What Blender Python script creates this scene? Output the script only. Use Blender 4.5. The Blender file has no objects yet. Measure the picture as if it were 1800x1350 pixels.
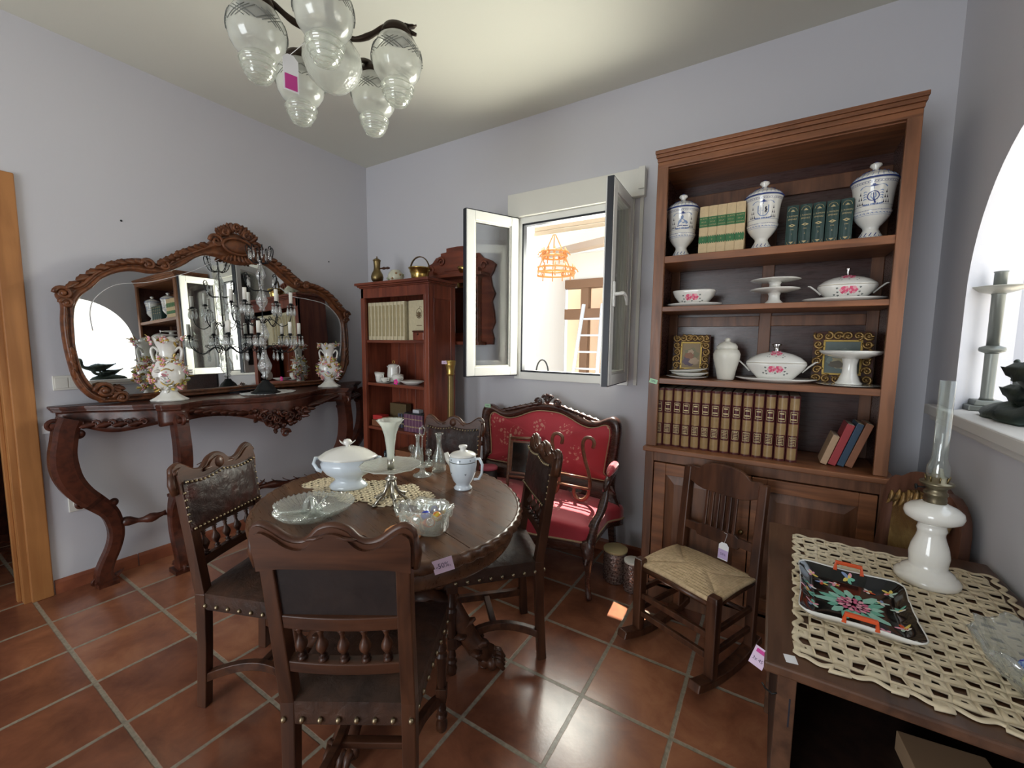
import bpy, math, random
from math import sin, cos, pi, radians as RAD, sqrt
from mathutils import Vector as V, Matrix
sc = bpy.context.scene
COL = sc.collection
# ---------------------------------------------------------------- camera
YAW, PITCH, ROLL, CH = 0.557407, 0.09613, 0.011831, 1.42
cam_d = bpy.data.cameras.new('camera'); cam = bpy.data.objects.new('camera', cam_d); COL.objects.link(cam)
cam_d.sensor_width = 36; cam_d.lens = 738.907 / 1800 * 36; cam_d.clip_start = 0.02
_F = V((-sin(YAW)*cos(PITCH), cos(YAW)*cos(PITCH), -sin(PITCH))); _R = V((cos(YAW), sin(YAW), 0)); _U = _R.cross(_F)
_R2 = cos(ROLL)*_R + sin(ROLL)*_U; _U2 = -sin(ROLL)*_R + cos(ROLL)*_U
cam.matrix_world = Matrix(((_R2.x,_U2.x,-_F.x,0),(_R2.y,_U2.y,-_F.y,0),(_R2.z,_U2.z,-_F.z,CH),(0,0,0,1)))
sc.camera = cam
# ---------------------------------------------------------------- sky, sun, daylight
w = bpy.data.worlds.new('sky'); sc.world = w; w.use_nodes = True
wn = w.node_tree; bg = wn.nodes['Background']
bg.inputs[0].default_value = (0.78, 0.88, 1.0, 1); bg.inputs[1].default_value = 1.9
def lamp(name, kind, loc, direction, energy, color=(1,1,1), **k):
    d = bpy.data.lights.new(name, kind); d.energy = energy; d.color = color
    for a, b in k.items(): setattr(d, a, b)
    o = bpy.data.objects.new(name, d); COL.objects.link(o); o.location = loc
    o.rotation_euler = V(direction).to_track_quat('-Z', 'Y').to_euler(); return o
lamp('sun', 'SUN', (0,6,8), (0.37,-0.50,-1.2), 16, (1.0,0.93,0.82), angle=RAD(0.6))
# daylight that comes in through the big glazed opening behind the camera, the window and the arch
# daylight through the glazed double door behind the camera and through the window
lamp('daylight_glazed_door', 'AREA', (-1.5,-3.02,1.3), (-0.05,1,0.03), 72, (0.93,0.965,1.0), shape='RECTANGLE', size=1.8, size_y=2.1)
lamp('daylight_window', 'AREA', (-1.2,3.06,1.72), (0.0,-1,0.30), 40, (1.0,1.0,0.86), shape='RECTANGLE', size=0.8, size_y=1.0)
for nm, loc, d, sx_, sy_ in (('sky_portal_door', (-1.5,-3.22,1.23), (0,1,0), 1.9, 2.4), ('sky_portal_window', (-1.21,3.03,1.75), (0,-1,0), .9, 1.14), ('sky_portal_arch', (.88,1.80,1.85), (-1,0,0), 1.8, 1.4)):
    o = lamp(nm, 'AREA', loc, d, 1, shape='RECTANGLE', size=sx_, size_y=sy_); o.data.cycles.is_portal = True
vs = sc.view_settings
vs.view_transform = 'Standard'; vs.look = 'None'; vs.exposure = 0.22; vs.gamma = 1.0; vs.use_curve_mapping = False
sc.cycles.use_denoising = True
try: sc.cycles.denoiser = 'OPENIMAGEDENOISE'
except Exception: pass
sc.cycles.max_bounces = 14; sc.cycles.transmission_bounces = 12; sc.cycles.glossy_bounces = 6; sc.cycles.diffuse_bounces = 5; sc.cycles.transparent_max_bounces = 16
sc.cycles.sample_clamp_indirect = 6.0; sc.cycles.use_adaptive_sampling = True; sc.cycles.adaptive_threshold = 0.02
# ---------------------------------------------------------------- mesh builder
class MB:
    def __init__(s): s.v = []; s.f = []; s.mi = []; s.sm = []; s.M = Matrix()
    def add(s, vs_, fs, mi=0, sm=True, M=None):
        n = len(s.v); T = s.M @ M if M is not None else s.M
        s.v += [tuple(T @ V(p)) for p in vs_]
        for f in fs: s.f.append([n+i for i in f]); s.mi.append(mi); s.sm.append(sm)
        return s
    def box(s, c, d, mi=0, M=None, tap=1.0):
        x, y, z = c; a, b, h = d[0]/2, d[1]/2, d[2]/2
        vs_ = [(x+i*a*(tap if k > 0 else 1), y+j*b*(tap if k > 0 else 1), z+k*h) for k in (-1,1) for j in (-1,1) for i in (-1,1)]
        return s.add(vs_, [(0,2,3,1),(4,5,7,6),(0,1,5,4),(2,6,7,3),(0,4,6,2),(1,3,7,5)], mi, False, M)
    def bb(s, x0, x1, y0, y1, z0, z1, mi=0, M=None):
        return s.box(((x0+x1)/2,(y0+y1)/2,(z0+z1)/2), (x1-x0,y1-y0,z1-z0), mi, M)
    def lathe(s, prof, seg=24, mi=0, M=None, sx=1, sy=1, c=(0,0,0), wob=None, sm=True):
        # prof: (r,z) pairs; wob(theta, t, r) -> (r,z) tweak
        vs_ = []; fs = []; n = len(prof)
        for i, (r, z) in enumerate(prof):
            for k in range(seg):
                t = 2*pi*k/seg; rr, zz = (r, z) if wob is None else wob(t, i, r, z)
                vs_.append((c[0]+rr*cos(t)*sx, c[1]+rr*sin(t)*sy, c[2]+zz))
        for i in range(n-1):
            for k in range(seg):
                a = i*seg+k; b = i*seg+(k+1)%seg; fs.append((a, b, b+seg, a+seg))
        if prof[0][0] > 1e-5: fs.append(tuple(range(seg-1,-1,-1)))
        if prof[-1][0] > 1e-5: fs.append(tuple(range((n-1)*seg, n*seg)))
        return s.add(vs_, fs, mi, sm, M)
    def cyl(s, a, b, r, r2=None, seg=12, mi=0, M=None): return s.tube([a, b], [r, r if r2 is None else r2], seg, mi, M)
    def tube(s, pts, r, seg=8, mi=0, M=None, closed=False, sec=None, up=None, sm=True):
        # sweep along pts with parallel transport; sec = list of 2D offsets scaled by r
        P = [V(p) for p in pts]; n = len(P)
        R = r if isinstance(r, (list, tuple)) else [r]*n
        S = sec or [(cos(2*pi*k/seg), sin(2*pi*k/seg)) for k in range(seg)]; m = len(S)
        T = []
        for i in range(n):
            a = P[(i-1) % n] if closed or i > 0 else P[0]; b = P[(i+1) % n] if closed or i < n-1 else P[-1]
            t = (b-a); T.append(t.normalized() if t.length > 1e-9 else V((0,0,1)))
        if up is not None: N = V(up)
        else: N = V((0,0,1)) if abs(T[0].z) < .9 else V((1,0,0))
        vs_ = []
        for i in range(n):
            if up is not None: N = V(up)
            N = N - T[i]*N.dot(T[i]); N = N.normalized() if N.length > 1e-6 else T[i].orthogonal().normalized()
            B = T[i].cross(N)
            for (u, v_) in S: vs_.append(P[i] + B*u*R[i] + N*v_*R[i])
        fs = []
        for i in range(n if closed else n-1):
            for k in range(m):
                a = i*m+k; b = i*m+(k+1) % m; c_ = ((i+1) % n)*m+(k+1) % m; d = ((i+1) % n)*m+k; fs.append((a, b, c_, d))
        if not closed: fs.append(tuple(range(m-1,-1,-1))); fs.append(tuple(range((n-1)*m, n*m)))
        return s.add(vs_, fs, mi, sm, M)
    def ball(s, c, r, seg=10, mi=0, M=None, rings=None):
        rx, ry, rz = r if isinstance(r, (tuple, list)) else (r, r, r); n = rings or max(4, seg//2+1)
        pr = [(sin(pi*i/n), -cos(pi*i/n)) for i in range(n+1)]; pr[0] = (0, -1); pr[-1] = (0, 1)
        vs_ = [(0,0,-1)]; fs = []
        for (a, z) in pr[1:-1]:
            for k in range(seg): t = 2*pi*k/seg; vs_.append((a*cos(t), a*sin(t), z))
        vs_.append((0,0,1)); L = len(vs_)-1
        for k in range(seg): fs.append((0, 1+(k+1) % seg, 1+k))
        for i in range(n-2):
            for k in range(seg): a = 1+i*seg+k; b = 1+i*seg+(k+1) % seg; fs.append((a, b, b+seg, a+seg))
        o = 1+(n-2)*seg
        for k in range(seg): fs.append((o+k, o+(k+1) % seg, L))
        T = Matrix.Translation(c) @ Matrix.Diagonal((rx, ry, rz, 1))
        return s.add(vs_, fs, mi, True, (M @ T) if M is not None else T)
    def prism(s, poly, h0, h1, mi=0, M=None, axis='z', sm=False):
        f = {'z': lambda a, b, h: (a, b, h), 'y': lambda a, b, h: (a, h, b), 'x': lambda a, b, h: (h, a, b)}[axis]
        n = len(poly); vs_ = [f(a, b, h0) for a, b in poly] + [f(a, b, h1) for a, b in poly]
        fs = [tuple(range(n-1,-1,-1)), tuple(range(n, 2*n))] + [(i, (i+1) % n, n+(i+1) % n, n+i) for i in range(n)]
        return s.add(vs_, fs, mi, sm, M)
    def grid(s, fn, nu, nv, mi=0, M=None, sm=True, mif=None):
        vs_ = [fn(i/nu, j/nv) for j in range(nv+1) for i in range(nu+1)]; n0 = len(s.f)
        fs = [(j*(nu+1)+i, j*(nu+1)+i+1, (j+1)*(nu+1)+i+1, (j+1)*(nu+1)+i) for j in range(nv) for i in range(nu)]
        s.add(vs_, fs, mi, sm, M)
        if mif:
            for q, (j, i) in enumerate((j, i) for j in range(nv) for i in range(nu)): s.mi[n0+q] = mif(i/nu, j/nv)
        return s
    def band(s, outer, inner, prof, f, mi=0, sm=True, M=None):
        # ring between two closed loops of equal count; prof = [(t,h)] ; f(a,b,h)->xyz
        n = len(outer); m = len(prof); vs_ = []
        for i in range(n):
            for (t, h) in prof:
                a = outer[i][0]*(1-t)+inner[i][0]*t; b = outer[i][1]*(1-t)+inner[i][1]*t; vs_.append(f(a, b, h))
        fs = [(i*m+k, i*m+k+1, ((i+1) % n)*m+k+1, ((i+1) % n)*m+k) for i in range(n) for k in range(m-1)]
        return s.add(vs_, fs, mi, sm, M)
    def text(s, txt, size, M, mi=0, ext=0.0, align='CENTER'):
        c = bpy.data.curves.new('t', 'FONT'); c.body = txt; c.size = size; c.extrude = ext; c.align_x = align; c.align_y = 'CENTER'; c.resolution_u = 2
        o = bpy.data.objects.new('t', c); COL.objects.link(o); bpy.context.view_layer.update()
        me = bpy.data.meshes.new_from_object(o.evaluated_get(bpy.context.evaluated_depsgraph_get()))
        s.add([tuple(q.co) for q in me.vertices], [tuple(p.vertices) for p in me.polygons], mi, False, M)
        bpy.data.objects.remove(o); bpy.data.curves.remove(c); bpy.data.meshes.remove(me); return s
    def build(s, name, mats, parent=None, bev=0, sub=0, solid=0, seg=2, fix=False):
        me = bpy.data.meshes.new(name); me.from_pydata(s.v, [], s.f)
        for m in (mats if isinstance(mats, (list, tuple)) else [mats]): me.materials.append(m)
        me.polygons.foreach_set('material_index', s.mi); me.polygons.foreach_set('use_smooth', s.sm)
        if fix:
            import bmesh
            b = bmesh.new(); b.from_mesh(me); bmesh.ops.recalc_face_normals(b, faces=b.faces); b.to_mesh(me); b.free()
        me.update()
        o = bpy.data.objects.new(name, me); COL.objects.link(o)
        if parent is not None: o.parent = parent
        if solid: q = o.modifiers.new('s', 'SOLIDIFY'); q.thickness = solid; q.offset = 0
        if bev: q = o.modifiers.new('b', 'BEVEL'); q.width = bev; q.segments = seg; q.limit_method = 'ANGLE'; q.angle_limit = RAD(40)
        if sub: q = o.modifiers.new('u', 'SUBSURF'); q.levels = sub; q.render_levels = sub
        return o
def tag(o, label=None, cat=None, group=None, kind=None):
    for k, v_ in (('label', label), ('category', cat), ('group', group), ('kind', kind)):
        if v_: o[k] = v_
    return o
def thing(name, label, cat, loc=(0,0,0), rz=0, group=None, rot=None):
    o = bpy.data.objects.new(name, None); COL.objects.link(o); o.location = loc
    o.rotation_euler = rot if rot else (0, 0, rz); o.empty_display_size = .05
    return tag(o, label, cat, group)
KIDS = {}
def copy_thing(o, loc, rz=0, label=None, rot=None):
    kids = {}
    for q in bpy.data.objects:
        if q.parent: kids.setdefault(q.parent.name, []).append(q)
    def rec(a, parent):
        c = a.copy(); COL.objects.link(c); c.parent = parent
        for k in kids.get(a.name, []): rec(k, c)
        return c
    r = rec(o, None); r.location = loc; r.rotation_euler = rot if rot else (0, 0, rz)
    if label: r['label'] = label
    return r
def dup(o, parent, M=None):
    c = o.copy(); COL.objects.link(c); c.parent = parent
    if M is not None: c.matrix_local = M
    return c
def struct(o): o['kind'] = 'structure'; return o
def T(x, y, z): return Matrix.Translation((x, y, z))
def RX(a): return Matrix.Rotation(a, 4, 'X')
def RY(a): return Matrix.Rotation(a, 4, 'Y')
def RZ(a): return Matrix.Rotation(a, 4, 'Z')
def SC(x, y, z): return Matrix.Diagonal((x, y, z, 1))
def crom(pts, n, closed=True):
    # Catmull-Rom resample
    P = [V(p) for p in pts]; m = len(P); out = []
    segs = m if closed else m-1
    for i in range(segs):
        p0 = P[(i-1) % m] if closed or i > 0 else P[0]; p1 = P[i]; p2 = P[(i+1) % m]; p3 = P[(i+2) % m] if closed or i+2 < m else P[-1]
        for k in range(6):
            t = k/6; out.append(.5*((2*p1)+(p2-p0)*t+(2*p0-5*p1+4*p2-p3)*t*t+(3*p1-p0-3*p2+p3)*t**3))
    if not closed: out.append(P[-1])
    L = [0]
    Q = out + ([out[0]] if closed else [])
    for a, b in zip(Q, Q[1:]): L.append(L[-1]+(b-a).length)
    res = []; j = 0; N = n if closed else n-1
    for k in range(n):
        d = L[-1]*k/N
        while j < len(L)-2 and L[j+1] < d: j += 1
        u = (d-L[j])/max(1e-9, L[j+1]-L[j]); res.append(Q[j].lerp(Q[min(j+1, len(Q)-1)], u))
    return res
def spiral(mb, c, ax, ay, r, turns, tr, mi=0, n=22, start=0, M=None):
    c = V(c); ax = V(ax); ay = V(ay); pts = []; rs = []
    for i in range(n+1):
        t = i/n; a = start+turns*2*pi*t; q = r*(1-.82*t); pts.append(c+ax*cos(a)*q+ay*sin(a)*q); rs.append(tr*(1-.35*t))
    mb.tube(pts, rs, 6, mi, M)
def leaf(mb, p, d, nrm, L, W, mi=0, M=None, curl=.25, th=.25):
    d = V(d).normalized(); nrm = V(nrm).normalized(); sd = d.cross(nrm).normalized(); p = V(p)
    vs_ = []; n = 6
    for i in range(n+1):
        t = i/n; wv = W*sin(pi*min(1, t*.92+.06))**.8*(1+.25*sin(t*18)); b = p+d*L*t+nrm*(L*curl*t*t)
        vs_ += [b-sd*wv, b+nrm*(W*th+.001), b+sd*wv, b-nrm*W*.1]
    fs = []
    for i in range(n):
        for k in range(4): fs.append((i*4+k, i*4+(k+1) % 4, i*4+4+(k+1) % 4, i*4+4+k))
    fs += [(3,2,1,0), (n*4,n*4+1,n*4+2,n*4+3)]
    mb.add(vs_, fs, mi, True, M)
# ---------------------------------------------------------------- materials
MATS = {}
class NB:
    def __init__(s, name):
        s.m = bpy.data.materials.new(name); s.m.use_nodes = True; s.t = s.m.node_tree; s.b = s.t.nodes['Principled BSDF']; MATS[name] = s.m
    def n(s, t, **k):
        q = s.t.nodes.new(t)
        for a, b in k.items():
            if a[0] == '_': setattr(q, a[1:], b)
            else: s.set(q, a, b)
        return q
    def set(s, q, key, val):
        i = q.inputs[int(key[1:])] if key[0] == 'i' and key[1:].isdigit() else q.inputs[key]
        if hasattr(val, 'is_output') or hasattr(val, 'links'): s.t.links.new(val, i)
        else: i.default_value = val
    def p(s, **k):
        for a, b in k.items(): s.set(s.b, a.replace('_', ' '), b)
        return s
    def co(s, scale=(1,1,1), which='Object', loc=(0,0,0)):
        tc = s.n('ShaderNodeTexCoord'); mp = s.n('ShaderNodeMapping'); s.t.links.new(tc.outputs[which], mp.inputs[0])
        mp.inputs['Scale'].default_value = scale; mp.inputs['Location'].default_value = loc; return mp.outputs[0]
    def noise(s, v_, scale=5, detail=4, rough=.55, dist=0):
        q = s.n('ShaderNodeTexNoise', Scale=scale, Detail=detail, Roughness=rough, Distortion=dist); s.t.links.new(v_, q.inputs['Vector']); return q
    def vor(s, v_, scale=5, feature='F1', rnd=1.0):
        q = s.n('ShaderNodeTexVoronoi', _feature=feature, Scale=scale, Randomness=rnd); s.t.links.new(v_, q.inputs['Vector']); return q
    def ramp(s, fac, stops):
        q = s.n('ShaderNodeValToRGB'); e = q.color_ramp.elements
        while len(e) < len(stops): e.new(.5)
        for x, (p_, c) in zip(e, stops): x.position = p_; x.color = (*c, 1)
        s.t.links.new(fac, q.inputs[0]); return q.outputs[0]
    def math(s, op, a, b=0.0, c=None):
        q = s.n('ShaderNodeMath', _operation=op); s.set(q, 'i0', a); s.set(q, 'i1', b)
        if c is not None: s.set(q, 'i2', c)
        return q.outputs[0]
    def mix(s, f, a, b):
        q = s.n('ShaderNodeMix', _data_type='RGBA')
        for i, x in ((0, f), (6, a), (7, b)):
            if hasattr(x, 'links'): s.t.links.new(x, q.inputs[i])
            else: q.inputs[i].default_value = x if i == 0 else (*x, 1)
        return q.outputs[2]
    def bump(s, h, st=.3, dist=.01):
        q = s.n('ShaderNodeBump', Strength=st, Distance=dist); s.t.links.new(h, q.inputs['Height']); s.t.links.new(q.outputs[0], s.b.inputs['Normal']); return s
def plain(name, col, rough=.5, metal=0, **k):
    b = NB(name); b.p(Base_Color=(*col, 1), Roughness=rough, Metallic=metal, **k); return b.m
def wood(name, c1, c2, rough=.38, ax='x', sc_=1.0, coat=.08, st=.06):
    b = NB(name); s_ = [14*sc_]*3; s_['xyz'.index(ax)] = 1.3*sc_
    v_ = b.co(tuple(s_)); n1 = b.noise(v_, 2.2, 4, .5, .5); v2 = b.co(tuple(x*5 for x in s_)); n2 = b.noise(v2, 2, 3, .5)
    big = b.noise(b.co((1.5,1.5,1.5)), 1.6, 2)
    f = b.math('ADD', b.math('MULTIPLY', n1.outputs[0], .62), b.math('ADD', b.math('MULTIPLY', n2.outputs[0], .05), b.math('MULTIPLY', big.outputs[0], .43)))
    col = b.ramp(f, [(.38, c1), (.5, tuple((x+y)/2*.93 for x, y in zip(c1, c2))), (.64, c2)])
    b.p(Base_Color=col, Roughness=b.math('ADD', b.math('MULTIPLY', n2.outputs[0], .25), rough-.12)); b.b.inputs['Coat Weight'].default_value = coat; b.b.inputs['Coat Roughness'].default_value = .3; b.b.inputs['Specular IOR Level'].default_value = .38
    return b.bump(f, st, .004).m
W_CHAIR = wood('chair_walnut', (.022,.008,.0045), (.085,.031,.014), .4)
W_CHAIRZ = wood('chair_walnut_upright', (.022,.008,.0045), (.075,.028,.013), .36, 'z')
W_TABLE = wood('table_walnut', (.050,.022,.012), (.130,.060,.030), .3, 'x', .8, .1, .015)
W_CONS = wood('console_mahogany', (.022,.0065,.0045), (.085,.023,.012), .34)
W_MIR = wood('mirror_frame_wood', (.055,.019,.009), (.19,.065,.024), .38)
W_CASE = wood('bookcase_walnut', (.115,.043,.019), (.275,.108,.046), .42, 'x')
W_CASEZ = wood('bookcase_walnut_upright', (.075,.030,.015), (.185,.078,.038), .42, 'z')
W_INSHADE = wood('bookcase_shaded_interior', (.028,.011,.009), (.06,.024,.019), .28, 'x', 1, .3)  # bookcase interior walnut, darkened so the shade inside sits in its colour
W_RED = wood('red_mahogany', (.11,.023,.013), (.24,.060,.030), .34, 'z')
W_REDX = wood('red_mahogany_shelf', (.095,.022,.013), (.21,.055,.028), .36, 'x')
W_PINE = wood('pine_door_frame', (.29,.115,.035), (.43,.19,.062), .45, 'z', .6)
W_ROCK = wood('rocking_chair_wood', (.034,.013,.008), (.105,.041,.020), .36, 'z')
W_DESK = wood('desk_wood', (.036,.016,.009), (.11,.05,.026), .4, 'y', .8)
W_SOFA = wood('settee_frame_wood', (.03,.013,.010), (.09,.036,.024), .26, 'x', 1, .6)
W_BENT = wood('bentwood', (.13,.055,.03), (.24,.11,.06), .3, 'x', 1, .5)
def wallmat(name, col):
    b = NB(name); n_ = b.noise(b.co((1,1,1)), 90, 3); m_ = b.noise(b.co((1,1,1)), 1.1, 2)
    b.p(Base_Color=b.mix(m_.outputs[0], tuple(x*.97 for x in col), col), Roughness=.85); b.bump(n_.outputs[0], .06, .003); return b.m
WALL = wallmat('lavender_white_plaster', (.575,.572,.605)); CEIL = wallmat('ceiling_plaster', (.665,.665,.585)); WHITE_W = wallmat('white_render', (.86,.85,.81))
def tiles():
    S, ox, oy = .345, -2.997, .46226
    b = NB('terracotta_tiles'); tc = b.n('ShaderNodeNewGeometry'); sp = b.n('ShaderNodeSeparateXYZ'); b.t.links.new(tc.outputs['Position'], sp.inputs[0])
    u = b.math('DIVIDE', b.math('SUBTRACT', sp.outputs[0], ox), S); v_ = b.math('DIVIDE', b.math('SUBTRACT', sp.outputs[1], oy), S)
    def edge(a): f = b.math('FRACT', a); return b.math('MINIMUM', f, b.math('SUBTRACT', 1.0, f))
    wob = b.noise(tc.outputs['Position'], 25, 3)
    e = b.math('ADD', b.math('MINIMUM', edge(u), edge(v_)), b.math('MULTIPLY', b.math('SUBTRACT', wob.outputs[0], .5), .012))
    mask = b.n('ShaderNodeMapRange'); b.t.links.new(e, mask.inputs[0]); mask.inputs[1].default_value = .017; mask.inputs[2].default_value = .027
    cid = b.n('ShaderNodeCombineXYZ'); b.t.links.new(b.math('FLOOR', u), cid.inputs[0]); b.t.links.new(b.math('FLOOR', v_), cid.inputs[1])
    wn_ = b.n('ShaderNodeTexWhiteNoise'); b.t.links.new(cid.outputs[0], wn_.inputs[0])
    add = b.n('ShaderNodeVectorMath', _operation='ADD'); b.t.links.new(tc.outputs['Position'], add.inputs[0]); b.t.links.new(wn_.outputs['Color'], add.inputs[1])
    n1 = b.noise(add.outputs[0], 5.5, 5, .6, .4)
    c1 = b.ramp(b.math('ADD', b.math('MULTIPLY', n1.outputs[0], .75), b.math('MULTIPLY', wn_.outputs[0], .25)), [(.3, (.15,.054,.030)), (.5, (.265,.097,.050)), (.7, (.40,.168,.085))])
    n2 = b.noise(tc.outputs['Position'], 60, 3)
    grout = b.ramp(n2.outputs[0], [(.3, (.22,.185,.135)), (.7, (.36,.31,.23))])
    b.p(Base_Color=b.mix(mask.outputs[0], (0,0,0), (0,0,0)))
    q = b.n('ShaderNodeMix', _data_type='RGBA'); b.t.links.new(mask.outputs[0], q.inputs[0]); b.t.links.new(grout, q.inputs[6]); b.t.links.new(c1, q.inputs[7])
    b.t.links.new(q.outputs[2], b.b.inputs['Base Color'])
    b.p(Roughness=b.math('SUBTRACT', .92, b.math('MULTIPLY', mask.outputs[0], b.math('ADD', .60, b.math('MULTIPLY', n1.outputs[0], .18)))))
    b.b.inputs['Coat Weight'].default_value = .45; b.b.inputs['Coat Roughness'].default_value = .22
    n3 = b.noise(tc.outputs['Position'], 110, 3); n4 = b.noise(tc.outputs['Position'], 9, 3)
    return b.bump(b.math('ADD', b.math('ADD', b.math('MULTIPLY', mask.outputs[0], .6), b.math('MULTIPLY', n3.outputs[0], .10)), b.math('MULTIPLY', n4.outputs[0], .35)), .5, .004).m
TILES = tiles()
W_SKIRT = (lambda b: (b.p(Base_Color=b.ramp(b.noise(b.co((1,1,1)), 9, 4).outputs[0], [(.3, (.19,.055,.03)), (.7, (.34,.11,.05))]), Roughness=.42), b.m)[1])(NB('terracotta_skirting'))
def leather(name, c1, c2, c3, emboss=1.0, rough=.32):
    b = NB(name); v_ = b.co((1,1,1)); a = b.vor(v_, 34, 'SMOOTH_F1'); n_ = b.noise(v_, 26, 5, .7, 1.5); big = b.noise(v_, 5, 4, .6)
    col = b.ramp(big.outputs[0], [(.35, c1), (.52, c2), (.68, c3)]); b.b.inputs['Specular IOR Level'].default_value = .33
    b.p(Base_Color=col, Roughness=b.math('ADD', rough-.1, b.math('MULTIPLY', n_.outputs[0], .25)))
    return b.bump(b.math('ADD', b.math('MULTIPLY', a.outputs[0], .7*emboss), b.math('MULTIPLY', n_.outputs[0], .8*emboss)), .75, .006).m
L_DARK = leather('embossed_dark_leather', (.018,.012,.011), (.035,.018,.015), (.085,.022,.016))
L_SEAT = leather('seat_leather', (.018,.010,.008), (.042,.022,.015), (.075,.034,.020), .8, .42)
L_PLAIN = leather('plain_black_leather', (.012,.009,.009), (.02,.014,.013), (.03,.02,.017), .15, .45)
L_BLUE = leather('blue_black_leather', (.012,.014,.02), (.022,.026,.036), (.04,.042,.05), .4)
BRASS = plain('old_brass_studs', (.30,.24,.15), .35, .95)
def brassy():
    b = NB('polished_brass'); n_ = b.noise(b.co((1,1,1)), 18, 4); b.p(Base_Color=b.ramp(n_.outputs[0], [(.3, (.34,.22,.06)), (.7, (.75,.55,.18))]), Metallic=1.0, Roughness=.22); return b.bump(b.vor(b.co((1,1,1)), 40).outputs[0], .15, .004).m
BRASSP = brassy()
BRASSD = plain('dull_brass', (.22,.16,.07), .38, 1)
IRON = plain('dark_iron', (.02,.022,.024), .5, .7)
BRONZE = (lambda b: (b.p(Base_Color=b.ramp(b.noise(b.co((1,1,1)), 14, 5).outputs[0], [(.35, (.025,.04,.035)), (.65, (.07,.085,.06))]), Roughness=.5, Metallic=.6), b.bump(b.noise(b.co((1,1,1)), 30, 4).outputs[0], .4, .006), b.m)[2])(NB('weathered_bronze'))
CHROME = plain('chrome', (.6,.6,.6), .15, 1)
PORC = plain('white_porcelain', (.78,.77,.72), .16, 0, Coat_Weight=.5)
PORCB = plain('bluish_white_porcelain', (.66,.73,.79), .14, 0, Coat_Weight=.6)
IVORY = plain('matt_ivory_ceramic', (.68,.66,.58), .35)
OPAL = plain('opal_glass', (.78,.76,.70), .14, 0, Coat_Weight=.6, Subsurface_Weight=0.0)
BLUE = plain('cobalt_blue_glaze', (.035,.06,.22), .2)
BLUEL = plain('pale_blue_glaze', (.22,.30,.48), .2)
INK = plain('ink_black_glaze', (.012,.014,.03), .3)
PINK = plain('pink_glaze', (.72,.10,.20), .25); PINKL = plain('light_pink_glaze', (.80,.36,.42), .25); GREYL = plain('grey_leaf_glaze', (.16,.18,.17), .3)
GREENL = plain('leaf_green_glaze', (.28,.34,.06), .3); GOLDP = plain('gold_paint', (.52,.36,.10), .3, .7); YEL = plain('yellow_glaze', (.72,.55,.12), .3)
TURQ = plain('turquoise_glaze', (.16,.45,.33), .25); ORANGE = plain('orange_red_glaze', (.65,.09,.025), .25); BLACKG = plain('black_lacquer_glaze', (.006,.008,.008), .1, 0, Coat_Weight=.5)
def glass(name, rough=0.0, col=(1,1,1), bump=0, sc_=60, ior=1.5, milk=0.0, extra=0.0):
    # thin-walled glass: clear transmission, Fresnel gloss and a little frosting
    b = NB(name); t = b.t; tr = b.n('ShaderNodeBsdfTransparent'); tr.inputs[0].default_value = (*col, 1); gl = b.n('ShaderNodeBsdfGlossy', Roughness=rough); fr = b.n('ShaderNodeLayerWeight', Blend=.5); f4 = b.math('ADD', b.math('MULTIPLY', b.math('POWER', fr.outputs['Facing'], 4.0), .7), .045)
    tl = b.n('ShaderNodeBsdfTranslucent'); df = b.n('ShaderNodeBsdfDiffuse'); tl.inputs[0].default_value = df.inputs[0].default_value = (.86,.88,.84,1)
    mk = b.n('ShaderNodeMixShader'); mk.inputs[0].default_value = .5; t.links.new(tl.outputs[0], mk.inputs[1]); t.links.new(df.outputs[0], mk.inputs[2])
    m1 = b.n('ShaderNodeMixShader'); m1.inputs[0].default_value = milk; t.links.new(tr.outputs[0], m1.inputs[1]); t.links.new(mk.outputs[0], m1.inputs[2])
    m2 = b.n('ShaderNodeMixShader'); t.links.new(b.math('MINIMUM', b.math('ADD', f4, extra), 1.0), m2.inputs[0]); t.links.new(m1.outputs[0], m2.inputs[1]); t.links.new(gl.outputs[0], m2.inputs[2]); t.links.new(m2.outputs[0], t.nodes['Material Output'].inputs[0])
    if bump:
        q = b.n('ShaderNodeBump', Strength=bump, Distance=.004); t.links.new(b.vor(b.co((1,1,1)), sc_).outputs[0], q.inputs['Height']); t.links.new(q.outputs[0], gl.inputs['Normal']); t.links.new(q.outputs[0], fr.inputs['Normal'])
    return b.m
GLASS = glass('clear_glass', 0, (.95,.975,.965), 0, 1, 1.5, .06, .05); GLASSC = glass('cut_glass', .03, (.95,.98,.96), 1.0, 48, 1.5, .20, .14); CRYST = glass('crystal', .02, (.98,1,1), .7, 120, 1.6, .20, .28)
GLASSF = glass('frosted_etched_glass', .25, (.93,.95,.92), .4, 90, 1.45, .50, .03); GLASSB = glass('chandelier_glass', .05, (.95,.97,.93), .5, 40, 1.45, .28, .06)
def sheet_glass():
    b = NB('window_pane_glass'); t = b.t; tr = b.n('ShaderNodeBsdfTransparent'); gl = b.n('ShaderNodeBsdfGlossy', Roughness=0.0); fr = b.n('ShaderNodeFresnel', IOR=1.5); mx = b.n('ShaderNodeMixShader')
    tr.inputs[0].default_value = (.95,.97,.96,1)
    t.links.new(fr.outputs[0], mx.inputs[0]); t.links.new(tr.outputs[0], mx.inputs[1]); t.links.new(gl.outputs[0], mx.inputs[2]); t.links.new(mx.outputs[0], t.nodes['Material Output'].inputs[0]); return b.m
PANE = sheet_glass()
MIRROR = plain('silvered_mirror', (.74,.76,.74), .01, 1)
OLDMIR = plain('old_mirror', (.25,.25,.24), .12, 1)
PVC = plain('white_window_frame', (.80,.80,.76), .35); PVCC = plain('cream_shutter_box', (.70,.69,.63), .5); RUB = plain('black_gasket', (.012,.014,.022), .45)
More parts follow.
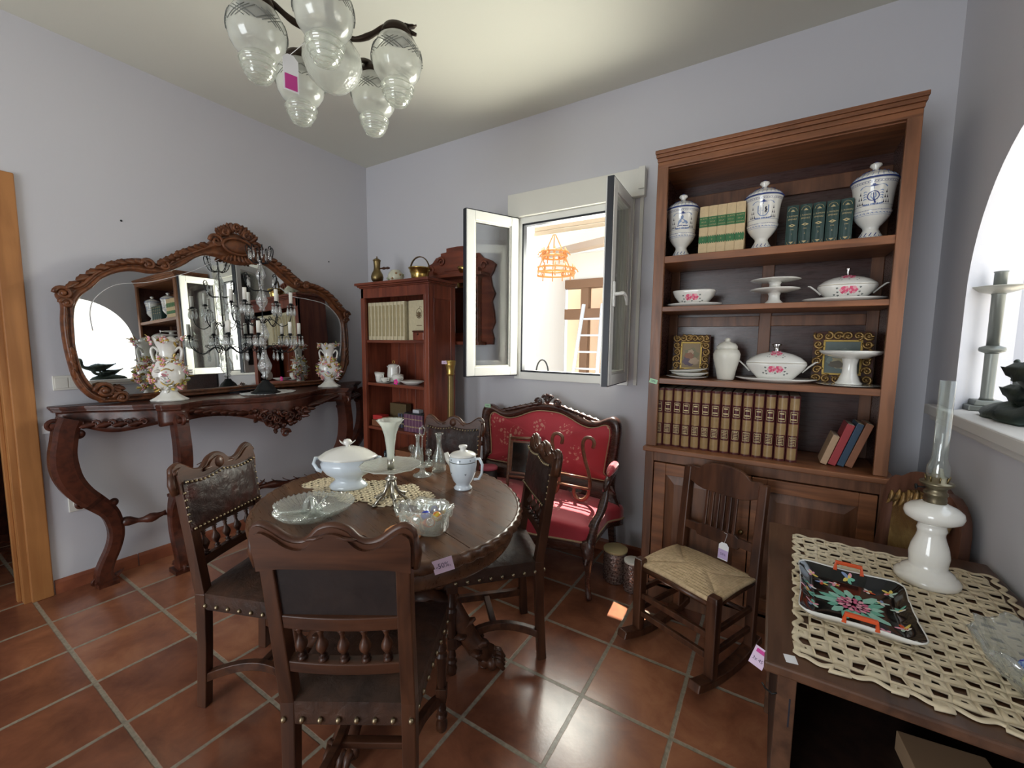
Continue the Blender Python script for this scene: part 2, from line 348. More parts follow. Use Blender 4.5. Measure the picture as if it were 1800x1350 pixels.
PLAST = plain('ivory_plastic', (.70,.69,.63), .4)
TAGP = plain('pink_paper_tag', (.68,.52,.68), .7); TAGG = plain('green_paper_tag', (.42,.68,.45), .7); TAGW = plain('white_paper_tag', (.8,.8,.82), .7); TAGV = plain('violet_ink', (.42,.25,.58), .7); TAGM = plain('magenta_paper', (.55,.05,.28), .7); PEN = plain('pen_ink', (.06,.04,.10), .7)
def fabric():
    b = NB('red_floral_damask'); v_ = b.co((1,1,1)); f = b.vor(v_, 7.5); n_ = b.noise(v_, 55, 5, .7); m_ = b.noise(v_, 17, 3, .6, 1.2); p_ = b.vor(v_, 42)
    fl = b.math('MULTIPLY', b.math('LESS_THAN', f.outputs[0], .46), b.math('LESS_THAN', p_.outputs[0], .44))
    fl = b.math('MULTIPLY', fl, b.math('GREATER_THAN', m_.outputs[0], .46))
    base = b.mix(b.noise(v_, 4, 3).outputs[0], (.42,.018,.035), (.52,.03,.05))
    q = b.n('ShaderNodeMix', _data_type='RGBA'); b.t.links.new(b.math('MULTIPLY', fl, .62), q.inputs[0]); b.t.links.new(base, q.inputs[6]); q.inputs[7].default_value = (.72,.38,.28,1)
    b.t.links.new(q.outputs[2], b.b.inputs['Base Color']); b.p(Roughness=.6, Sheen_Weight=.5)
    return b.bump(n_.outputs[0], .1, .002).m
FABRIC = fabric(); PIPING = plain('beige_piping', (.42,.30,.17), .6); VELVET = plain('pink_velvet', (.36,.07,.10), .8)
RUSH = (lambda b: (b.p(Base_Color=b.ramp(b.noise(b.co((1,1,1)), 60, 4).outputs[0], [(.3, (.44,.31,.17)), (.7, (.66,.49,.29))]), Roughness=.7), b.m)[1])(NB('woven_rush'))
LACE = plain('cream_crochet', (.66,.56,.39), .85); LACEW = plain('white_crochet', (.68,.68,.68), .85)
LIDY = plain('kraft_lid', (.55,.44,.22), .5)
def bk(name, c, rough=.55):
    b = NB(name); n_ = b.noise(b.co((1,1,1)), 45, 4); b.p(Base_Color=b.mix(n_.outputs[0], tuple(x*.75 for x in c), tuple(min(1, x*1.15) for x in c)), Roughness=rough); return b.m
B_CREAM = bk('cream_book_cloth', (.62,.47,.27)); B_GREEN = bk('green_label', (.02,.14,.04)); B_DKGREEN = bk('dark_green_leather', (.012,.045,.04), .4); B_GOLD = plain('gold_tooling', (.50,.40,.20), .45, .3)
B_MAROON = bk('maroon_leather', (.09,.018,.018), .4); B_GILT = bk('gilt_spine', (.33,.21,.09), .42); B_PAPER = bk('page_block', (.55,.48,.36)); B_LINEN = bk('linen_book_cloth', (.60,.53,.35)); B_BROWNINK = plain('brown_print', (.18,.12,.06), .6)
B_RED = bk('red_book_cloth', (.34,.03,.035)); B_BLUE = bk('navy_book_cloth', (.02,.05,.09)); B_BROWN = bk('brown_marbled_cover', (.24,.09,.04)); B_TAN = bk('tan_book_cloth', (.45,.29,.17)); B_PURPLE = bk('purple_striped_spines', (.14,.05,.11)); B_WINE = bk('wine_paper', (.22,.1,.15))
# ================================================================ ROOM SHELL
LX, BY, RXW, HC, YR = -3.318, 2.722, .617, 3.02, -3.2
WX0, WX1, WZ0, WZ1 = -1.66, -.815, 1.17, 2.33
struct(MB().bb(-6.2, 3.6, YR-.2, 3.03, -.06, 0).build('floor', TILES))
struct(MB().bb(LX-.15, .95, YR-.2, 3.02, HC, HC+.12).build('ceiling', CEIL))
m = MB(); y0, y1 = BY, BY+.30
m.bb(LX-.15, WX0, y0, y1, 0, HC).bb(WX1, .95, y0, y1, 0, HC).bb(WX0, WX1, y0, y1, 0, WZ0).bb(WX0, WX1, y0, y1, WZ1, HC)
struct(m.build('wall_back', WALL))
m = MB(); DY0, DY1, DZ = -.45, .463, 2.165
m.bb(LX-.15, LX, YR, DY0, 0, HC).bb(LX-.15, LX, DY1, BY, 0, HC).bb(LX-.15, LX, DY0, DY1, DZ, HC)
# small filled wall plug holes
m2 = MB()
struct(m.build('wall_left', WALL))
# right wall with the splayed arch
m = MB(); XO = .87; cy, cz, ri, ro = 1.80, 1.62, .55, .88; N = 28; ZS = 1.15
def archpts(r): return [(cy+r*cos(pi*k/N), cz+r*sin(pi*k/N)*(1.0)) for k in range(N+1)]
ai, ao = archpts(ri), archpts(ro)
for (X, A, r) in ((RXW, ai, ri), (XO, ao, ro)):
    YB = BY+.0; lo = cy-r; hi = cy+r
    vs_ = []; fs = []
    def quad(a, b, c, d): n = len(vs_); vs_.extend([(X, *a), (X, *b), (X, *c), (X, *d)]); fs.append((n, n+1, n+2, n+3))
    quad((YR,0), (lo,0), (lo,HC), (YR,HC)); quad((hi,0), (YB,0), (YB,HC), (hi,HC)); quad((lo,0), (hi,0), (hi,ZS), (lo,ZS))
    for k in range(N): quad(A[k], A[k+1], (A[k+1][0], HC), (A[k][0], HC))
    m.add(vs_, fs, 0, False)
for (a, b, c, d) in [((cy+ri, ZS), ai[0], ao[0], (cy+ro, ZS))] + [(ai[k], ai[k+1], ao[k+1], ao[k]) for k in range(N)] + [(ai[N], (cy-ri, ZS), (cy-ro, ZS), ao[N])]:
    m.add([(RXW, *a), (RXW, *b), (XO, *c), (XO, *d)], [(0,1,2,3)], 0, True)
m.add([(RXW, cy-ri, ZS), (RXW, cy+ri, ZS), (XO, cy+ro, ZS), (XO, cy-ro, ZS)], [(0,1,2,3)], 0, False)
struct(m.build('wall_right', WALL))
m = MB(); m.prism([(RXW-.045, 1.05), (RXW-.045, 2.53), (RXW+.001, 2.53), (RXW+.001, cy+ri+.0), (XO, cy+ro), (XO, cy-ro), (RXW+.001, cy-ri), (RXW+.001, 1.05)], 1.135, 1.178, 0)
m.prism([(RXW-.028, 1.07), (RXW-.028, 2.51), (RXW+.001, 2.51), (RXW+.001, 1.07)], 1.11, 1.135, 0)
struct(m.build('window_sill_1', plain('grey_painted_sill', (.62,.60,.57), .5), bev=.006))
# rear wall with the glazed double door that lights the room
m = MB(); m.bb(LX-.15, -2.5, YR, YR+.15, 0, HC).bb(-.5, .95, YR, YR+.15, 0, HC).bb(-2.5, -.5, YR, YR+.15, 2.45, HC)
struct(m.build('wall_rear', WALL))
g = struct(MB().bb(-2.5, -2.42, YR+.02, YR+.1, 0, 2.45).bb(-.58, -.5, YR+.02, YR+.1, 0, 2.45).bb(-1.54, -1.46, YR+.02, YR+.1, 0, 2.45).bb(-2.42, -.58, YR+.02, YR+.1, 2.37, 2.45).bb(-2.42, -.58, YR+.02, YR+.1, 0, .12).build('door_2', PVC))
MB().bb(-2.42, -1.54, YR+.055, YR+.06, .12, 2.37).build('door_glass', PANE, g); MB().bb(-1.46, -.58, YR+.055, YR+.06, .12, 2.37).build('door_glass', PANE, g)
# skirting
def skirt(name, a, b, n):
    m = MB(); a = V(a); b = V(b); d = (b-a); L = d.length; d.normalize(); n = V(n); k = max(1, round(L/.345)); s = L/k
    for i in range(k):
        p = a+d*(i*s+.0025); q = a+d*((i+1)*s-.0025); sec = [(0,0),(.011,0),(.011,.062),(.006,.078),(0,.08)]
        vs_ = [p+n*u+V((0,0,z)) for u, z in sec]+[q+n*u+V((0,0,z)) for u, z in sec]
        m.add(vs_, [(0,1,6,5),(1,2,7,6),(2,3,8,7),(3,4,9,8),(4,3,2,1,0),(5,6,7,8,9)], 0, False)
    return struct(m.build(name, W_SKIRT, fix=True))
skirt('baseboard_left', (LX, .54, 0), (LX, BY, 0), (1,0,0)); skirt('baseboard_back', (LX, BY, 0), (RXW, BY, 0), (0,-1,0)); skirt('baseboard_right', (RXW, BY, 0), (RXW, YR, 0), (-1,0,0))
# pine door frame in the left wall
m = MB()
m.bb(LX-.17, LX+.001, DY1-.035, DY1, 0, DZ).bb(LX-.17, LX+.001, DY0, DY0+.035, 0, DZ).bb(LX-.17, LX+.001, DY0, DY1, DZ-.035, DZ)
f = struct(m.build('door_1', W_PINE, bev=.002))
m = MB(); m.bb(LX, LX+.018, DY1-.01, DY1+.074, 0, DZ+.078).bb(LX, LX+.018, DY0-.074, DY0+.01, 0, DZ+.078).bb(LX, LX+.018, DY0+.01, DY1-.01, DZ-.01, DZ+.078)
m.build('door_casing', W_PINE, f, bev=.005); MB().bb(LX-.09, LX-.055, DY1-.05, DY1-.035, 0, DZ-.035).build('door_stop', W_PINE, f, bev=.002)
struct(MB().bb(-6.2, -6.1, YR, 3.0, 0, HC).bb(-6.2, LX-.15, 2.9, 3.0, 0, HC).bb(-6.2, LX-.15, YR, YR+.1, 0, HC).build('wall_hallway', WALL))
struct(MB().bb(-6.2, LX-.15, YR, 3.0, HC, HC+.1).build('ceiling_hallway', CEIL))
# ---------------------------------------------------------------- window
wnd = struct(MB().build('window_1', PVC)) if False else None
m = MB(); Y = BY
m.bb(WX0-.012, WX0+.045, Y-.012, Y+.05, WZ0-.015, WZ1).bb(WX1-.045, WX1+.012, Y-.012, Y+.05, WZ0-.015, WZ1).bb(WX0+.045, WX1-.045, Y-.012, Y+.05, WZ0-.015, WZ0+.04).bb(WX0+.045, WX1-.045, Y-.012, Y+.05, WZ1-.045, WZ1)
win = struct(m.build('window_1', PVC, bev=.003))
gk = MB(); a, b, c, d = WX0+.045, WX1-.045, WZ0+.04, WZ1-.045
for (x0, x1, z0, z1) in ((a,a+.014,c,d),(b-.014,b,c,d),(a,b,c,c+.012),(a,b,d-.014,d)): gk.bb(x0, x1, Y-.014, Y+.03, z0, z1)
gk.build('gasket', RUB, win)
m = MB(); m.bb(WX0-.065, -.735, Y-.045, Y+.001, WZ1, 2.495); m.build('shutter_box', PVCC, win, bev=.004)
m = MB(); m.bb(-.772, -.733, Y-.055, Y-.044, WZ1+.04, 2.50).bb(-.768, -.746, Y-.012, Y, 1.16, WZ1); m.build('shutter_strap_guide', PVCC, win, bev=.002)
m = MB()
for k in range(2): m.bb(WX0+.05, WX1-.05, Y+.15, Y+.165, WZ1-.03-.035*(k+1), WZ1-.032-.035*k)
m.build('roller_shutter', plain('beige_slat', (.42,.33,.24), .5), win, bev=.004)
MB().bb(WX0-.0, WX1+.0, Y+.05, Y+.33, WZ0-.03, WZ0+.012).build('outer_sill', WHITE_W, win, bev=.003)
def sash(hx, hy, ang, flip, handle):
    # local: hinge at origin, leaf runs along +x, thickness in y
    r = bpy.data.objects.new('sash', None); COL.objects.link(r); r.location = (hx, hy, 0); r.rotation_euler = (0, 0, ang); r.parent = win
    Wd, z0, z1, t, s = .418, WZ0+.018, WZ1-.012, .05, flip
    m = MB(); f_ = .062
    for (x0, x1, za, zb) in ((.004,f_,z0,z1),(Wd-f_,Wd,z0,z1),(f_,Wd-f_,z0,z0+f_),(f_,Wd-f_,z1-f_,z1)): m.bb(x0, x1, -t/2, t/2, za, zb)
    o = m.build('sash_frame', PVC, r, bev=.004)
    m = MB()
    for (x0, x1, za, zb) in ((f_,f_+.012,z0+f_,z1-f_),(Wd-f_-.012,Wd-f_,z0+f_,z1-f_),(f_,Wd-f_,z0+f_,z0+f_+.012),(f_,Wd-f_,z1-f_-.012,z1-f_)): m.bb(x0, x1, -t/2+.008, t/2-.008, za, zb)
    m.build('glazing_bead', PVCC, r, bev=.002)
    MB().bb(f_, Wd-f_, -.009, .009, z0+f_, z1-f_).build('glass_pane', PANE, r)
    m = MB()
    for (x0, x1, za, zb) in ((Wd-.004,Wd+.008,z0-.004,z1+.004),(0,Wd,z1-.003,z1+.006),(0,Wd,z0-.006,z0+.003)): m.bb(x0, x1, -.014 if s > 0 else -.02, .02 if s > 0 else .014, za, zb)
    m.build('gasket', RUB, r)
    if handle:
        m = MB(); hz = 1.70; m.bb(Wd-.044, Wd-.018, t/2*s, (t/2+.012)*s, hz-.07, hz+.07)
        o = m.build('handle_plate', PVC, r, bev=.004, fix=True)
        m = MB(); m.tube([(Wd-.03, .03*s, hz), (Wd-.03, .06*s, hz), (Wd-.045, .075*s, hz+.005), (Wd-.09, .078*s, hz), (Wd-.13, .076*s, hz-.02), (Wd-.15, .074*s, hz-.05)], [.010,.010,.011,.010,.010,.008], 8); m.build('handle', PVC, r)
    m = MB()
    for hz in (1.32, 2.15): m.cyl((0,0,hz-.035), (0,0,hz+.035), .009, seg=10)
    m.build('hinge', PVC, r)
sash(WX0+.012, BY-.03, math.atan2(-.385, -.19), 1, False)
sash(WX1-.012, BY-.03, math.atan2(-.43, .02), 1, True)
# ---------------------------------------------------------------- outside the window: courtyard
struct(MB().bb(-12, 12, 3.02, 16, -.2, -.02).build('ground_courtyard', plain('pale_concrete', (.62,.60,.56), .9)))
struct(MB().bb(-3.45, -3.25, 3.9, 7.0, -.02, 2.85).build('wall_courtyard_side', WHITE_W))
m = MB(); m.bb(-8, -3.62, 7, 7.25, -.02, 3.1).bb(-.2, 3.5, 7, 7.25, -.02, 3.1).bb(-3.62, -.2, 7, 7.25, 2.55, 3.1).bb(-3.62, -.2, 7, 7.25, -.02, .75)
struct(m.build('wall_courtyard_far', WHITE_W))
W_EXT = plain('brown_window_timber', (.22,.12,.065), .6)  # even brown of the far window's timber frame
m = MB(); m.bb(-3.62, -.2, 6.96, 7.12, 2.40, 2.55).bb(-3.62, -.2, 6.965, 7.12, 1.86, 2.04).bb(-3.62, -.2, 6.97, 7.12, .75, .86)
for x in (-3.62, -2.95, -2.3, -1.65, -1.0, -.34): m.bb(x, x+.14, 6.98, 7.11, .76, 2.54)
wo = struct(m.build('window_2', W_EXT)); MB().bb(-3.6, -.2, 7.07, 7.075, .8, 2.5).build('glass_pane', PANE, wo)
struct(MB().bb(-3.62, -.2, 7.9, 8, -.02, 3).build('wall_far_room', plain('peach_far_room', (.72,.50,.36), .8)))
m = MB(); m.bb(-8, 6, 6.35, 7.3, 3.1, 3.2); m.bb(-8, 6, 6.3, 6.4, 2.95, 3.2); struct(m.build('roof_far', plain('far_roof_cream', (.72,.60,.44), .8)))
m = MB(); m.tube([(-3.24, 4.2, 2.82), (1, 4.2, 2.82)], .03, 4); m.tube([(-3.24, 5.6, 2.72), (1, 5.6, 2.72)], .035, 4)
tag(m.build('pergola_rail', plain('white_painted_metal', (.7,.72,.7), .5)), 'pale metal pergola rails crossing the courtyard outside the window', 'pergola rails')
tag(MB().box((0,0,0), (.12,1.5,.07), 0, T(-2.05,4.6,2.52) @ RZ(.9) @ RX(.1)).build('wooden_beam', plain('grey_brown_beam', (.34,.27,.2), .7)), 'short brown timber beam jutting diagonally below the pergola rails outside', 'beam')
lad = thing('ladder', 'white aluminium ladder leaning in the courtyard outside the window', 'ladder', (-2.3, 5.8, .008))
al = plain('white_aluminium', (.75,.77,.78), .4, .3)
for s in (-.19, .17): MB().tube([(s*1.25, -.35, 0), (s*.8, .12, 2.0)], .03, 4).build('rail', al, lad)
MB().tube([(.3, .35, 0), (.2, .18, 2.0)], .025, 4).build('rear_rail', al, lad)
for k in range(8):
    t = (k+.4)/8.3; s = 1.25-.45*t; MB().tube([(-.19*s, -.35+.47*t, 2*t), (.17*s, -.35+.47*t, 2*t)], .016, 6).build('rung', al, lad)
ch = thing('hanging_basket_chandelier', 'orange wrought metal two-tier chandelier hanging outside beyond the window', 'chandelier', (-2.1, 4.2, 2.2))
OR = plain('orange_wrought_metal', (.55,.24,.07), .5, .3)
for (z, r) in ((.16, .13), (-.02, .22)):
    m = MB(); m.tube([(r*cos(2*pi*k/24), r*sin(2*pi*k/24), z) for k in range(24)], .012, 6, closed=True)
    m.tube([(r*cos(2*pi*k/24), r*sin(2*pi*k/24), z+.05) for k in range(24)], .01, 6, closed=True)
    for k in range(12):
        a = 2*pi*k/12; spiral(m, (r*cos(a), r*sin(a), z+.02), (cos(a),sin(a),0), (0,0,1), .045, 1.2, .006, n=10); m.tube([(r*cos(a),r*sin(a),z-.05),(r*cos(a),r*sin(a),z+.09)], .006, 5)
    m.build('tier_ring', OR, ch)
for k in range(3): a = 2*pi*k/3; MB().tube([(.2*cos(a), .2*sin(a), 0), (.11*cos(a), .11*sin(a), .2), (0,0,.42), (0,0,.6)], .006, 5).build('chain', OR, ch)
m = MB(); m.tube([(-.055+.055*cos(pi*k/12), 0, .11*sin(pi*k/12)) for k in range(13)], .006, 6, M=T(-1.53, 3.0, WZ0+.012)); tag(m.build('wire_hoop', IRON), 'thin dark wire hoop standing on the outer window sill', 'wire hoop')
# ---------------------------------------------------------------- beyond the arch: white porch
struct(MB().bb(.95, 12, YR-3, 3.02, -.05, -.0).build('ground_porch', plain('pale_porch_paving', (.66,.62,.56), .8)))
m = MB(); X = 2.7; r = .95; c0 = 2.0; A = [(c0+r*cos(pi*k/N), 1.25+r*sin(pi*k/N)) for k in range(N+1)]; vs_ = []; fs = []
for xx in (X, X+.25):
    X_ = xx
    def q4(a, b, c, d): n = len(vs_); vs_.extend([(X_, *a), (X_, *b), (X_, *c), (X_, *d)]); fs.append((n, n+1, n+2, n+3))
    q4((-6,0), (c0-r,0), (c0-r,2.6), (-6,2.6)); q4((c0+r,0), (9,0), (9,2.6), (c0+r,2.6)); q4((c0-r,0), (c0+r,0), (c0+r,.9), (c0-r,.9)); q4((c0-r,.9), (c0-r,1.25), (c0-r,1.25), (c0-r,.9))
    for k in range(N): q4(A[k], A[k+1], (A[k+1][0], 2.6), (A[k][0], 2.6))
m.add(vs_, fs, 0, False)
RING = [(c0+r, .9)]+A+[(c0-r, .9)]
for k in range(len(RING)): a = RING[k]; b = RING[(k+1) % len(RING)]; m.add([(X,*a),(X,*b),(X+.25,*b),(X+.25,*a)], [(0,1,2,3)], 0, True)
m.bb(X, X+.25, -6, 9, 2.6, 2.66)
struct(m.build('wall_porch', WHITE_W))
m = MB(); aw = [plain('awning_yellow', (.75,.55,.03), .6), plain('awning_orange', (.70,.25,.05), .6), plain('awning_blue', (.12,.30,.55), .6), plain('awning_white', (.8,.8,.8), .6)]
# striped awning outside the porch, seen through both openings
for k, mi in enumerate((3,3,0,0,1,2,3,1,3)): m.bb(4.4, 4.44, 6, 16, 2.5-.26*(k+1), 2.5-.26*k-.002, mi)
tag(m.build('striped_awning', aw), 'yellow, orange and blue striped screen far outside the arch', 'awning')
# ================================================================ OVAL DINING TABLE
TC = (-1.345, 1.20); TA = RAD(-16.7)
tb = thing('dining_table', 'oval dark walnut dining table with gadrooned edge on carved lion paw legs', 'table', (TC[0], TC[1], 0), TA)
ax_, by_ = .592, .520
m = MB()
def oval(pr, seg=96): return lambda: None
for half in (0, 1):
    # two leaves meet along a seam running through the top
    n = 60; pts = []
    for k in range(n+1):
        t = pi*k/n + (0 if half == 0 else pi); pts.append((ax_*.965*cos(t), by_*.965*sin(t)))
    y = .0012 if half == 0 else -.0012
    poly = [(a, b+y) for a, b in pts]
    mm = MB(); mm.prism(poly, .742, .76); mm.build('table_leaf', W_TABLE, tb, bev=.0012)
m = MB(); pr = [(.955,.757),(.97,.762),(.985,.760),(.995,.752),(1.0,.740),(.995,.728),(.985,.72),(.975,.716),(.94,.714)]
SEG = 288
m.lathe([(r_, z) for r_, z in pr], SEG, 0, None, ax_, by_, wob=lambda t, i, r_, z: (r_+(.016*(abs(sin(t*30+(z-.74)*70))-.45) if 2 <= i <= 6 else 0), z))
m.f = [f for f in m.f if len(f) == 4]; m.mi = m.mi[:len(m.f)]; m.sm = m.sm[:len(m.f)]
m.build('carved_edge', W_TABLE, tb)
m = MB(); m.lathe([(.93,.715),(.945,.70),(.94,.66),(.93,.65),(.90,.648),(.0001,.648)], 96, 0, None, ax_, by_); m.build('apron', W_TABLE, tb)
m = MB(); m.lathe([(.0001,.648),(.10,.648),(.11,.62),(.07,.60),(.055,.57),(.085,.52),(.10,.47),(.095,.42),(.06,.37),(.075,.34),(.11,.31),(.115,.24),(.08,.20),(.05,.19),(.04,.15),(.0001,.13)], 32, wob=lambda t, i, r_, z: (r_*(1+.05*sin(12*t)) if 4 <= i <= 8 else r_, z)); m.build('pedestal_column', W_CHAIR, tb)
for sgn in ((1,1),(1,-1),(-1,1),(-1,-1)):
    a = math.atan2(sgn[1]*.34, sgn[0]*.30); u = V((cos(a), sin(a), 0)); sd = V((-sin(a), cos(a), 0)); m = MB()
    P = [u*.06+V((0,0,.30)), u*.15+V((0,0,.33)), u*.25+V((0,0,.27)), u*.31+V((0,0,.17)), u*.36+V((0,0,.09)), u*.42+V((0,0,.055))]
    m.tube(P, [.045,.05,.05,.045,.04,.045], 10)
    for k in range(4):  # acanthus fringe down the knee
        p = P[1].lerp(P[4], k/3.2); leaf(m, p+V((0,0,.02)), u*.7+V((0,0,.6-.3*k)), V((0,0,1))-u*.3, .085, .035)
        leaf(m, p+sd*.02, u*.4+sd*.6-V((0,0,.2)), V((0,0,1)), .07, .03); leaf(m, p-sd*.02, u*.4-sd*.6-V((0,0,.2)), V((0,0,1)), .07, .03)
    spiral(m, u*.2+V((0,0,.40)), u, (0,0,1), .06, 1.4, .016)
    m.build('leg', W_CHAIR, tb)
    m = MB()
    for k in (-1.5,-.5,.5,1.5):
        b = u*.43+sd*(k*.024); m.ball(b+V((0,0,.042)), (.03,.022,.028), 10); m.tube([b+V((0,0,.05)), b+u*.035+V((0,0,.045)), b+u*.055+V((0,0,.016))], [.018,.015,.009], 8)
    m.ball(u*.41+V((0,0,.045)), (.045,.045,.042), 12); m.ball(u*.40+V((0,0,.013)), (.03,.03,.013), 10)
    m.build('lion_paw', W_CHAIR, tb)
# ================================================================ LEATHER CHAIRS
def turned(mb, p, h, r, mi=0):   # baluster spindle
    pr = [(.35,0),(.9,.02),(.55,.07),(.35,.1),(.8,.13),(.35,.17),(.5,.24),(1.0,.38),(1.05,.46),(.8,.56),(.45,.66),(.35,.78),(.55,.84),(.35,.88),(.8,.94),(.35,1.0)]
    mb.lathe([(q[0]*r, q[1]*h) for q in pr], 12, mi, T(*p))
def dining_chair(label):
    t = thing('dining_chair', label, 'chair', (0,0,0), 0, 'leather dining chairs round the oval table')
    BM = T(0,-.195,.455) @ RX(.145)      # plane of the back: x across, z up
    for s in (-1, 1):
        m = MB(); sq = [(-1,-1),(1,-1),(1,1),(-1,1)]
        m.tube([(s*.175,-.215,0), (s*.172,-.20,.25), (s*.17,-.195,.46)], [.019,.019,.021], sec=sq, up=(0,1,0), sm=False)
        m.tube([(s*.17,0,0), (s*.172,0,.2), (s*.176,0,.40), (s*.178,0,.455)], [.0205,.020,.019,.018], sec=sq, up=(0,1,0), sm=False, M=BM)
        m.build('rear_leg', W_CHAIRZ, t, bev=.0035)
        m = MB(); m.box((s*.19,.19,.415), (.046,.046,.09)); m.lathe([(.02,.05),(.023,.06),(.014,.075),(.019,.085),(.013,.10),(.0165,.14),(.018,.25),(.021,.275),(.024,.285),(.016,.297),(.022,.31),(.016,.325),(.0165,.36),(.0165,.375)], 14, 0, T(s*.19,.19,0), wob=lambda a, i, r, z: (r*(1+.06*cos(8*a)) if 5 <= i <= 6 else r, z)); m.box((s*.19,.19,.145), (.04,.04,.05)); m.lathe([(.014,0),(.021,.01),(.023,.03),(.015,.05),(.018,.06),(.014,.12)], 14, 0, T(s*.19,.19,0))
        m.build('front_leg', W_CHAIRZ, t, bev=.002)
        m = MB(); n = 12
        P = [(s*(.178-.055*sin(pi*k/n)**.8), -.2+.385*k/n, .12+.028*sin(pi*k/n)) for k in range(n+1)]
        m.tube(P, .017, sec=[(-.8,-1),(.8,-1),(.8,1),(-.8,1)], up=(0,0,1), sm=False); m.build('side_stretcher', W_CHAIR, t, bev=.003)
    m = MB(); m.box((0,-.005,.145), (.25,.028,.022)); m.build('cross_stretcher', W_CHAIR, t, bev=.003)
    # seat: leather stretched over the frame, with studs
    m = MB()
    def seatf(u, v_):
        w_ = .185+.03*v_; x = (u*2-1); y = -.215+.43*v_; e = max(abs(x)**6, abs(v_*2-1)**6)
        return (x*w_, y, .478-.016*e+.008*(1-x*x)*(1-(2*v_-1)**2))
    m.grid(seatf, 14, 12); loop = [seatf(k/14, 0) for k in range(14)]+[seatf(1, k/12) for k in range(12)]+[seatf(1-k/14, 1) for k in range(14)]+[seatf(0, 1-k/12) for k in range(12)]
    m.band([(p[0],p[1]) for p in loop], [(p[0]*.995,p[1]*.995) for p in loop], [(0,.462),(0,.43),(0,.402),(.6,.40),(1,.40)], lambda a, b, h: (a, b, h))
    m.prism([(-.18,-.21),(.18,-.21),(.21,.21),(-.21,.21)], .395, .402)
    for (a, b, n) in (((-.205,-.218),(.205,-.218),8), ((-.187,-.2),(-.217,.2),8), ((.187,-.2),(.217,.2),8), ((-.19,.218),(.19,.218),9)):
        for k in range(n): q = (k+.5)/n; m.ball((a[0]+(b[0]-a[0])*q, a[1]+(b[1]-a[1])*q, .415), (.0085,.0085,.0085), 8, 1)
    m.build('seat', [L_SEAT, BRASS], t)
    # carved crest rail
    top = crom([(-.205,.40),(-.208,.475),(-.196,.495),(-.178,.497),(-.155,.485),(-.12,.462),(-.085,.455),(-.06,.465),(-.035,.488),(0,.497),(.035,.488),(.06,.465),(.085,.455),(.12,.462),(.155,.485),(.178,.497),(.196,.495),(.208,.475),(.205,.40)], 60, False)
    def crest(hh, y0, y1, yo=0):
        m.prism([(p[0]*(1 if hh == 0 else .965), p[1]-hh) for p in top]+[(.14,.395-0*hh),(-.14,.395)], y0, y1, 0, BM, 'y')
    m = MB(); crest(0, -.018, .010); crest(.012, -.026, .018)
    m.tube([(p[0]*.985, -.004, p[1]-.004) for p in top[6:-6]], .0115, 8, 0, BM)
    m.ball((0,.012,.462), (.028,.015,.026), 10, 0, BM)
    for s in (-1,1):
        leaf(m, (s*.01,.014,.450), (s*1,0,.0), (0,1,0), .07, .013, 0, BM, .03)
        leaf(m, (s*.01,-.022,.480), (s*1,0,-.25), (0,-.3,1), .06, .008, 0, BM, .05); spiral(m, (s*.188,.012,.463), (s,0,0), (0,0,1), .018, 1.3, .006, M=BM)
        m.tube([(s*.205,-.004,.39),(s*.211,-.004,.43),(s*.205,-.004,.47)], [.012,.014,.012], 8, 0, BM)
    m.build('crest_rail', W_CHAIR, t)
    m = MB()
    def front(u, v_):
        x = u*2-1; return (x*.190, .024+.016*(1-x*x)*(1-(2*v_-1)**4)-.008*abs(x)**8, .245+.195*v_-.012*sin(pi*abs(x))*v_)
    m.grid(front, 16, 10, 0, BM); m.bb(-.189, .189, .004, .022, .246, .425, 0, BM)
    for k in range(19):
        x = -.178+.356*k/18
        for z in (.252,.431-.012*sin(pi*abs(x/.19))): m.ball((x,.028,z), .0062, 8, 1, BM)
    for k in range(1, 6):
        for x in (-.187,.187): m.ball((x,.018,.256+.16*k/6), .0062, 8, 1, BM)
    m.build('leather_back_panel', [L_DARK, BRASS], t)
    m = MB(); m.bb(-.16, .16, -.012, -.008, .262, .405, 0, BM); m.build('rear_back_panel', L_PLAIN, t)
    def rail(z0, z1, d=.030):
        m = MB(); n = 10; vs_ = []
        for k in range(n+1):
            x = -.165+.33*k/n; b = -.010*(1-(x/.165)**2)
            vs_ += [(x,b-d/2,z0),(x,b+d/2,z0),(x,b+d/2,z1),(x,b-d/2,z1)]
        fs = [(k*4+j, k*4+(j+1) % 4, k*4+4+(j+1) % 4, k*4+4+j) for k in range(n) for j in range(4)]+[(3,2,1,0),(n*4,n*4+1,n*4+2,n*4+3)]
        return m.add(vs_, fs, 0, False, BM)
    rail(.225,.262).build('back_rail', W_CHAIR, t, bev=.003); rail(.098,.13).build('back_rail', W_CHAIR, t, bev=.003)
    for k in range(5):
        x = -.118+.059*k; m = MB(); turned(m, (x, -.010*(1-(x/.165)**2), .13), .095, .0155); m.M = Matrix(); 
        m.v = [tuple(BM @ V(p)) for p in m.v]; m.build('spindle', W_CHAIR, t)
    return t
def hd(dx, dy): return math.atan2(dy, dx)-pi/2
chA = dining_chair('dark leather dining chair with its plain back towards us, nearest the table tag')
def place(o, rear, h, front_off=.2):
    d = V((h[0], h[1])).normalized(); o.location = (rear[0]+d.x*front_off, rear[1]+d.y*front_off, 0); o.rotation_euler = (0, 0, hd(*d))
chB = copy_thing(chA, (0,0,0), 0, 'leather dining chair standing left of the table beside the mirrored console')
chC = copy_thing(chA, (0,0,0), 0, 'leather dining chair seen edge-on between the table and the red settee')
chD = copy_thing(chA, (0,0,0), 0, 'leather dining chair behind the table, only its studded back visible')
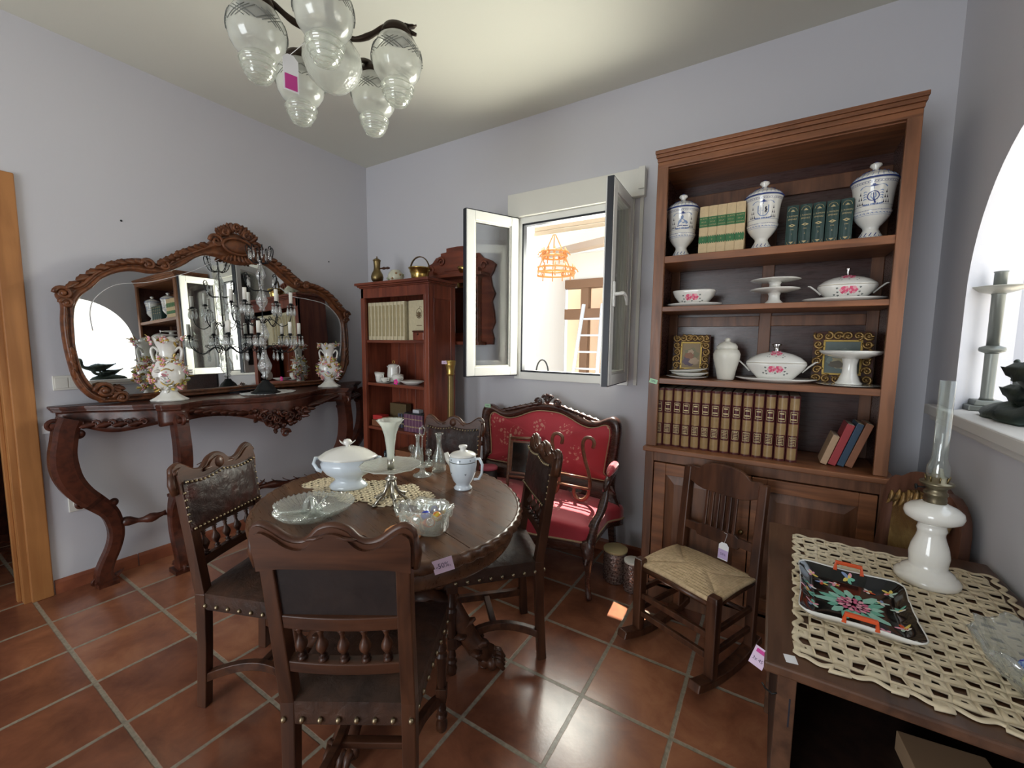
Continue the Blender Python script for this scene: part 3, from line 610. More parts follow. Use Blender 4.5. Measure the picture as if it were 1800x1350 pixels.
place(chA, (-.900, .650), (-.53, .85)); place(chB, (-1.865, .815), (.91, .42)); place(chC, (-.945, 1.70), (-.71, -.70)); place(chD, (-1.665, 1.955), (.235, -.97))
for c_ in (chA, chB, chC, chD): c_.scale = (.94, 1, 1.012)
chA.scale = (.93, 1, 1.045)
# ================================================================ things on the dining table
def lace_mesh(name, x0, x1, y0, y1, cell, mat, inside, z=.0025, seed=1, hole=(.25,.62), th=.003, parent=None, jig=.16):
    rnd = random.Random(seed); nu = int((x1-x0)/cell); nv = int((y1-y0)/cell); m = MB()
    P = {}
    def pt(i, j):
        if (i, j) not in P: P[(i, j)] = (x0+(i+rnd.uniform(-jig,jig))*cell, y0+(j+rnd.uniform(-jig,jig))*cell)
        return P[(i, j)]
    for i in range(nu):
        for j in range(nv):
            cx, cyy = x0+(i+.5)*cell, y0+(j+.5)*cell
            if not inside(cx, cyy): continue
            q = [pt(i,j), pt(i+1,j), pt(i+1,j+1), pt(i,j+1)]; c = (sum(a[0] for a in q)/4, sum(a[1] for a in q)/4)
            h = hole[1] if (i+j) % 2 == 0 else hole[0]; h *= rnd.uniform(.75, 1.12)
            n = [(c[0]+(a[0]-c[0])*h*rnd.uniform(.9,1.1), c[1]+(a[1]-c[1])*h*rnd.uniform(.8,1.0)) for a in q]
            zz = [rnd.uniform(0,.0012) for _ in range(4)]
            m.add([(a[0],a[1],z) for a in q]+[(a[0],a[1],z+.002+zz[0]) for a in n], [(0,1,5,4),(1,2,6,5),(2,3,7,6),(3,0,4,7)], 0, True)
    return m.build(name, mat, parent, solid=th)
def TX(x, y, z): return T(x, y, z)
lc = thing('lace_table_runner', 'beige openwork crochet runner under the white tureen on the oval table', 'lace runner', (-1.50, 1.20, .7605), RAD(12))
o = lace_mesh('lace_web', -.34, .34, -.15, .15, .0195, LACE, lambda x, y: (abs(x)/.33)**2.2+(abs(y)/(.13+.02*cos(x*40)))**2 < 1, .002, 3, (.36,.72), .003, lc, .24)
# white soup tureen
tu = thing('soup_tureen', 'large bluish white porcelain soup tureen with fluted lid on the beige lace runner', 'tureen', (-1.60, 1.18, .766), RAD(38)); tu.scale = (.84, .9, 1.04)
m = MB(); fl = lambda amp: (lambda t, i, r, z: (r*(1+amp*cos(8*t)), z)); 
m.lathe([(.0001,.0),(.085,.0),(.088,.008),(.08,.018),(.066,.028),(.06,.038),(.072,.05),(.105,.068),(.122,.09),(.125,.108),(.118,.122),(.128,.130),(.126,.134),(.11,.128),(.0001,.126)], 48, 0, None, 1.12, .80, wob=fl(.012)); m.build('bowl', PORCB, tu)
m = MB(); m.lathe([(.133,.133),(.135,.137),(.125,.142),(.10,.158),(.07,.17),(.035,.178),(.0001,.18)], 48, 0, None, 1.12, .80, wob=fl(.02)); l_ = m.build('lid', PORC, tu)
m = MB(); m.lathe([(.012,.176),(.010,.184),(.02,.192),(.022,.20),(.014,.21),(.0001,.213)], 16, wob=lambda t, i, r, z: (r*(1+.12*cos(6*t)), z)); 
for s in (-1,1): leaf(m, (s*.008,0,.186), (s,0,.3), (0,0,1), .035, .012)
m.build('knob', PORC, l_)
for s in (-1,1):
    m = MB(); m.tube([(s*.128,-.02,.075),(s*.150,-.022,.085),(s*.170,-.018,.11),(s*.168,0,.128),(s*.150,.012,.128),(s*.138,.02,.105)], [.008,.009,.009,.009,.008,.007], 8); m.build('handle', PORCB, tu)
# pressed glass three-lobed dish
gd = thing('divided_glass_dish', 'clear pressed glass three-lobed serving dish with central loop handle', 'glass dish', (-1.475, .925, .7605), RAD(60))
m = MB(); R3 = lambda t: .150*(.80+.20*abs(cos(1.5*t))**.6)
def gdf(scale, z, out): return lambda u, v_: None
n = 288; rings = [(0,.004),(.5,.004),(.72,.008),(.9,.020),(1.0,.034),(1.02,.036),(1.0,.031),(.9,.015),(.72,.0),(.5,0),(0,0)]
vs_ = []; fs = []
for i, (q, z) in enumerate(rings):
    for k in range(n):
        t = 2*pi*k/n; rr = R3(t)*q*(1+.010*sin(36*t)*(q > .6)); vs_.append((rr*cos(t), rr*sin(t), z+.0035*sin(48*t)*(q > .45 and (i < 6))))
for i in range(len(rings)-1):
    for k in range(n): a = i*n+k; b = i*n+(k+1) % n; fs.append((a, b, b+n, a+n))
m.add(vs_, fs); m.build('dish', GLASSC, gd)
for k in range(3):
    a = pi/3+k*2*pi/3; m = MB(); m.tube([(.012*cos(a),.012*sin(a),.012),(.06*cos(a),.06*sin(a),.014),(.115*cos(a),.115*sin(a),.024)], [.006,.0055,.004], 8); m.build('divider', GLASSC, gd)
m = MB(); m.tube([(-.03,0,.008),(-.022,0,.05),(-.008,0,.064),(.004,0,.05),(.01,0,.03),(.03,0,.008)], [.011,.009,.009,.009,.009,.011], 8); m.tube([(0,-.03,.008),(0,-.014,.04),(0,.0,.058),(0,.014,.04),(0,.03,.008)], [.01,.007,.008,.007,.01], 8); m.build('loop_handle', GLASSC, gd)
# epergne
ep = thing('glass_epergne', 'etched glass trumpet vase rising through a glass plate on silver branch feet', 'epergne', (-1.295, 1.155, .7605), .3)
m = MB(); SIL = plain('tarnished_silver', (.42,.40,.34), .3, 1)
for k in range(4):
    a = pi/4+k*pi/2; c_, s_ = cos(a), sin(a)
    m.tube([(.012*c_,.012*s_,.105),(.018*c_,.018*s_,.07),(.03*c_,.03*s_,.045),(.055*c_,.055*s_,.02),(.068*c_,.068*s_,.004)], [.006,.007,.008,.007,.008], 8)
    spiral(m, (.04*c_,.04*s_,.03), (c_,s_,0), (0,0,1), .018, 1.3, .004, n=12); m.ball((.068*c_,.068*s_,.006), (.012,.012,.006), 8)
    leaf(m, (.02*c_,.02*s_,.06), (c_,s_,-.8), (c_,s_,1), .05, .014)
m.lathe([(.02,.10),(.024,.108),(.014,.115),(.012,.13),(.02,.14),(.02,.145),(.0001,.146)], 16); m.lathe([(.0001,.148),(.014,.148),(.013,.19),(.0001,.19)], 12)
m.build('silver_stand', SIL, ep)
m = MB(); m.lathe([(.012,.140),(.05,.146),(.09,.152),(.118,.162),(.121,.166),(.116,.165),(.088,.156),(.05,.150),(.012,.145)], 60, wob=lambda t, i, r, z: (r*(1+.02*cos(20*t)*(i in (3,4,5))), z+.0015*cos(10*t)*(i in (3,4,5)))); m.build('glass_plate', GLASSF, ep)
m = MB(); m.lathe([(.0001,.175),(.012,.176),(.014,.20),(.017,.24),(.024,.29),(.036,.325),(.050,.345),(.053,.349),(.049,.347),(.034,.325),(.021,.29),(.014,.24),(.010,.20),(.0001,.19)], 40, wob=lambda t, i, r, z: (r*(1+.05*cos(12*t)*(6 <= i <= 9)), z)); m.build('trumpet_vase', GLASSF, ep)
# rectangular cut glass bowl with glass eggs, on an orange coaster
co_ = tag(MB().lathe([(.0001,0),(.070,0),(.072,.003),(.070,.006),(.0001,.006)], 32, 0, T(-1.055,1.0,.7605), wob=lambda t, i, r, z: (r*(1+.02*cos(16*t)), z)).build('cork_coaster', (lambda b: (b.p(Base_Color=b.ramp(b.vor(b.co((1,1,1)), 90).outputs[0], [(.2, (.25,.07,.02)), (.5, (.62,.27,.10))]), Roughness=.7), b.m)[1])(NB('orange_lattice_coaster'))), 'round orange patterned coaster poking out from under the cut glass bowl', 'coaster')
gb = thing('cut_glass_bowl', 'rectangular thick cut glass bowl holding coloured glass eggs near the table tag', 'glass bowl', (-1.005, 1.045, .767), RAD(18))
def sq(t, e=.55): c_, s_ = cos(t), sin(t); return (abs(c_)**e*(1 if c_ > 0 else -1), abs(s_)**e*(1 if s_ > 0 else -1))
vs_ = []; fs = []; n = 80; rings = [(.0,.0),(.72,.0),(.80,.006),(.82,.05),(.90,.066),(1.0,.080),(.98,.086),(.90,.076),(.76,.05),(.72,.014),(0,.010)]
for i, (q, z) in enumerate(rings):
    for k in range(n):
        t = 2*pi*k/n; a, b = sq(t); ri_ = 1+.022*cos(40*t)*(2 <= i <= 6); vs_.append((a*.098*q*ri_, b*.068*q*ri_, z+(.006*cos(4*t)+.004*cos(10*t))*(4 <= i <= 7)))
for i in range(len(rings)-1):
    for k in range(n): a = i*n+k; b = i*n+(k+1) % n; fs.append((a, b, b+n, a+n))
m = MB(); m.add(vs_, fs); m.build('bowl_body', GLASSC, gb)
m = MB()
for s in (-1,1):
    for k in range(3): m.ball((-.05+.05*k+.0, s*.0635, .06), (.015,.004,.015), 12, 0); 
for s in (-1,1):
    for k in (-1,1): m.ball((s*.089, k*.025, .06), (.004,.014,.014), 12, 0)
m.build('lens_bosses', GLASSC, gb)
def egg(label, loc, c1, c2, rz, grp, r=.017):
    nm = 'egg_'+c1[0]+c2[0]
    if nm not in MATS:
        b = NB(nm); f_ = b.noise(b.co((1,1,1)), 45, 2, .5, 2.5); b.p(Base_Color=b.ramp(f_.outputs[0], [(.42, c1[1]), (.58, c2[1])]), Roughness=.08); b.b.inputs['Coat Weight'].default_value = .5
    o = MB().lathe([(sin(pi*k/12)*r*(1-.12*cos(pi*k/12)*1), -cos(pi*k/12)*r*1.35) for k in range(13)], 20).build('glass_egg', MATS[nm]); o.data.vertices[0].co.x += 0
    o.location = loc; o.rotation_euler = (1.45, .2, rz); return tag(o, label, 'glass egg', grp)
cW, cR, cB, cO, cG, cY = ('white',(.8,.7,.65)), ('red',(.55,.03,.03)), ('blue',(.01,.03,.45)), ('orange',(.85,.22,.03)), ('green',(.03,.28,.10)), ('yellow',(.8,.6,.06))
ge = 'glass eggs in the rectangular bowl'
egg('orange and white glass egg at the left of the rectangular bowl', (-1.045,1.045,.797), cO, cW, .3, ge); egg('deep blue glass egg lying uppermost in the rectangular bowl', (-1.012,1.058,.812), cB, ('bright',(.02,.06,.7)), 1.2, ge)
egg('orange and yellow glass egg at the right of the rectangular bowl', (-.975,1.075,.812), cO, cY, .8, ge); egg('red and orange glass egg beside the deep blue one', (-.985,1.045,.797), cR, cO, 2.1, ge)
egg('pale pink mottled glass egg low in the rectangular bowl', (-1.03,1.022,.795), ('pinkish',(.7,.3,.25)), cW, 1.9, ge)
# white coffee pot with sprigs
cp = thing('porcelain_coffee_pot', 'bluish white porcelain coffee pot with a domed knobbed lid near the table rim', 'coffee pot', (-1.17, 1.465, .7605), RAD(14))
pr = [(.0001,0),(.04,0),(.042,.006),(.034,.014),(.032,.024),(.045,.04),(.057,.075),(.062,.11),(.062,.135),(.058,.15),(.055,.153),(.0001,.153)]
m = MB(); m.lathe(pr, 36); m.lathe([(.0625,.128),(.0628,.130),(.0625,.132)], 36, 1)
def sprig(m, r, z, a, s, mi): 
    for (du, dz, c) in ((0,0,mi),(-.6,.4,mi),(.6,.4,mi),(0,-.7,mi)): m.ball((cos(a+du*s/r)*r, sin(a+du*s/r)*r, z+dz*s), (s*.45,s*.45,s*.3), 6, c)
for k in range(8): sprig(m, .061, .141, k*pi/4+.2, .004, 2)
for k in range(5): sprig(m, .0585, .08, k*2*pi/5+.3, .004, 2)
m.build('body', [PORCB, GREYL, INK], cp)
m = MB(); m.lathe([(.06,.153),(.061,.157),(.05,.165),(.03,.172),(.016,.176),(.013,.184),(.02,.192),(.018,.2),(.0001,.203)], 32); m.build('lid', PORC, cp)
m = MB(); m.tube([(.058,0,.142),(.08,0,.145),(.094,0,.12),(.092,0,.08),(.078,0,.052),(.054,0,.048)], [.006,.007,.007,.006,.006,.006], 8); m.build('handle', PORCB, cp)
m = MB(); m.tube([(-.05,0,.11),(-.075,0,.13),(-.085,0,.158)], [.022,.014,.010], 10); m.build('spout', PORC, cp)
# cruet set and decanter
cr = thing('glass_cruet_set', 'clear glass cruet bottles with stoppers on a footed stand', 'cruet set', (-1.455, 1.50, .7605), RAD(30))
m = MB(); m.lathe([(.0001,0),(.045,0),(.047,.004),(.02,.014),(.012,.03),(.012,.045),(.05,.05),(.052,.054),(.0001,.056)], 32); m.build('footed_stand', GLASSB, cr)
m = MB(); m.tube([(0,0,.05),(0,0,.20)], .004, 6); m.tube([(0,0,.20),(-.012,0,.215),(-.010,0,.24),(.004,0,.25),(.014,0,.235),(.010,0,.21),(0,0,.198)], .004, 6, closed=False); m.build('loop_carrier', GLASS, cr)
def bottle(mb, c, s=1): mb.lathe([(.0001,0),(.026*s,0),(.028*s,.006),(.028*s,.04*s),(.025*s,.06*s),(.012*s,.09*s),(.009*s,.115*s),(.011*s,.14*s),(.018*s,.15*s),(.012*s,.148*s),(.006*s,.115*s),(.009*s,.09*s),(.022*s,.058*s),(.024*s,.008),(.0001,.006)], 24, 0, T(*c), wob=lambda t, i, r, z: (r*(1+.03*cos(9*t)*(1 <= i <= 4)), z))
m = MB(); bottle(m, (-.022,0,.057), 1.0); m.build('cruet_bottle', GLASS, cr)
m = MB(); m.lathe([(.005,.0),(.006,.02),(.004,.026),(.014,.036),(.016,.048),(.010,.06),(.0001,.064)], 12, 0, T(-.045,-.03,.10)); m.lathe([(.0001,0),(.022,0),(.024,.05),(.008,.055),(.0001,.056)], 20, 0, T(-.045,-.03,.05)); m.build('stopper_jar', GLASS, cr)
m = MB(); m.lathe([(.005,.0),(.006,.02),(.004,.026),(.014,.036),(.016,.048),(.010,.06),(.0001,.064)], 12, 0, T(.035,-.01,.075)); m.lathe([(.0001,0),(.018,0),(.018,.03),(.008,.032),(.0001,.033)], 20, 0, T(.035,-.01,.05)); m.build('stopper_jar', GLASS, cr)
de = thing('small_glass_decanter', 'small clear glass decanter with flared lip behind the coffee pot', 'decanter', (-1.435, 1.60, .7605))
m = MB(); bottle(m, (0,0,0), 1.32); m.build('decanter_body', GLASS, de)
def paper_tag(label, w_, h_, M, mats, txt='', ts=.02, name='price_tag', hole=False):
    m = MB(); 
    if hole: m.prism([(-w_/2,-h_/2),(w_/2,-h_/2),(w_/2,h_*.28),(w_*.28,h_/2),(-w_*.28,h_/2),(-w_/2,h_*.28)], -.0004, .0004, 0, M)
    else: m.box((0,0,0), (w_,h_,.0008), 0, M)
    if txt: m.text(txt, ts, M @ T(0,0,.0009), 1)
    if len(mats) > 2: m.box((0,-h_*.2,.0006), (w_*.98,h_*.5,.0004), 2, M)
    return tag(m.build(name, mats), label, 'price tag')
def face(p, n, up=(0,0,1), roll=0):
    z = V(n).normalized(); x = V(up).cross(z).normalized(); y = z.cross(x)
    return Matrix(((x.x,y.x,z.x,p[0]),(x.y,y.y,z.y,p[1]),(x.z,y.z,z.z,p[2]),(0,0,0,1))) @ RZ(roll)
paper_tag('pink paper sale tag reading 50% hanging from the front rim of the oval table', .062, .040, face((-.812,.922,.750), (.55,-.83,.25), roll=.3), [TAGP, PEN, ], '-50%.', .021)
CORD_A = [(0.765, 1.468), (0.761, 1.569), (0.79, 1.654), (0.884, 1.735), (1.05, 1.773), (1.256, 1.861), (1.385, 1.941), (1.446, 1.978)]
CORD_B = [(1.866, 1.834), (1.964, 1.778), (2.085, 1.767), (2.266, 1.736), (2.391, 1.622), (2.404, 1.471), (2.381, 1.294)]
# ================================================================ CONSOLE + BIG MIRROR on the left wall
CY, CZ = 1.575, 1.052
cs = thing('console_table', 'long dark carved console table with scrolled legs below the wall mirror', 'console table', (LX, CY, 0))
half = [(1.0,.055),(.97,.085),(.88,.12),(.80,.20),(.72,.27),(.64,.32),(.60,.36),(.655,.385),(.64,.42),(.56,.46),(.50,.41),(.42,.375),(.33,.39),(.22,.46),(.12,.51),(0,.53)]
prof = [(-a, b) for a, b in half]+[(a, b) for a, b in half[::-1][1:]]
def outline(k, d): return [(0.002, -1.0*k)]+[(max(.004, b+d), a*k) for a, b in prof]+[(0.002, 1.0*k)]
m = MB(); 
m.prism(outline(1, 0), CZ-.014, CZ, 0); m.prism(outline(.995, -.006), CZ-.022, CZ-.012); m.prism(outline(.988, -.014), CZ-.034, CZ-.02)
m.build('console_top', W_CONS, cs, bev=.003)
# apron: wavy hanging frieze following the front
m = MB(); pts = crom([(b-.03, a*.97, 0) for a, b in prof], 90, False); vs_ = []; fs = []
def drop(y):
    a = abs(y); return .075+.028*max(0, cos(a*pi/.36))*(a > .5)+.10*math.exp(-(a/.18)**2)+.045*math.exp(-((a-.33)/.13)**2)*0+.03*math.exp(-((a-.80)/.10)**2)
for p in pts:
    p = V((max(.02, p.x), p.y, 0)); d = drop(p.y)
    vs_ += [(p.x, p.y, CZ-.03), (p.x+.006, p.y, CZ-.05), (p.x-.004, p.y, CZ-.03-d*.75), (p.x+.004, p.y, CZ-.03-d), (p.x-.02, p.y, CZ-.03-d), (p.x-.03, p.y, CZ-.03)]
for i in range(len(pts)-1):
    for k in range(6): fs.append((i*6+k, i*6+(k+1) % 6, i*6+6+(k+1) % 6, i*6+6+k))
m.add(vs_, fs, 0, True); m.build('carved_apron', W_CONS, cs, fix=True).location.x = .008
# carved flower cluster at the centre and sprays along the apron
rnd = random.Random(5); m = MB()
for k in range(46):
    a = rnd.uniform(-.17,.17); zz = CZ-.09-rnd.uniform(0,.16)*(1-(abs(a)/.19)**1.5); p = V((.51+rnd.uniform(-.01,.025)-(abs(a)/.2)*.04, a, zz)); q = rnd.uniform(.010,.020)
    m.ball(p, (q,q,q), 8)
    if k % 2 == 0: leaf(m, p, (.3, rnd.uniform(-1,1), rnd.uniform(-1,.3)), (1,0,.2), rnd.uniform(.04,.07), .016)
for k in range(7): spiral(m, (.52, -.14+.047*k, CZ-.12-.02*(k % 3)), (0,1,0), (0,0,1), .026, 1.4, .007, start=k)
spiral(m, (.53,0,CZ-.255), (0,1,0), (0,0,1), .03, 1.3, .011); m.build('carved_flower_cluster', W_CONS, cs)
for s in (-1,1):
    m = MB()
    for k in range(7): y = s*(.20+.04*k); x = .47-.014*k; leaf(m, (x, y, CZ-.10+.006*k), (.1, s*1, .15), (1,0,0), .09, .02)
    m.build('apron_carving', W_CONS, cs); m = MB()
    for k in range(5): y = s*(.68+.055*k); leaf(m, (.30-.045*k, y, CZ-.10), (-.5, s, -.2), (1,s*.4,0), .07, .018); spiral(m, (.30-.045*k, y, CZ-.10), (-.5,s*.8,0), (0,0,1), .022, 1.2, .007, n=10)
    m.build('apron_carving', W_CONS, cs)
# scrolled legs: profile (offset, z, width)
LEG = [(.02,.985,.05),(.0,.93,.05),(-.01,.87,.05),(-.02,.80,.052),(-.018,.72,.055),(.0,.64,.053),(.04,.56,.050),(.095,.49,.046),(.145,.42,.040),(.165,.34,.036),(.166,.27,.034),(.148,.20,.033),(.118,.13,.034),(.10,.07,.038),(.105,.02,.045)]
def cleg(base, d, n_, name='leg'):
    # d = horizontal direction in which the leg swings back, n_ = thickness direction
    m = MB(); b = V((base[0], base[1], 0)); d = V((d[0], d[1], 0)).normalized(); n_ = V((n_[0], n_[1], 0)).normalized()
    pts = crom([(o, z, wd) for o, z, wd in LEG], 40, False); vs_ = []; fs = []
    for k, p in enumerate(pts):
        a = pts[max(0, k-1)]; c = pts[min(len(pts)-1, k+1)]; t = V((c.x-a.x, c.y-a.y)).normalized(); nx, nz = -t.y, t.x; th = .030 if p.y > .5 else .022
        for (u, w_) in ((-1,-1),(-1,1),(-.6,1.25),(.6,1.25),(1,1),(1,-1)): 
            q = b+d*(p.x+nx*p.z*u)+n_*(th*w_)+V((0,0,p.y+nz*p.z*u)); vs_.append(q)
    for i in range(len(pts)-1):
        for k in range(6): fs.append((i*6+k, i*6+(k+1) % 6, i*6+6+(k+1) % 6, i*6+6+k))
    fs += [(5,4,3,2,1,0), tuple((len(pts)-1)*6+k for k in range(6))]
    m.add(vs_, fs, 0, False); z3 = V((0,0,1))
    for (o, z, r, st) in ((-.045,.955,.034,0),(.05,.90,.03,2),(.165,.475,.024,3),(.035,.50,.024,1),(.065,.03,.02,0)): spiral(m, b+d*o+z3*z, d, z3, r, 1.25, .012, start=st); m.cyl(b+d*o+z3*z-n_*.026, b+d*o+z3*z+n_*.026, r*.45, seg=10)
    leaf(m, b+d*.13+z3*.03, d*.6+z3*.1, z3, .06, .03); pass
    m.box(tuple(b+d*.11+z3*.012), (.10,.09,.024)); return m.build(name, W_CONS, cs, bev=.003, fix=True)
cleg((.10,-.955), (0,1), (1,0)); cleg((.10,.955), (0,-1), (1,0)); cleg((.40,-.55), (-1,.0), (0,-1)); cleg((.40,.55), (-1,0), (0,1))
m = MB(); P = [(.10,-.76,.345),(.13,-.66,.33),(.15,-.56,.345)]; rr = [.024,.03,.026]
m.tube(crom(P, 12, False), [.022+.008*sin(k*1.1) for k in range(12)], 8); m.tube(crom([(.15,.56,.345),(.13,.66,.33),(.10,.76,.345)], 12, False), [.022+.008*sin(k*1.1) for k in range(12)], 8)
P = crom([(.26,-.52,.335),(.22,-.35,.32),(.2,-.18,.335),(.2,0,.36),(.2,.18,.335),(.22,.35,.32),(.26,.52,.335)], 40, False); m.tube(P, [.024+.007*sin(k*.9) for k in range(40)], 8)
for k in range(3, 38, 3): leaf(m, P[k]+V((0,0,.015)), (0, 1 if k < 20 else -1, .35), (0,0,1), .06, .02)
m.build('carved_stretcher', W_CONS, cs)
# mirror
mr = thing('console_mirror', 'wide carved wood framed mirror with leafy crest above the console', 'mirror', (LX+.115, 1.538, .008), rot=(0, RAD(-2), RAD(2))); mr.scale = (1, .985, .992)
ho = [(.70,1.056),(.80,1.075),(.85,1.12),(.888,1.2),(.91,1.36),(.915,1.5),(.908,1.6),(.925,1.655),(.89,1.70),(.85,1.71),(.81,1.755),(.77,1.80),(.69,1.86),(.62,1.89),(.56,1.905),(.51,1.90),(.47,1.878),(.43,1.888),(.40,1.93),(.36,1.96),(.28,2.005),(.2,2.05),(.15,2.10),(.10,2.13),(0,2.15)]
hi = [(.68,1.098),(.74,1.108),(.80,1.145),(.845,1.235),(.865,1.36),(.865,1.45),(.863,1.52),(.85,1.60),(.82,1.66),(.78,1.70),(.755,1.73),(.73,1.76),(.67,1.80),(.6,1.822),(.53,1.82),(.50,1.822),(.46,1.83),(.42,1.845),(.385,1.86),(.32,1.905),(.26,1.955),(.20,1.985),(.13,1.985),(.07,1.965),(0,1.955)]
def both(h): L = [(-a, b) for a, b in h]; return [(0, h[0][1])]+L+[(a, b) for a, b in h[::-1][1:]]
n0 = len(both(ho)); O_ = both(ho); I_ = both(hi)
def loop2(A, n): return [(p.x, p.y) for p in crom([(a, b, 0) for a, b in A], n)]
# keep correspondence: interpolate segment-wise instead of by length
def fine(A, k=6):
    out = []; m_ = len(A)
    for i in range(m_):
        p0, p1, p2, p3 = [V(A[(i+j) % m_]) for j in (-1,0,1,2)]
        for q in range(k): t = q/k; out.append(.5*((2*p1)+(p2-p0)*t+(2*p0-5*p1+4*p2-p3)*t*t+(3*p1-p0-3*p2+p3)*t**3))
    return [(p.x, p.y) for p in out]
FO, FI = fine(O_, 4), fine(I_, 4)
m = MB(); m.band(FO, FI, [(0,0),(0,.018),(.08,.034),(.25,.045),(.42,.040),(.5,.028),(.62,.030),(.72,.040),(.86,.038),(.97,.022),(1.0,.014),(1.0,0)], lambda a, b, h: (h, a, b)); m.build('frame', W_MIR, mr)
m = MB(); m.prism([(a*1.006, 1.10+(b-1.10)*1.004) for a, b in FI], .004, .012, 0, None, 'x'); m.build('mirror_glass', MIRROR, mr)
m = MB()
# crest cartouche
m.ball((.012,0,2.115), (.016,.085,.062), 20)
m.ball((.04,0,2.075), (.022,.095,.05), 20); 
m.tube([(.055,.10*cos(2*pi*k/24),2.075+.055*sin(2*pi*k/24)) for k in range(24)], .009, 6, closed=True)
m.build('crest_cartouche', W_MIR, mr); m = MB()
for s in (-1,1):
    spiral(m, (.04,s*.13,2.09), (0,s,0), (0,0,1), .045, 1.5, .014); spiral(m, (.04,s*.075,2.165), (0,s,0), (0,0,1), .035, 1.4, .012); 
    for k in range(6): leaf(m, (.035,s*(.03+.012*k),2.12+.012*(6-k)*.6), (0,s*(.2+.18*k),1), (1,0,0), .07, .022)
    for k in range(5): leaf(m, (.035,s*(.17+.035*k),2.045-.02*k), (0,s,.05), (1,0,0), .075, .022)
for k in range(5): leaf(m, (.04,(k-2)*.018,2.17), (0,(k-2)*.3,1), (1,0,0), .065, .018)
spiral(m, (.05,0,2.205), (0,1,0), (0,0,1), .028, 1.4, .011); m.ball((.055,0,2.21), .012, 8)
for k in range(9): leaf(m, (.05, (k-4)*.02, 2.02-.004*abs(k-4)), (0,(k-4)*.25,-1), (1,0,0), .05, .016)
m.build('carved_crest', W_MIR, mr)
m = MB()
m = MB()
for s in (-1,1):
    m = MB()
    for k in range(9): 
        t = k/8; y = .47+.36*t; z = 1.87-.14*t*t+.02*sin(pi*t)-.002; leaf(m, (.035,s*y,z), (0,s,.25-.9*t), (1,0,0), .075, .02)
    m.build('carved_leaf_run', W_MIR, mr); m = MB()
    for (y, z, r) in ((.52,1.872,.032),(.44,1.875,.03),(.90,1.66,.035),(.89,1.61,.026),(.77,1.13,.045),(.70,1.085,.035)): spiral(m, (.042,s*y,z), (0,s,0), (0,0,1), r, 1.5, .012); m.ball((.045,s*y,z), r*.4, 8)
    for k in range(5): leaf(m, (.04,s*(.30+.03*k),1.99-.02*k), (0,s*.8,-.35), (1,0,0), .07, .022)
    for k in range(4): leaf(m, (.035,s*(.80-.02*k),1.12+.01*k), (0,-s,-.3), (1,0,0), .06, .02)
    for k in range(4): leaf(m, (.035,s*.88,1.20+.04*k), (0,s*.2,1), (1,0,0), .06, .016)
    m.build('carved_scrolls', W_MIR, mr)
# loose white cord across the mirror
m = MB(); x_ = .016
m.tube(crom([(x_,a-1.555,b) for a,b in CORD_A], 60, False), .0016, 5); m.tube(crom([(x_,a-1.555,b) for a,b in CORD_B], 60, False), .0016, 5)
o = m.build('hanging_wire', TAGW); o.location = (LX+.116, 1.538, .008); o.rotation_euler = (0, RAD(-2), RAD(2)); o.scale = (1, .985, .992); tag(o, 'thin white wire looped across the face of the carved console mirror', 'wire')
# doily and candelabrum
dz = CZ+.001
rd = thing('white_lace_doily', 'white crochet doily under the crystal candelabrum on the console', 'doily', (-3.03, 1.60, dz), .05)
lace_mesh('lace_web', -.17, .17, -.20, .20, .0145, LACEW, lambda x, y: (x/.13)**2+(y/.18)**2 < 1+.06*cos(9*math.atan2(y,x)), .002, 8, (.3,.5), .002, rd)
cdl = thing('crystal_candelabrum', 'tall crystal drop candelabrum with white candle tubes in front of the mirror', 'candelabrum', (-2.985, 1.557, dz+.005))
m = MB(); m.lathe([(.0001,0),(.085,0),(.088,.005),(.07,.015),(.055,.035),(.045,.055),(.025,.075),(.018,.09),(.0001,.092)], 24, wob=lambda t, i, r, z: (r*(1+.05*cos(6*t)), z)); m.build('iron_base', IRON, cdl)
m = MB(); m.cyl((0,0,.08), (0,0,.93), .0045, seg=8); m.build('centre_rod', IRON, cdl)
for (z, s) in ((.10,1.2),(.33,1),(.56,1.0),(.74,.85)):
    m = MB(); m.lathe([(.010,0),(.020,.01),(.013,.022),(.030,.05),(.036,.075),(.024,.11),(.013,.14),(.011,.17),(.017,.18),(.011,.19)], 14, 0, T(0,0,z) @ SC(s,s,s), wob=lambda t, i, r, z: (r*(1+.06*cos(7*t)), z)); m.build('crystal_baluster', CRYST, cdl)
proto = {}
def shape(name, fn, mat):
    if name not in proto: mm = MB(); fn(mm); proto[name] = [mm, mat]
    return proto[name]
def mk(name, M, parent):
    e = proto[name]
    if isinstance(e[0], MB): o = e[0].build(name, e[1], parent); e[0] = o
    else: o = e[0].copy(); COL.objects.link(o); o.parent = parent
    o.matrix_local = M; return o
shape('crystal_drop', lambda m: (m.lathe([(.0001,0),(.0075,.012),(.0085,.03),(.004,.055),(.0001,.058)], 6, 0, T(0,0,-.078), sm=False), m.lathe([(.0001,0),(.0075,.008),(.0001,.016)], 6, 0, T(0,0,-.018), sm=False)), CRYST)
shape('candle_tube', lambda m: m.lathe([(.0001,0),(.0115,0),(.0115,.074),(.0105,.076),(.0001,.076)], 12), plain('candle_white', (.80,.79,.72), .4))
def pan(m): m.lathe([(.004,-.02),(.007,-.014),(.006,-.004),(.018,.0),(.021,.003),(.012,.003),(.010,.012),(.009,.012)], 14)
shape('drip_pan', pan, IRON)
nd = 0
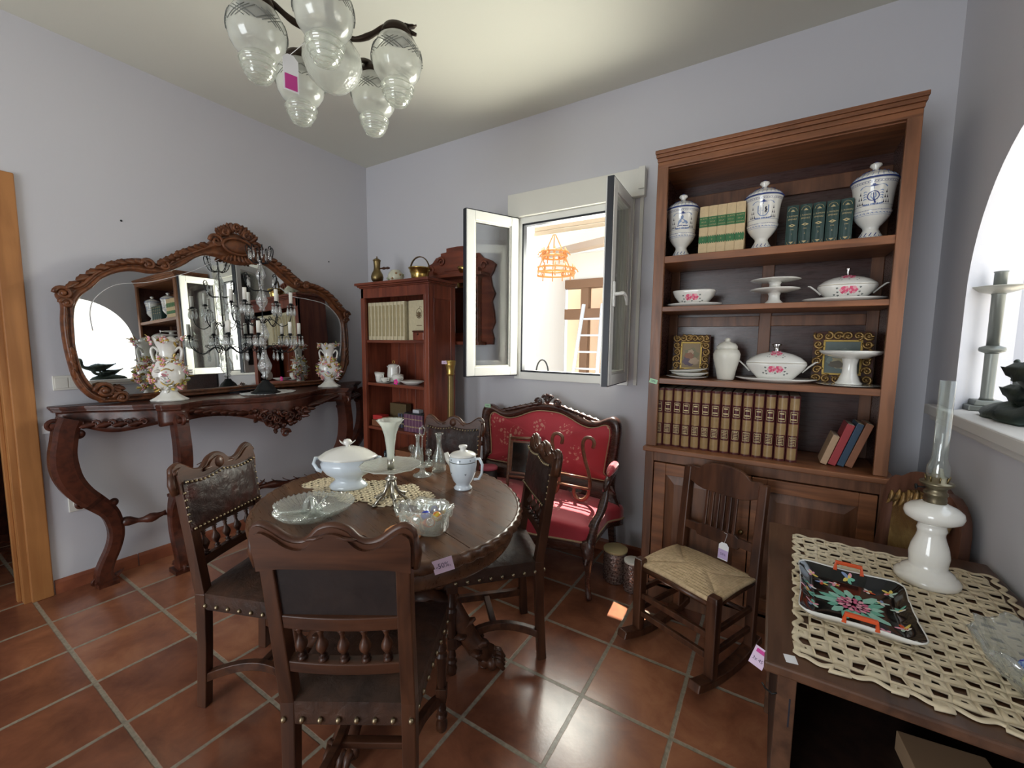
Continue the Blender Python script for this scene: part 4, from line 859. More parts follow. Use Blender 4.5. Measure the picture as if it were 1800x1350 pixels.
for tier, (z0, R_, na, rise, ph) in enumerate(((.30,.222,7,.10,.3),(.48,.175,6,.13,.0))):
    for k in range(na):
        a = 2*pi*k/na+ph; c_, s_ = cos(a), sin(a); m = MB()
        m.tube(crom([(.01*c_,.01*s_,z0),(R_*.3*c_,R_*.3*s_,z0+.03),(R_*.65*c_,R_*.65*s_,z0-.02),(R_*.95*c_,R_*.95*s_,z0+.02),(R_*c_,R_*s_,z0+rise-.02)], 14, False), .0032, 6)
        spiral(m, (R_*.5*c_,R_*.5*s_,z0+.03), (c_,s_,0), (0,0,1), .018, 1.2, .002, n=10)
        m.build('arm', IRON, cdl); zt = z0+rise
        mk('drip_pan', T(R_*c_,R_*s_,zt), cdl); mk('candle_tube', T(R_*c_,R_*s_,zt+.012), cdl)
        for q in range(6):
            b = a+q*pi/3+.4; mk('crystal_drop', T(R_*c_+.024*cos(b), R_*s_+.024*sin(b), zt), cdl); nd += 1
        mk('crystal_drop', T(R_*.5*c_, R_*.5*s_, z0), cdl) if tier == 0 else None
for (z0, R_, na) in ((.70,.10,6),(.885,.075,8)):
    for k in range(na):
        a = 2*pi*k/na+.5; c_, s_ = cos(a), sin(a); m = MB()
        m.tube(crom([(.008*c_,.008*s_,z0),(R_*.6*c_,R_*.6*s_,z0),(R_*c_,R_*s_,z0+.05),(R_*1.08*c_,R_*1.08*s_,z0+.095),(R_*.92*c_,R_*.92*s_,z0+.11),(R_*.82*c_,R_*.82*s_,z0+.09)], 14, False), .003, 5); m.build('hook_arm', IRON, cdl)
        mk('crystal_drop', T(R_*.84*c_,R_*.84*s_,z0+.092), cdl)
# cable at foot and two rococo vases
m = MB()
m.tube(crom([(-3.10,1.62,CZ+.03),(-3.15,1.55,CZ+.02),(-3.17,1.46,CZ+.012),(-3.16,1.40,CZ+.008),(-3.10,1.44,CZ+.008),(-3.12,1.52,CZ+.008)], 30, False), .003, 6)
m.tube(crom([(-3.12,1.62,CZ+.04),(-3.17,1.50,CZ+.03),(-3.20,1.42,CZ+.02),(-3.23,1.36,CZ+.01)], 20, False), .003, 6); tag(m.build('electric_cable', RUB), 'thin black flex trailing behind the crystal candelabrum base', 'cable')
def rococo(label, loc, rz, s=1.0):
    t = thing('rococo_vase', label, 'vase', loc, rz, 'flower encrusted porcelain vases on the console')
    m = MB(); m.lathe([(.0001,0),(.075,0),(.078,.008),(.06,.018),(.04,.035),(.032,.05),(.05,.075),(.068,.11),(.07,.145),(.058,.18),(.038,.21),(.030,.235),(.034,.265),(.05,.30),(.062,.318),(.056,.316),(.04,.29),(.0001,.25)], 40, 0, SC(s,s*.72,s), wob=lambda t_, i, r, z: (r*(1+.05*cos(9*t_)*(i > 13 or i < 4)), z+(.010*cos(5*t_) if 13 < i < 16 else 0))); m.build('body', PORC, t)
    for sg in (-1,1):
        m = MB(); m.tube(crom([(sg*.03*s,0,.25*s),(sg*.05*s,0,.275*s),(sg*.062*s,0,.26*s),(sg*.058*s,0,.225*s),(sg*.05*s,0,.20*s)], 14, False), .006*s, 8); m.build('handle', PORC, t)
    rnd = random.Random(int(rz*100)+3); m = MB()
    def surf(a, z):
        r = .035+.036*math.exp(-((z-.125)/.055)**2) if z < .25 else .035+(z-.25)*.42
        return V((cos(a)*r*s, sin(a)*r*.72*s, z*s)), V((cos(a), sin(a)*1.2, 0)).normalized()
    for k in range(190):
        z = rnd.choice((.07,.10,.13,.16,.19,.21,.31)); a = rnd.uniform(0, 2*pi)
        if z in (.10,.13,.16) and rnd.random() < .6: a = rnd.choice((.15,3.0))+rnd.uniform(-.5,.5)
        z += rnd.uniform(-.015,.012); p, n_ = surf(a, z); mi = rnd.choice((0,0,0,0,1,1,2,3,4)); d = V((rnd.uniform(-1,1), rnd.uniform(-1,1), rnd.uniform(-.8,1)))+n_*.25
        leaf(m, p, d, n_, rnd.uniform(.018,.034)*s, .0075*s, mi)
        if k % 4 == 0:
            for j in range(5): b = 2*pi*j/5; tx = n_.orthogonal().normalized(); ty = n_.cross(tx); m.ball(p+n_*.008*s+(tx*cos(b)+ty*sin(b))*.008*s, (.006*s,.006*s,.006*s), 6, rnd.choice((1,4,4,0)))
            m.ball(p+n_*.012*s, .004*s, 6, 3)
    m.build('modelled_flowers', [PORC, GOLDP, GREENL, YEL, PINKL], t)
    m = MB()
    for sg in (-1,1):
        m.tube([(.030*cos(2*pi*k/20)*s, sg*(.0495-.012*cos(2*pi*k/20)**2)*s, (.125+.042*sin(2*pi*k/20))*s) for k in range(20)], .0028*s, 5, 0, closed=True)
        for k in range(16): a = rnd.uniform(0, 6.28); q = sqrt(rnd.random())*.85; m.ball((.026*q*cos(a)*s, sg*(.0495-.012*(q*cos(a))**2)*s, (.125+.036*q*sin(a))*s), (.005*s,.002*s,.004*s), 6, rnd.choice((1,2,3,2)))
    m.build('painted_medallion', [GOLDP, GREENL, PINKL, BLUEL], t)
    return t
rococo('flower encrusted white rococo vase, the nearer and larger one, before the mirror', (-3.09, 1.045, CZ), RAD(62), 1.17)
rococo('flower encrusted white rococo vase at the far end of the console beside the bookshelf', (-3.06, 2.10, CZ), RAD(52), 1.08)
# wall fittings
st = thing('light_switch', 'ivory plastic triple switch plate peeking from behind the mirror', 'light switch', (LX, .68, 1.175))
MB().bb(0, .008, -.075, .10, -.04, .04).build('plate', PLAST, st, bev=.003)
for k in range(3): MB().bb(.008, .012, -.068+.055*k, -.016+.055*k, -.028, .028).build('rocker', PLAST, st, bev=.0015)
so = thing('wall_socket', 'white plastic mains socket low on the wall behind the console leg', 'socket', (LX, .665, .485))
m = MB(); m.bb(0, .009, -.042, .042, -.042, .042); m.build('plate', PLAST, so, bev=.003); 
m = MB(); m.lathe([(.024,0),(.024,.006),(.020,.006),(.019,.001),(.0001,.001)], 24, 0, T(.008,0,0) @ RY(pi/2)); m.build('socket_ring', PLAST, so)
m = MB(); [m.cyl((.0095,s*.0095,0), (.0105,s*.0095,0), .003, seg=8) for s in (-1,1)]; m.build('pin_holes', RUB, so)
paper_tag('blank white scalloped paper tag stuck on the wall left of the console', .05, .05, face((LX+.004,.575,.93), (1,0,0)), [TAGW, PEN], '', hole=True)
for (y, z) in ((.945,2.113),(2.308,2.104)):
    tag(MB().ball((LX+.001,y,z), (.003,.006,.006), 8).build('wall_plug', IRON), 'small dark wall plug hole %s the mirror crest' % ('left of' if y < 1.5 else 'right of'), 'wall plug')
# ================================================================ RED BOOKSHELF in the corner
bx0, bx1, yb0, yb1 = -2.86, -2.125, 2.27, 2.565
rb = thing('red_bookshelf', 'tall narrow red mahogany open bookshelf in the corner beside the mirror', 'bookshelf', ((bx0+bx1)/2, (yb0+yb1)/2, 0)); ox, oy = -(bx0+bx1)/2, -(yb0+yb1)/2
P_ = T(ox, oy, 0); SH = [.43, .73, 1.09, 1.435]
MB().bb(bx0, bx0+.03, yb0, yb1, 0, 1.84, 0, P_).build('side_panel', W_RED, rb, bev=.002)
m = MB(); m.bb(bx1-.03, bx1-.006, yb0+.02, yb1, 0, 1.84, 0, P_)
for (a, b, c, d) in ((yb0-.004,yb0+.055,0,1.84),(yb1-.055,yb1,0,1.84),(yb0+.055,yb1-.055,1.74,1.84),(yb0+.055,yb1-.055,0,.12)): m.bb(bx1-.03, bx1, a, b, c, d, 0, P_)
m.build('framed_side_panel', W_RED, rb, bev=.002)
m = MB()
for k in range(7): x = bx0+.03+(bx1-bx0-.06)*k/7; m.bb(x, x+(bx1-bx0-.06)/7-.003, yb1-.014, yb1, .05, 1.84, 0, P_)
m.build('boarded_back', W_RED, rb, bev=.002)
for z in SH: MB().bb(bx0+.03, bx1-.03, yb0+.012, yb1-.014, z-.022, z, 0, P_).build('shelf', W_REDX, rb, bev=.002)
m = MB(); m.bb(bx0, bx1-.0305, yb0, yb0+.022, 1.765, 1.84, 0, P_).bb(bx0, bx0+.045, yb0-.004, yb0+.02, 0, 1.765, 0, P_).bb(bx1-.05, bx1-.0305, yb0-.004, yb0+.02, 0, 1.765, 0, P_).bb(bx0+.03, bx1-.03, yb0, yb0+.022, 0, .08, 0, P_); m.build('face_frame', W_RED, rb, bev=.002)
m = MB(); 
for (e, z0, z1) in ((.010,1.84,1.85),(.022,1.85,1.862),(.036,1.862,1.882)): m.bb(bx0-e, bx1+e*.6, yb0-e, yb1, z0, z1, 0, P_)
m.build('cornice', W_REDX, rb, bev=.003)
ORD = ['first','second','third','fourth','fifth','sixth','seventh','eighth','ninth','tenth','eleventh','twelfth','thirteenth','fourteenth','fifteenth']
def cream_vol(label, x, w_, z, group):
    o = thing('linen_volume', label, 'book', (x, yb0+.035, z), 0, group); m = MB()
    n = 6; poly = [(-w_/2*.97, .0)]+[(-w_/2*.97+w_*.97*k/n, -.006*sin(pi*k/n)) for k in range(1, n)]+[(w_/2*.97,0),(w_/2*.97,.20),(-w_/2*.97,.20)]
    m.prism(poly, 0, .295, 0); m.build('cover', B_LINEN, o)
    m = MB(); m.bb(-w_*.4, w_*.4, .006, .198, .293, .2965); m.build('page_block', B_PAPER, o); 
    m = MB(); m.bb(-w_*.28, w_*.28, -.0068, -.0056, .03, .27); m.build('spine_label', B_WINE2, o); return o
B_WINE2 = bk('faded_spine_print', (.40,.33,.18))
v0 = None; x = bx0+.062
for k in range(10):
    w_ = .0405; lab = 'linen covered volume, %s from left in the tall row on the red bookshelf' % ORD[k]
    if v0 is None: v0 = cream_vol(lab, x, w_, 1.435, 'linen volumes on the red bookshelf')
    else: copy_thing(v0, (x, yb0+.035+.0012*(k % 3), 1.435), 0, lab)
    x += w_+.0006
sl = thing('slipcase_volume', 'large linen volume turned face outward with a round printed emblem', 'book', (x+.10, yb0+.05, 1.435), RAD(-6))
MB().bb(-.105, .112, 0, .06, 0, .298).build('cover', B_LINEN, sl, bev=.003)
m = MB(); m.tube([(.02+.032*cos(2*pi*k/24), -.001, .20+.036*sin(2*pi*k/24)) for k in range(24)], .0018, 5, closed=True)
for k in range(7): leaf(m, (.02,-.001,.19), (sin(k*.9),0,cos(k*.9)), (0,-1,0), .026, .007, 0)
m.tube([(.02,-.001,.236),(.028,-.001,.25),(.05,-.001,.246)], .0015, 5); m.bb(-.01, .05, -.0012, 0, .108, .113); m.build('printed_emblem', B_BROWNINK, sl)
ws = thing('carved_wooden_box', 'small dark red carved box lying before the emblem volume', 'box', (bx1-.115, yb0+.024, 1.4355), 0)
MB().bb(-.055,.055,-.018,.02,0,.058).build('body', W_RED, ws, bev=.006); MB().bb(-.06,.06,-.02,.022,.058,.072).build('lid', W_CONS, ws, bev=.006); MB().lathe([(.007,0),(.009,.004),(.0001,.01)], 10, 0, T(0,-.02,.045) @ RX(pi/2)).build('knob', W_CONS, ws)
# tea service on the middle shelf
Z1 = 1.091
def teapot(label, loc, rz):
    t = thing('white_coffee_pot', label, 'coffee pot', loc, rz)
    MB().lathe([(.0001,0),(.045,0),(.05,.01),(.052,.06),(.047,.12),(.044,.135),(.0001,.136)], 28).build('body', PORC, t)
    l_ = MB().lathe([(.046,.136),(.044,.142),(.02,.150),(.0001,.152)], 24).build('lid', PORC, t); m = MB(); m.tube([(.013*cos(2*pi*k/12),0,.165+.013*sin(2*pi*k/12)) for k in range(12)], .003, 6, closed=True); m.build('ring_knob', GOLDP, l_)
    m = MB(); m.tube([(-.045,0,.06),(-.06,0,.085),(-.066,0,.115),(-.085,0,.128)], [.013,.010,.008,.006], 8); m.build('spout', PORC, t)
    m = MB(); m.tube(crom([(.044,0,.12),(.06,0,.14),(.08,0,.125),(.078,0,.08),(.05,0,.05)], 16, False), .005, 6); m.build('handle', PORC, t)
teapot('tall white coffee pot with gilt ring knob on the red bookshelf', (-2.66, 2.42, Z1), -.1)
mj = thing('milk_jug', 'small white milk jug left of the tall coffee pot', 'jug', (-2.745, 2.345, Z1), -.1)
m = MB(); m.lathe([(.0001,0),(.024,0),(.028,.01),(.034,.05),(.040,.078),(.037,.077),(.03,.05),(.0001,.012)], 24, wob=lambda t, i, r, z: (r+(.012*max(0,-cos(t))**6 if i in (4,5) else 0), z+(.006*max(0,-cos(t))**6 if i in (4,5) else 0))); m.ball((-.0,-.033,.045), (.004,.003,.004), 6, 1); m.build('body', [PORC, BLUE], mj)
m = MB(); m.tube(crom([(.036,0,.065),(.052,0,.062),(.052,0,.035),(.03,0,.02)], 12, False), .004, 6); m.build('handle', PORC, mj)
sg = thing('sugar_bowl', 'white lidded sugar bowl right of the tall coffee pot', 'sugar bowl', (-2.575, 2.385, Z1))
MB().lathe([(.0001,0),(.025,0),(.028,.008),(.045,.035),(.047,.06),(.0001,.061)], 28).build('body', PORC, sg); l_ = MB().lathe([(.048,.061),(.047,.066),(.02,.076),(.0001,.078)], 24).build('lid', PORC, sg); MB().tube([(.046,-.004,.063),(-.046,-.004,.063)], .0005, 4).build('gilt_line', GOLDP, l_)
for s in (-1,1): m = MB(); m.tube(crom([(s*.045,0,.05),(s*.058,0,.05),(s*.056,0,.03),(s*.044,0,.028)], 10, False), .0035, 6); m.build('handle', PORC, sg)
cu = thing('tea_cup', 'small white tea cup on a saucer between jug and sugar bowl', 'cup', (-2.655, 2.32, Z1+.008))
MB().lathe([(.0001,0),(.016,0),(.02,.006),(.034,.025),(.037,.034),(.034,.033),(.02,.01),(.0001,.006)], 24).build('bowl', PORC, cu); m = MB(); m.tube(crom([(.034,0,.028),(.046,0,.03),(.044,0,.014),(.028,0,.012)], 10, False), .003, 6); m.build('handle', PORC, cu)
def plate(label, loc, r, grp=None, name='plate', sx=1, rot=None, h=.016):
    o = MB().lathe([(.0001,0),(r*.6,0),(r*.64,.003),(r*.85,h*.6),(r,h),(r*.985,h*1.06),(r*.83,h*.75),(r*.6,.006),(.0001,.005)], 40, sx=sx).build(name, PORC); o.location = loc
    if rot: o.rotation_euler = rot
    return tag(o, label, 'plate', grp)
plate('small saucer under the tea cup on the red bookshelf', (-2.655, 2.32, Z1+.001), .052, name='saucer', h=.007)
plate('oval white serving dish lying flat on the red bookshelf', (-2.405, 2.375, Z1+.001), .085, sx=1.35, name='serving_dish', h=.026)
plate('white plate standing on edge against the right side of the red bookshelf', (bx1-.05, 2.36, Z1+.055), .052, name='standing_plate', rot=(0,RAD(-78),0), h=.01)
m = MB()
for k in range(5): a = 2*pi*k/5; m.ball((.014*cos(a), .0, .018+.014*sin(a)), (.012,.005,.010), 8)
m.ball((0,-.003,.018), .005, 6, 1); o = m.build('silk_flower', [plain('hot_pink_silk', (.85,.04,.35), .6), YEL]); o.location = (-2.50, 2.295, Z1); tag(o, 'bright pink silk flower lying before the oval serving dish', 'flower')
# lower shelf: boxes and small books
Z2 = .731
def box(name, label, cat, c, d, mat, rz=0, bev=.002, grp=None):
    o = MB().box((0,0,d[2]/2), d).build(name, mat, bev=bev); o.location = c; o.rotation_euler = (0,0,rz); return tag(o, label, cat, grp)
box('dark_box', 'flat dark box at the bottom left of the lower bookshelf compartment', 'box', (-2.73, 2.39, Z2), (.15,.16,.05), B_BROWN, .05)
box('red_box', 'small bright red box on top of the flat dark box', 'box', (-2.755, 2.36, Z2+.051), (.10,.08,.035), bk('scarlet_card', (.5,.03,.03)), .1)
box('tan_box', 'small tan card box beside the bright red box', 'box', (-2.672, 2.36, Z2+.051), (.05,.07,.022), B_TAN, -.1)
box('olive_box', 'olive brown boxed book standing behind the red box', 'box', (-2.66, 2.49, Z2), (.19,.06,.175), bk('olive_card', (.13,.09,.04)), 0)
def tiny_books(x, n, w_, h, mats, tmpl, grp, y=2.34, z=Z2):
    src = {}
    for k in range(n):
        mt = mats[k % len(mats)]
        if mt.name not in src:
            o = thing('small_book', '', 'book'); m = MB(); m.bb(-w_*.46, w_*.46, 0, .09, 0, h); m.bb(-w_*.3, w_*.3, -.0008, 0, h*.25, h*.33, 1); m.bb(-w_*.3, w_*.3, -.0008, 0, h*.7, h*.76, 1); m.build('cover', [mt, B_GOLD], o, bev=.0008); MB().bb(-w_*.36, w_*.36, .004, .088, h-.001, h+.0008).build('page_block', B_PAPER, o); src[mt.name] = o; q = o
            q.location = (x+k*w_, y, z)
        else: q = copy_thing(src[mt.name], (x+k*w_, y, z))
        q['label'] = tmpl % ORD[k]; q['group'] = grp
tiny_books(-2.555, 7, .0165, .115, [bk('blue_grey_cover', (.08,.09,.14)), bk('black_cover', (.03,.025,.03))], 'small dark blue or black book, %s from left, beside the purple row', 'small dark books on the lower shelf', 2.37)
tiny_books(-2.415, 12, .0165, .135, [B_PURPLE, bk('mauve_cover', (.22,.11,.16))], 'small purple book, %s from left in the purple row of the red bookshelf', 'small purple books on the lower shelf', 2.30)
box('dark_tray', 'thin black tray lying on top of the purple books', 'tray', (-2.325, 2.345, Z2+.138), (.2,.09,.008), RUB)
box('silver_box', 'small silvery box on the black tray above the purple books', 'box', (-2.315, 2.345, Z2+.1465), (.065,.05,.025), plain('pale_grey_card', (.55,.56,.6), .5))
mg = thing('patterned_mug', 'dark blue and white patterned mug low in the red bookshelf', 'mug', (-2.68, 2.38, .431))
m = MB(); m.lathe([(.0001,0),(.035,0),(.038,.01),(.038,.085),(.040,.092),(.036,.09),(.034,.01),(.0001,.008)], 24, 0)
for k in range(16): a = k*2*pi/16; m.ball((.0385*cos(a),.0385*sin(a),.03+.03*(k % 3)*.6), (.006,.006,.008), 6, 1)
m.build('body', [plain('dark_blue_grey_glaze', (.03,.05,.06), .25), plain('pale_motif', (.4,.45,.45), .3)], mg); m = MB(); m.tube(crom([(-.037,0,.075),(-.06,0,.07),(-.062,0,.035),(-.036,0,.02)], 12, False), .0055, 6); m.build('handle', MATS['dark_blue_grey_glaze'], mg)
box('dark_case', 'dark brown case standing low in the red bookshelf beside the mug', 'case', (-2.42, 2.42, .431), (.30,.16,.12), B_BROWN)
# on top of the red bookshelf
ZT = 1.883
ck = thing('brass_chocolate_pot', 'old brass chocolate pot on three feet with turned wooden side handle', 'pot', (-2.815, 2.40, ZT), RAD(12))
m = MB(); m.lathe([(.0001,.018),(.03,.022),(.047,.045),(.050,.07),(.042,.095),(.028,.12),(.025,.14),(.0275,.19),(.03,.196),(.0001,.197)], 28); m.build('body', BRASSD, ck)
m = MB(); m.lathe([(.031,.196),(.032,.202),(.02,.212),(.006,.218),(.004,.23),(.0001,.238)], 20); m.build('lid', BRASSD, ck)
for k in range(3): a = k*2*pi/3+.5; m = MB(); m.tube([(.034*cos(a),.034*sin(a),.035),(.042*cos(a),.042*sin(a),.015),(.046*cos(a),.046*sin(a),.002)], .004, 6); m.build('foot', BRASSD, ck)
m = MB(); m.lathe([(.005,0),(.006,.02),(.012,.04),(.007,.06),(.011,.075),(.008,.09),(.0001,.10)], 12, 0, T(.028,0,.135) @ RY(pi/2)); m.build('wooden_handle', W_CHAIR, ck)
fj = thing('floral_ceramic_jar', 'squat cream ceramic jar painted with tan blossoms on the red bookshelf', 'jar', (-2.60, 2.40, ZT))
m = MB(); m.lathe([(.0001,0),(.035,0),(.045,.006),(.060,.035),(.062,.06),(.052,.085),(.036,.098),(.036,.104),(.032,.103),(.032,.09),(.0001,.02)], 32, wob=lambda t, i, r, z: (r*(1+.02*cos(7*t)*(1<i<6)), z))
for k in range(14): a = k*1.7; z = .03+.05*((k*37) % 10)/10; r = .0618-abs(z-.05)*.18; m.ball((r*cos(a), r*sin(a), z), (.010,.010,.009), 8, 1 if k % 2 else 2)
m.build('body', [plain('cream_crackle_glaze', (.55,.54,.42), .25), plain('tan_blossom', (.32,.2,.10), .4), plain('sage_leaf', (.30,.33,.2), .4)], fj)
bp = thing('brass_bucket', 'polished brass bucket with an arched iron handle on the red bookshelf', 'bucket', (-2.355, 2.42, ZT), RAD(20))
m = MB(); m.lathe([(.0001,0),(.058,0),(.062,.008),(.068,.05),(.078,.09),(.086,.098),(.088,.104),(.084,.106),(.074,.09),(.062,.04),(.056,.006),(.0001,.005)], 40); m.build('body', BRASSP, bp)
m = MB(); m.tube([(.078*cos(pi*k/16), 0, .09+.10*sin(pi*k/16)) for k in range(17)], .007, sec=[(-.5,-1),(.5,-1),(.5,1),(-.5,1)], up=(0,1,0)); m.build('handle', plain('browned_iron', (.10,.06,.03), .45, .8), bp)
for s in (-1,1): MB().ball((s*.078,0,.085), (.006,.010,.012), 8).build('handle_lug', BRASSD, bp)
# carved wall shelf with mirror behind the open window sash
es = thing('carved_wall_shelf', 'carved red wood hanging wall shelf with mirror, half behind the open sash', 'wall shelf', (-2.22, BY-.003, 0))
m = MB(); hp = [(.0,2.19),(.11,2.185),(.11,2.155),(.17,2.15),(.17,2.12),(.22,2.12),(.26,2.08),(.34,2.05),(.38,2.02),(.36,1.97),(.33,1.93),(.345,1.86),(.375,1.80),(.345,1.74),(.365,1.66),(.375,1.58),(.345,1.52),(.365,1.46),(.36,1.41)]
m.prism([(a, b) for a, b in hp]+[(-a, b) for a, b in hp[::-1][:-1]], -.022, 0, 0, None, 'y'); m.build('fretwork_board', W_REDX, es, bev=.003)
MB().bb(-.19, .19, -.026, -.022, 1.50, 1.90).build('mirror_glass', MIRROR, es)
m = MB()
for s in (-1,1):
    m.bb(s*.23-.022, s*.23+.022, -.075, -.022, 1.42, 2.0)
    for k in range(4): m.lathe([(.012,0),(.022,.03),(.012,.06),(.02,.075),(.012,.09)], 12, 0, T(s*.23,-.09,1.45+k*.1))
m.build('side_column', W_REDX, es, bev=.003)
for a_, b_, z_ in ((.33,.14,1.93),(.30,.13,1.405)): MB().bb(-a_, a_, -b_, -.02, z_, z_+.025).build('small_shelf', W_REDX, es, bev=.004)
m = MB(); m.prism([(-.12,2.0),(.12,2.0),(.10,2.13),(0,2.16),(-.10,2.13)], -.035, -.022, 0, None, 'y'); 
for s in (-1,1): spiral(m, (s*.16,-.028,2.08), (s,0,0), (0,0,1), .04, 1.4, .012); spiral(m, (s*.27,-.028,2.02), (s,0,0), (0,0,1), .035, 1.4, .010)
m.build('carved_pediment', W_REDX, es)
sb = thing('small_brass_bowl', 'small brass bowl on the shelf of the carved wall unit', 'bowl', (-2.09, 2.63, 1.9555)); MB().lathe([(.0001,0),(.03,0),(.045,.03),(.055,.05),(.05,.048),(.04,.028),(.0001,.006)], 28).build('body', BRASSP, sb)
# gilt column
gc = thing('gilt_column_stand', 'slim gilt fluted column standing beside the red bookshelf', 'column stand', (-2.035, 2.40, 0))
MB().box((0,0,.02), (.16,.16,.04)).box((0,0,.055), (.13,.13,.03)).build('plinth', GOLDP, gc, bev=.005)
m = MB(); m.lathe([(.04,.07),(.045,.09),(.03,.11),(.028,.13),(.022,1.17),(.022,1.18)], 32, wob=lambda t, i, r, z: (r*(1-.12*max(0,cos(8*t))*(2 < i < 5)), z)); m.build('fluted_shaft', plain('tarnished_gilt', (.30,.22,.09), .4, .8), gc)
m = MB(); m.lathe([(.024,1.18),(.03,1.19),(.026,1.20),(.032,1.25),(.040,1.262),(.036,1.27),(.04,1.275),(.04,1.29),(.0001,1.292)], 24, wob=lambda t, i, r, z: (r*(1+.10*cos(8*t)*(i == 3)), z)); m.build('capital', GOLDP, gc)
paper_tag('pink paper tag stuck to the top of the gilt column', .04, .024, face((-2.052,2.352,1.276), (.6,-.8,0)), [TAGP, PEN], '1007', .010)
# hallway hint: gilt framed chest
box('dark_chest', 'dark chest standing in the hallway beyond the pine door frame', 'chest', (-4.9, .55, 0), (.5,1.2,.85), W_CONS)
box('gilt_tray', 'gilt tray on the dark hallway chest', 'tray', (-4.85, .45, .851), (.3,.5,.03), GOLDP)
# ================================================================ CEILING LAMP
GLASSG = glass('satin_globe_glass', .12, (.94,.95,.92), .2, 30, 1.45, .46, .03)
cl = thing('glass_chandelier', 'bronze ceiling lamp with five cut glass globes round a frosted bowl', 'ceiling lamp', (-1.52, 1.10, 2.468), 0)
DB = plain('dark_bronze', (.035,.022,.015), .45, .7)
m = MB(); m.lathe([(.055,.565),(.06,.545),(.03,.515),(.008,.49),(.008,.20),(.02,.18),(.035,.15),(.03,.12),(.02,.10),(.0001,.09)], 20); m.build('stem', DB, cl)
m = MB(); m.lathe([(.035,.11),(.075,.10),(.105,.055),(.108,.02),(.09,-.03),(.055,-.065),(.02,-.082),(.0001,-.085)], 44, wob=lambda t, i, r, z: (r*(1+.012*cos(32*t)), z)); m.build('frosted_bowl', GLASSF, cl)
gl_o = None
for k in range(5):
    a = RAD(-41+72*k); c_, s_ = cos(a), sin(a); m = MB(); R_ = .25
    m.tube(crom([(.02*c_,.02*s_,.14),(.08*c_,.08*s_,.11),(.14*c_,.14*s_,.12),(.20*c_,.20*s_,.15),(R_*c_,R_*s_,.155),(.30*c_,.30*s_,.135),(.325*c_,.325*s_,.125)], 22, False), [.010,.011,.012,.011,.010,.009,.010,.011,.012,.011,.010,.010,.011,.012,.013,.013,.012,.011,.010,.009,.008,.006], 8)
    leaf(m, (R_*c_,R_*s_,.16), (c_,s_,-.3), (0,0,1), .08, .02); m.build('arm', DB, cl)
    M_ = T(R_*c_,R_*s_,0)
    m = MB(); m.lathe([(.012,.155),(.05,.145),(.060,.12),(.056,.115),(.0001,.118)], 24, 0, M_); m.build('gallery_cap', DB, cl)
    if gl_o is None:
        m = MB(); pr = [(.048,.118),(.072,.10),(.090,.065),(.096,.03),(.088,-.01),(.07,-.035),(.050,-.045),(.057,-.052),(.063,-.062),(.056,-.070),(.051,-.076),(.056,-.084),(.048,-.094),(.044,-.099),(.046,-.106),(.036,-.113),(.032,-.118),(.024,-.124),(.012,-.13),(.0001,-.132)]
        pr = [(r*.98, z if z > -.03 else -.03+(z+.03)*1.06) for r, z in pr]
        for (P_1, mi_) in ((pr[:7], 0), (pr[6:], 1)):
            n1 = len(m.f); m.lathe(P_1, 36, mi_, None, wob=lambda t, i, r, z: (r*(1+.02*cos(14*t)*(mi_ == 1)), z))
            m.f = [f for f in m.f if len(f) == 4]; m.mi = m.mi[:n1]+[mi_]*(len(m.f)-n1); m.sm = [True]*len(m.f)
        for (rr_, zz_) in ((.062,-.066),(.056,-.088),(.047,-.106),(.037,-.122)): m.tube([(rr_*cos(2*pi*q/28),rr_*sin(2*pi*q/28),zz_) for q in range(28)], .0022, 6, 1, closed=True)
        gl_o = m.build('glass_globe', [GLASSG, GLASSB], cl); gl_o.matrix_local = M_; gg = gl_o
        m = MB(); 
        for j in range(6):
            a0 = 2*pi*j/6
            for (du, dv) in ((1,1),(1,-1)):
                for off in (-.016,0,.016):
                    P = []
                    for q_ in range(7):
                        s__ = (q_/6-.5)*.06; tt = a0+(s__*du+off)/.09; zz = .045+s__*dv*.7; rr = sqrt(max(.0001, .0965**2-(max(0, zz-.028)*.95)**2)); P.append((rr*cos(tt), rr*sin(tt), zz))
                    m.tube(P, .0014, 4)
        et = m.build('etched_lattice', plain('etched_grey', (.16,.17,.16), .6), gg)
    else:
        g2 = gg.copy(); COL.objects.link(g2); g2.parent = cl; g2.matrix_local = M_; e2 = et.copy(); COL.objects.link(e2); e2.parent = g2
m = MB(); m.tube([(.02,-.07,.09),(.03,-.19,-.06)], .0009, 4); o = m.build('tag_string', TAGW, cl)
m = MB(); M_ = T(.03,-.19,-.12) @ RZ(RAD(75)); m.prism([(-.025,-.06),(.025,-.06),(.025,.045),(.010,.06),(-.010,.06),(-.025,.045)], -.0005, .0005, 0, M_, 'y'); m.bb(-.02, .02, -.0012, .0012, -.055, -.005, 1, M_); m.build('hanging_price_tag', [TAGW, TAGM], cl)
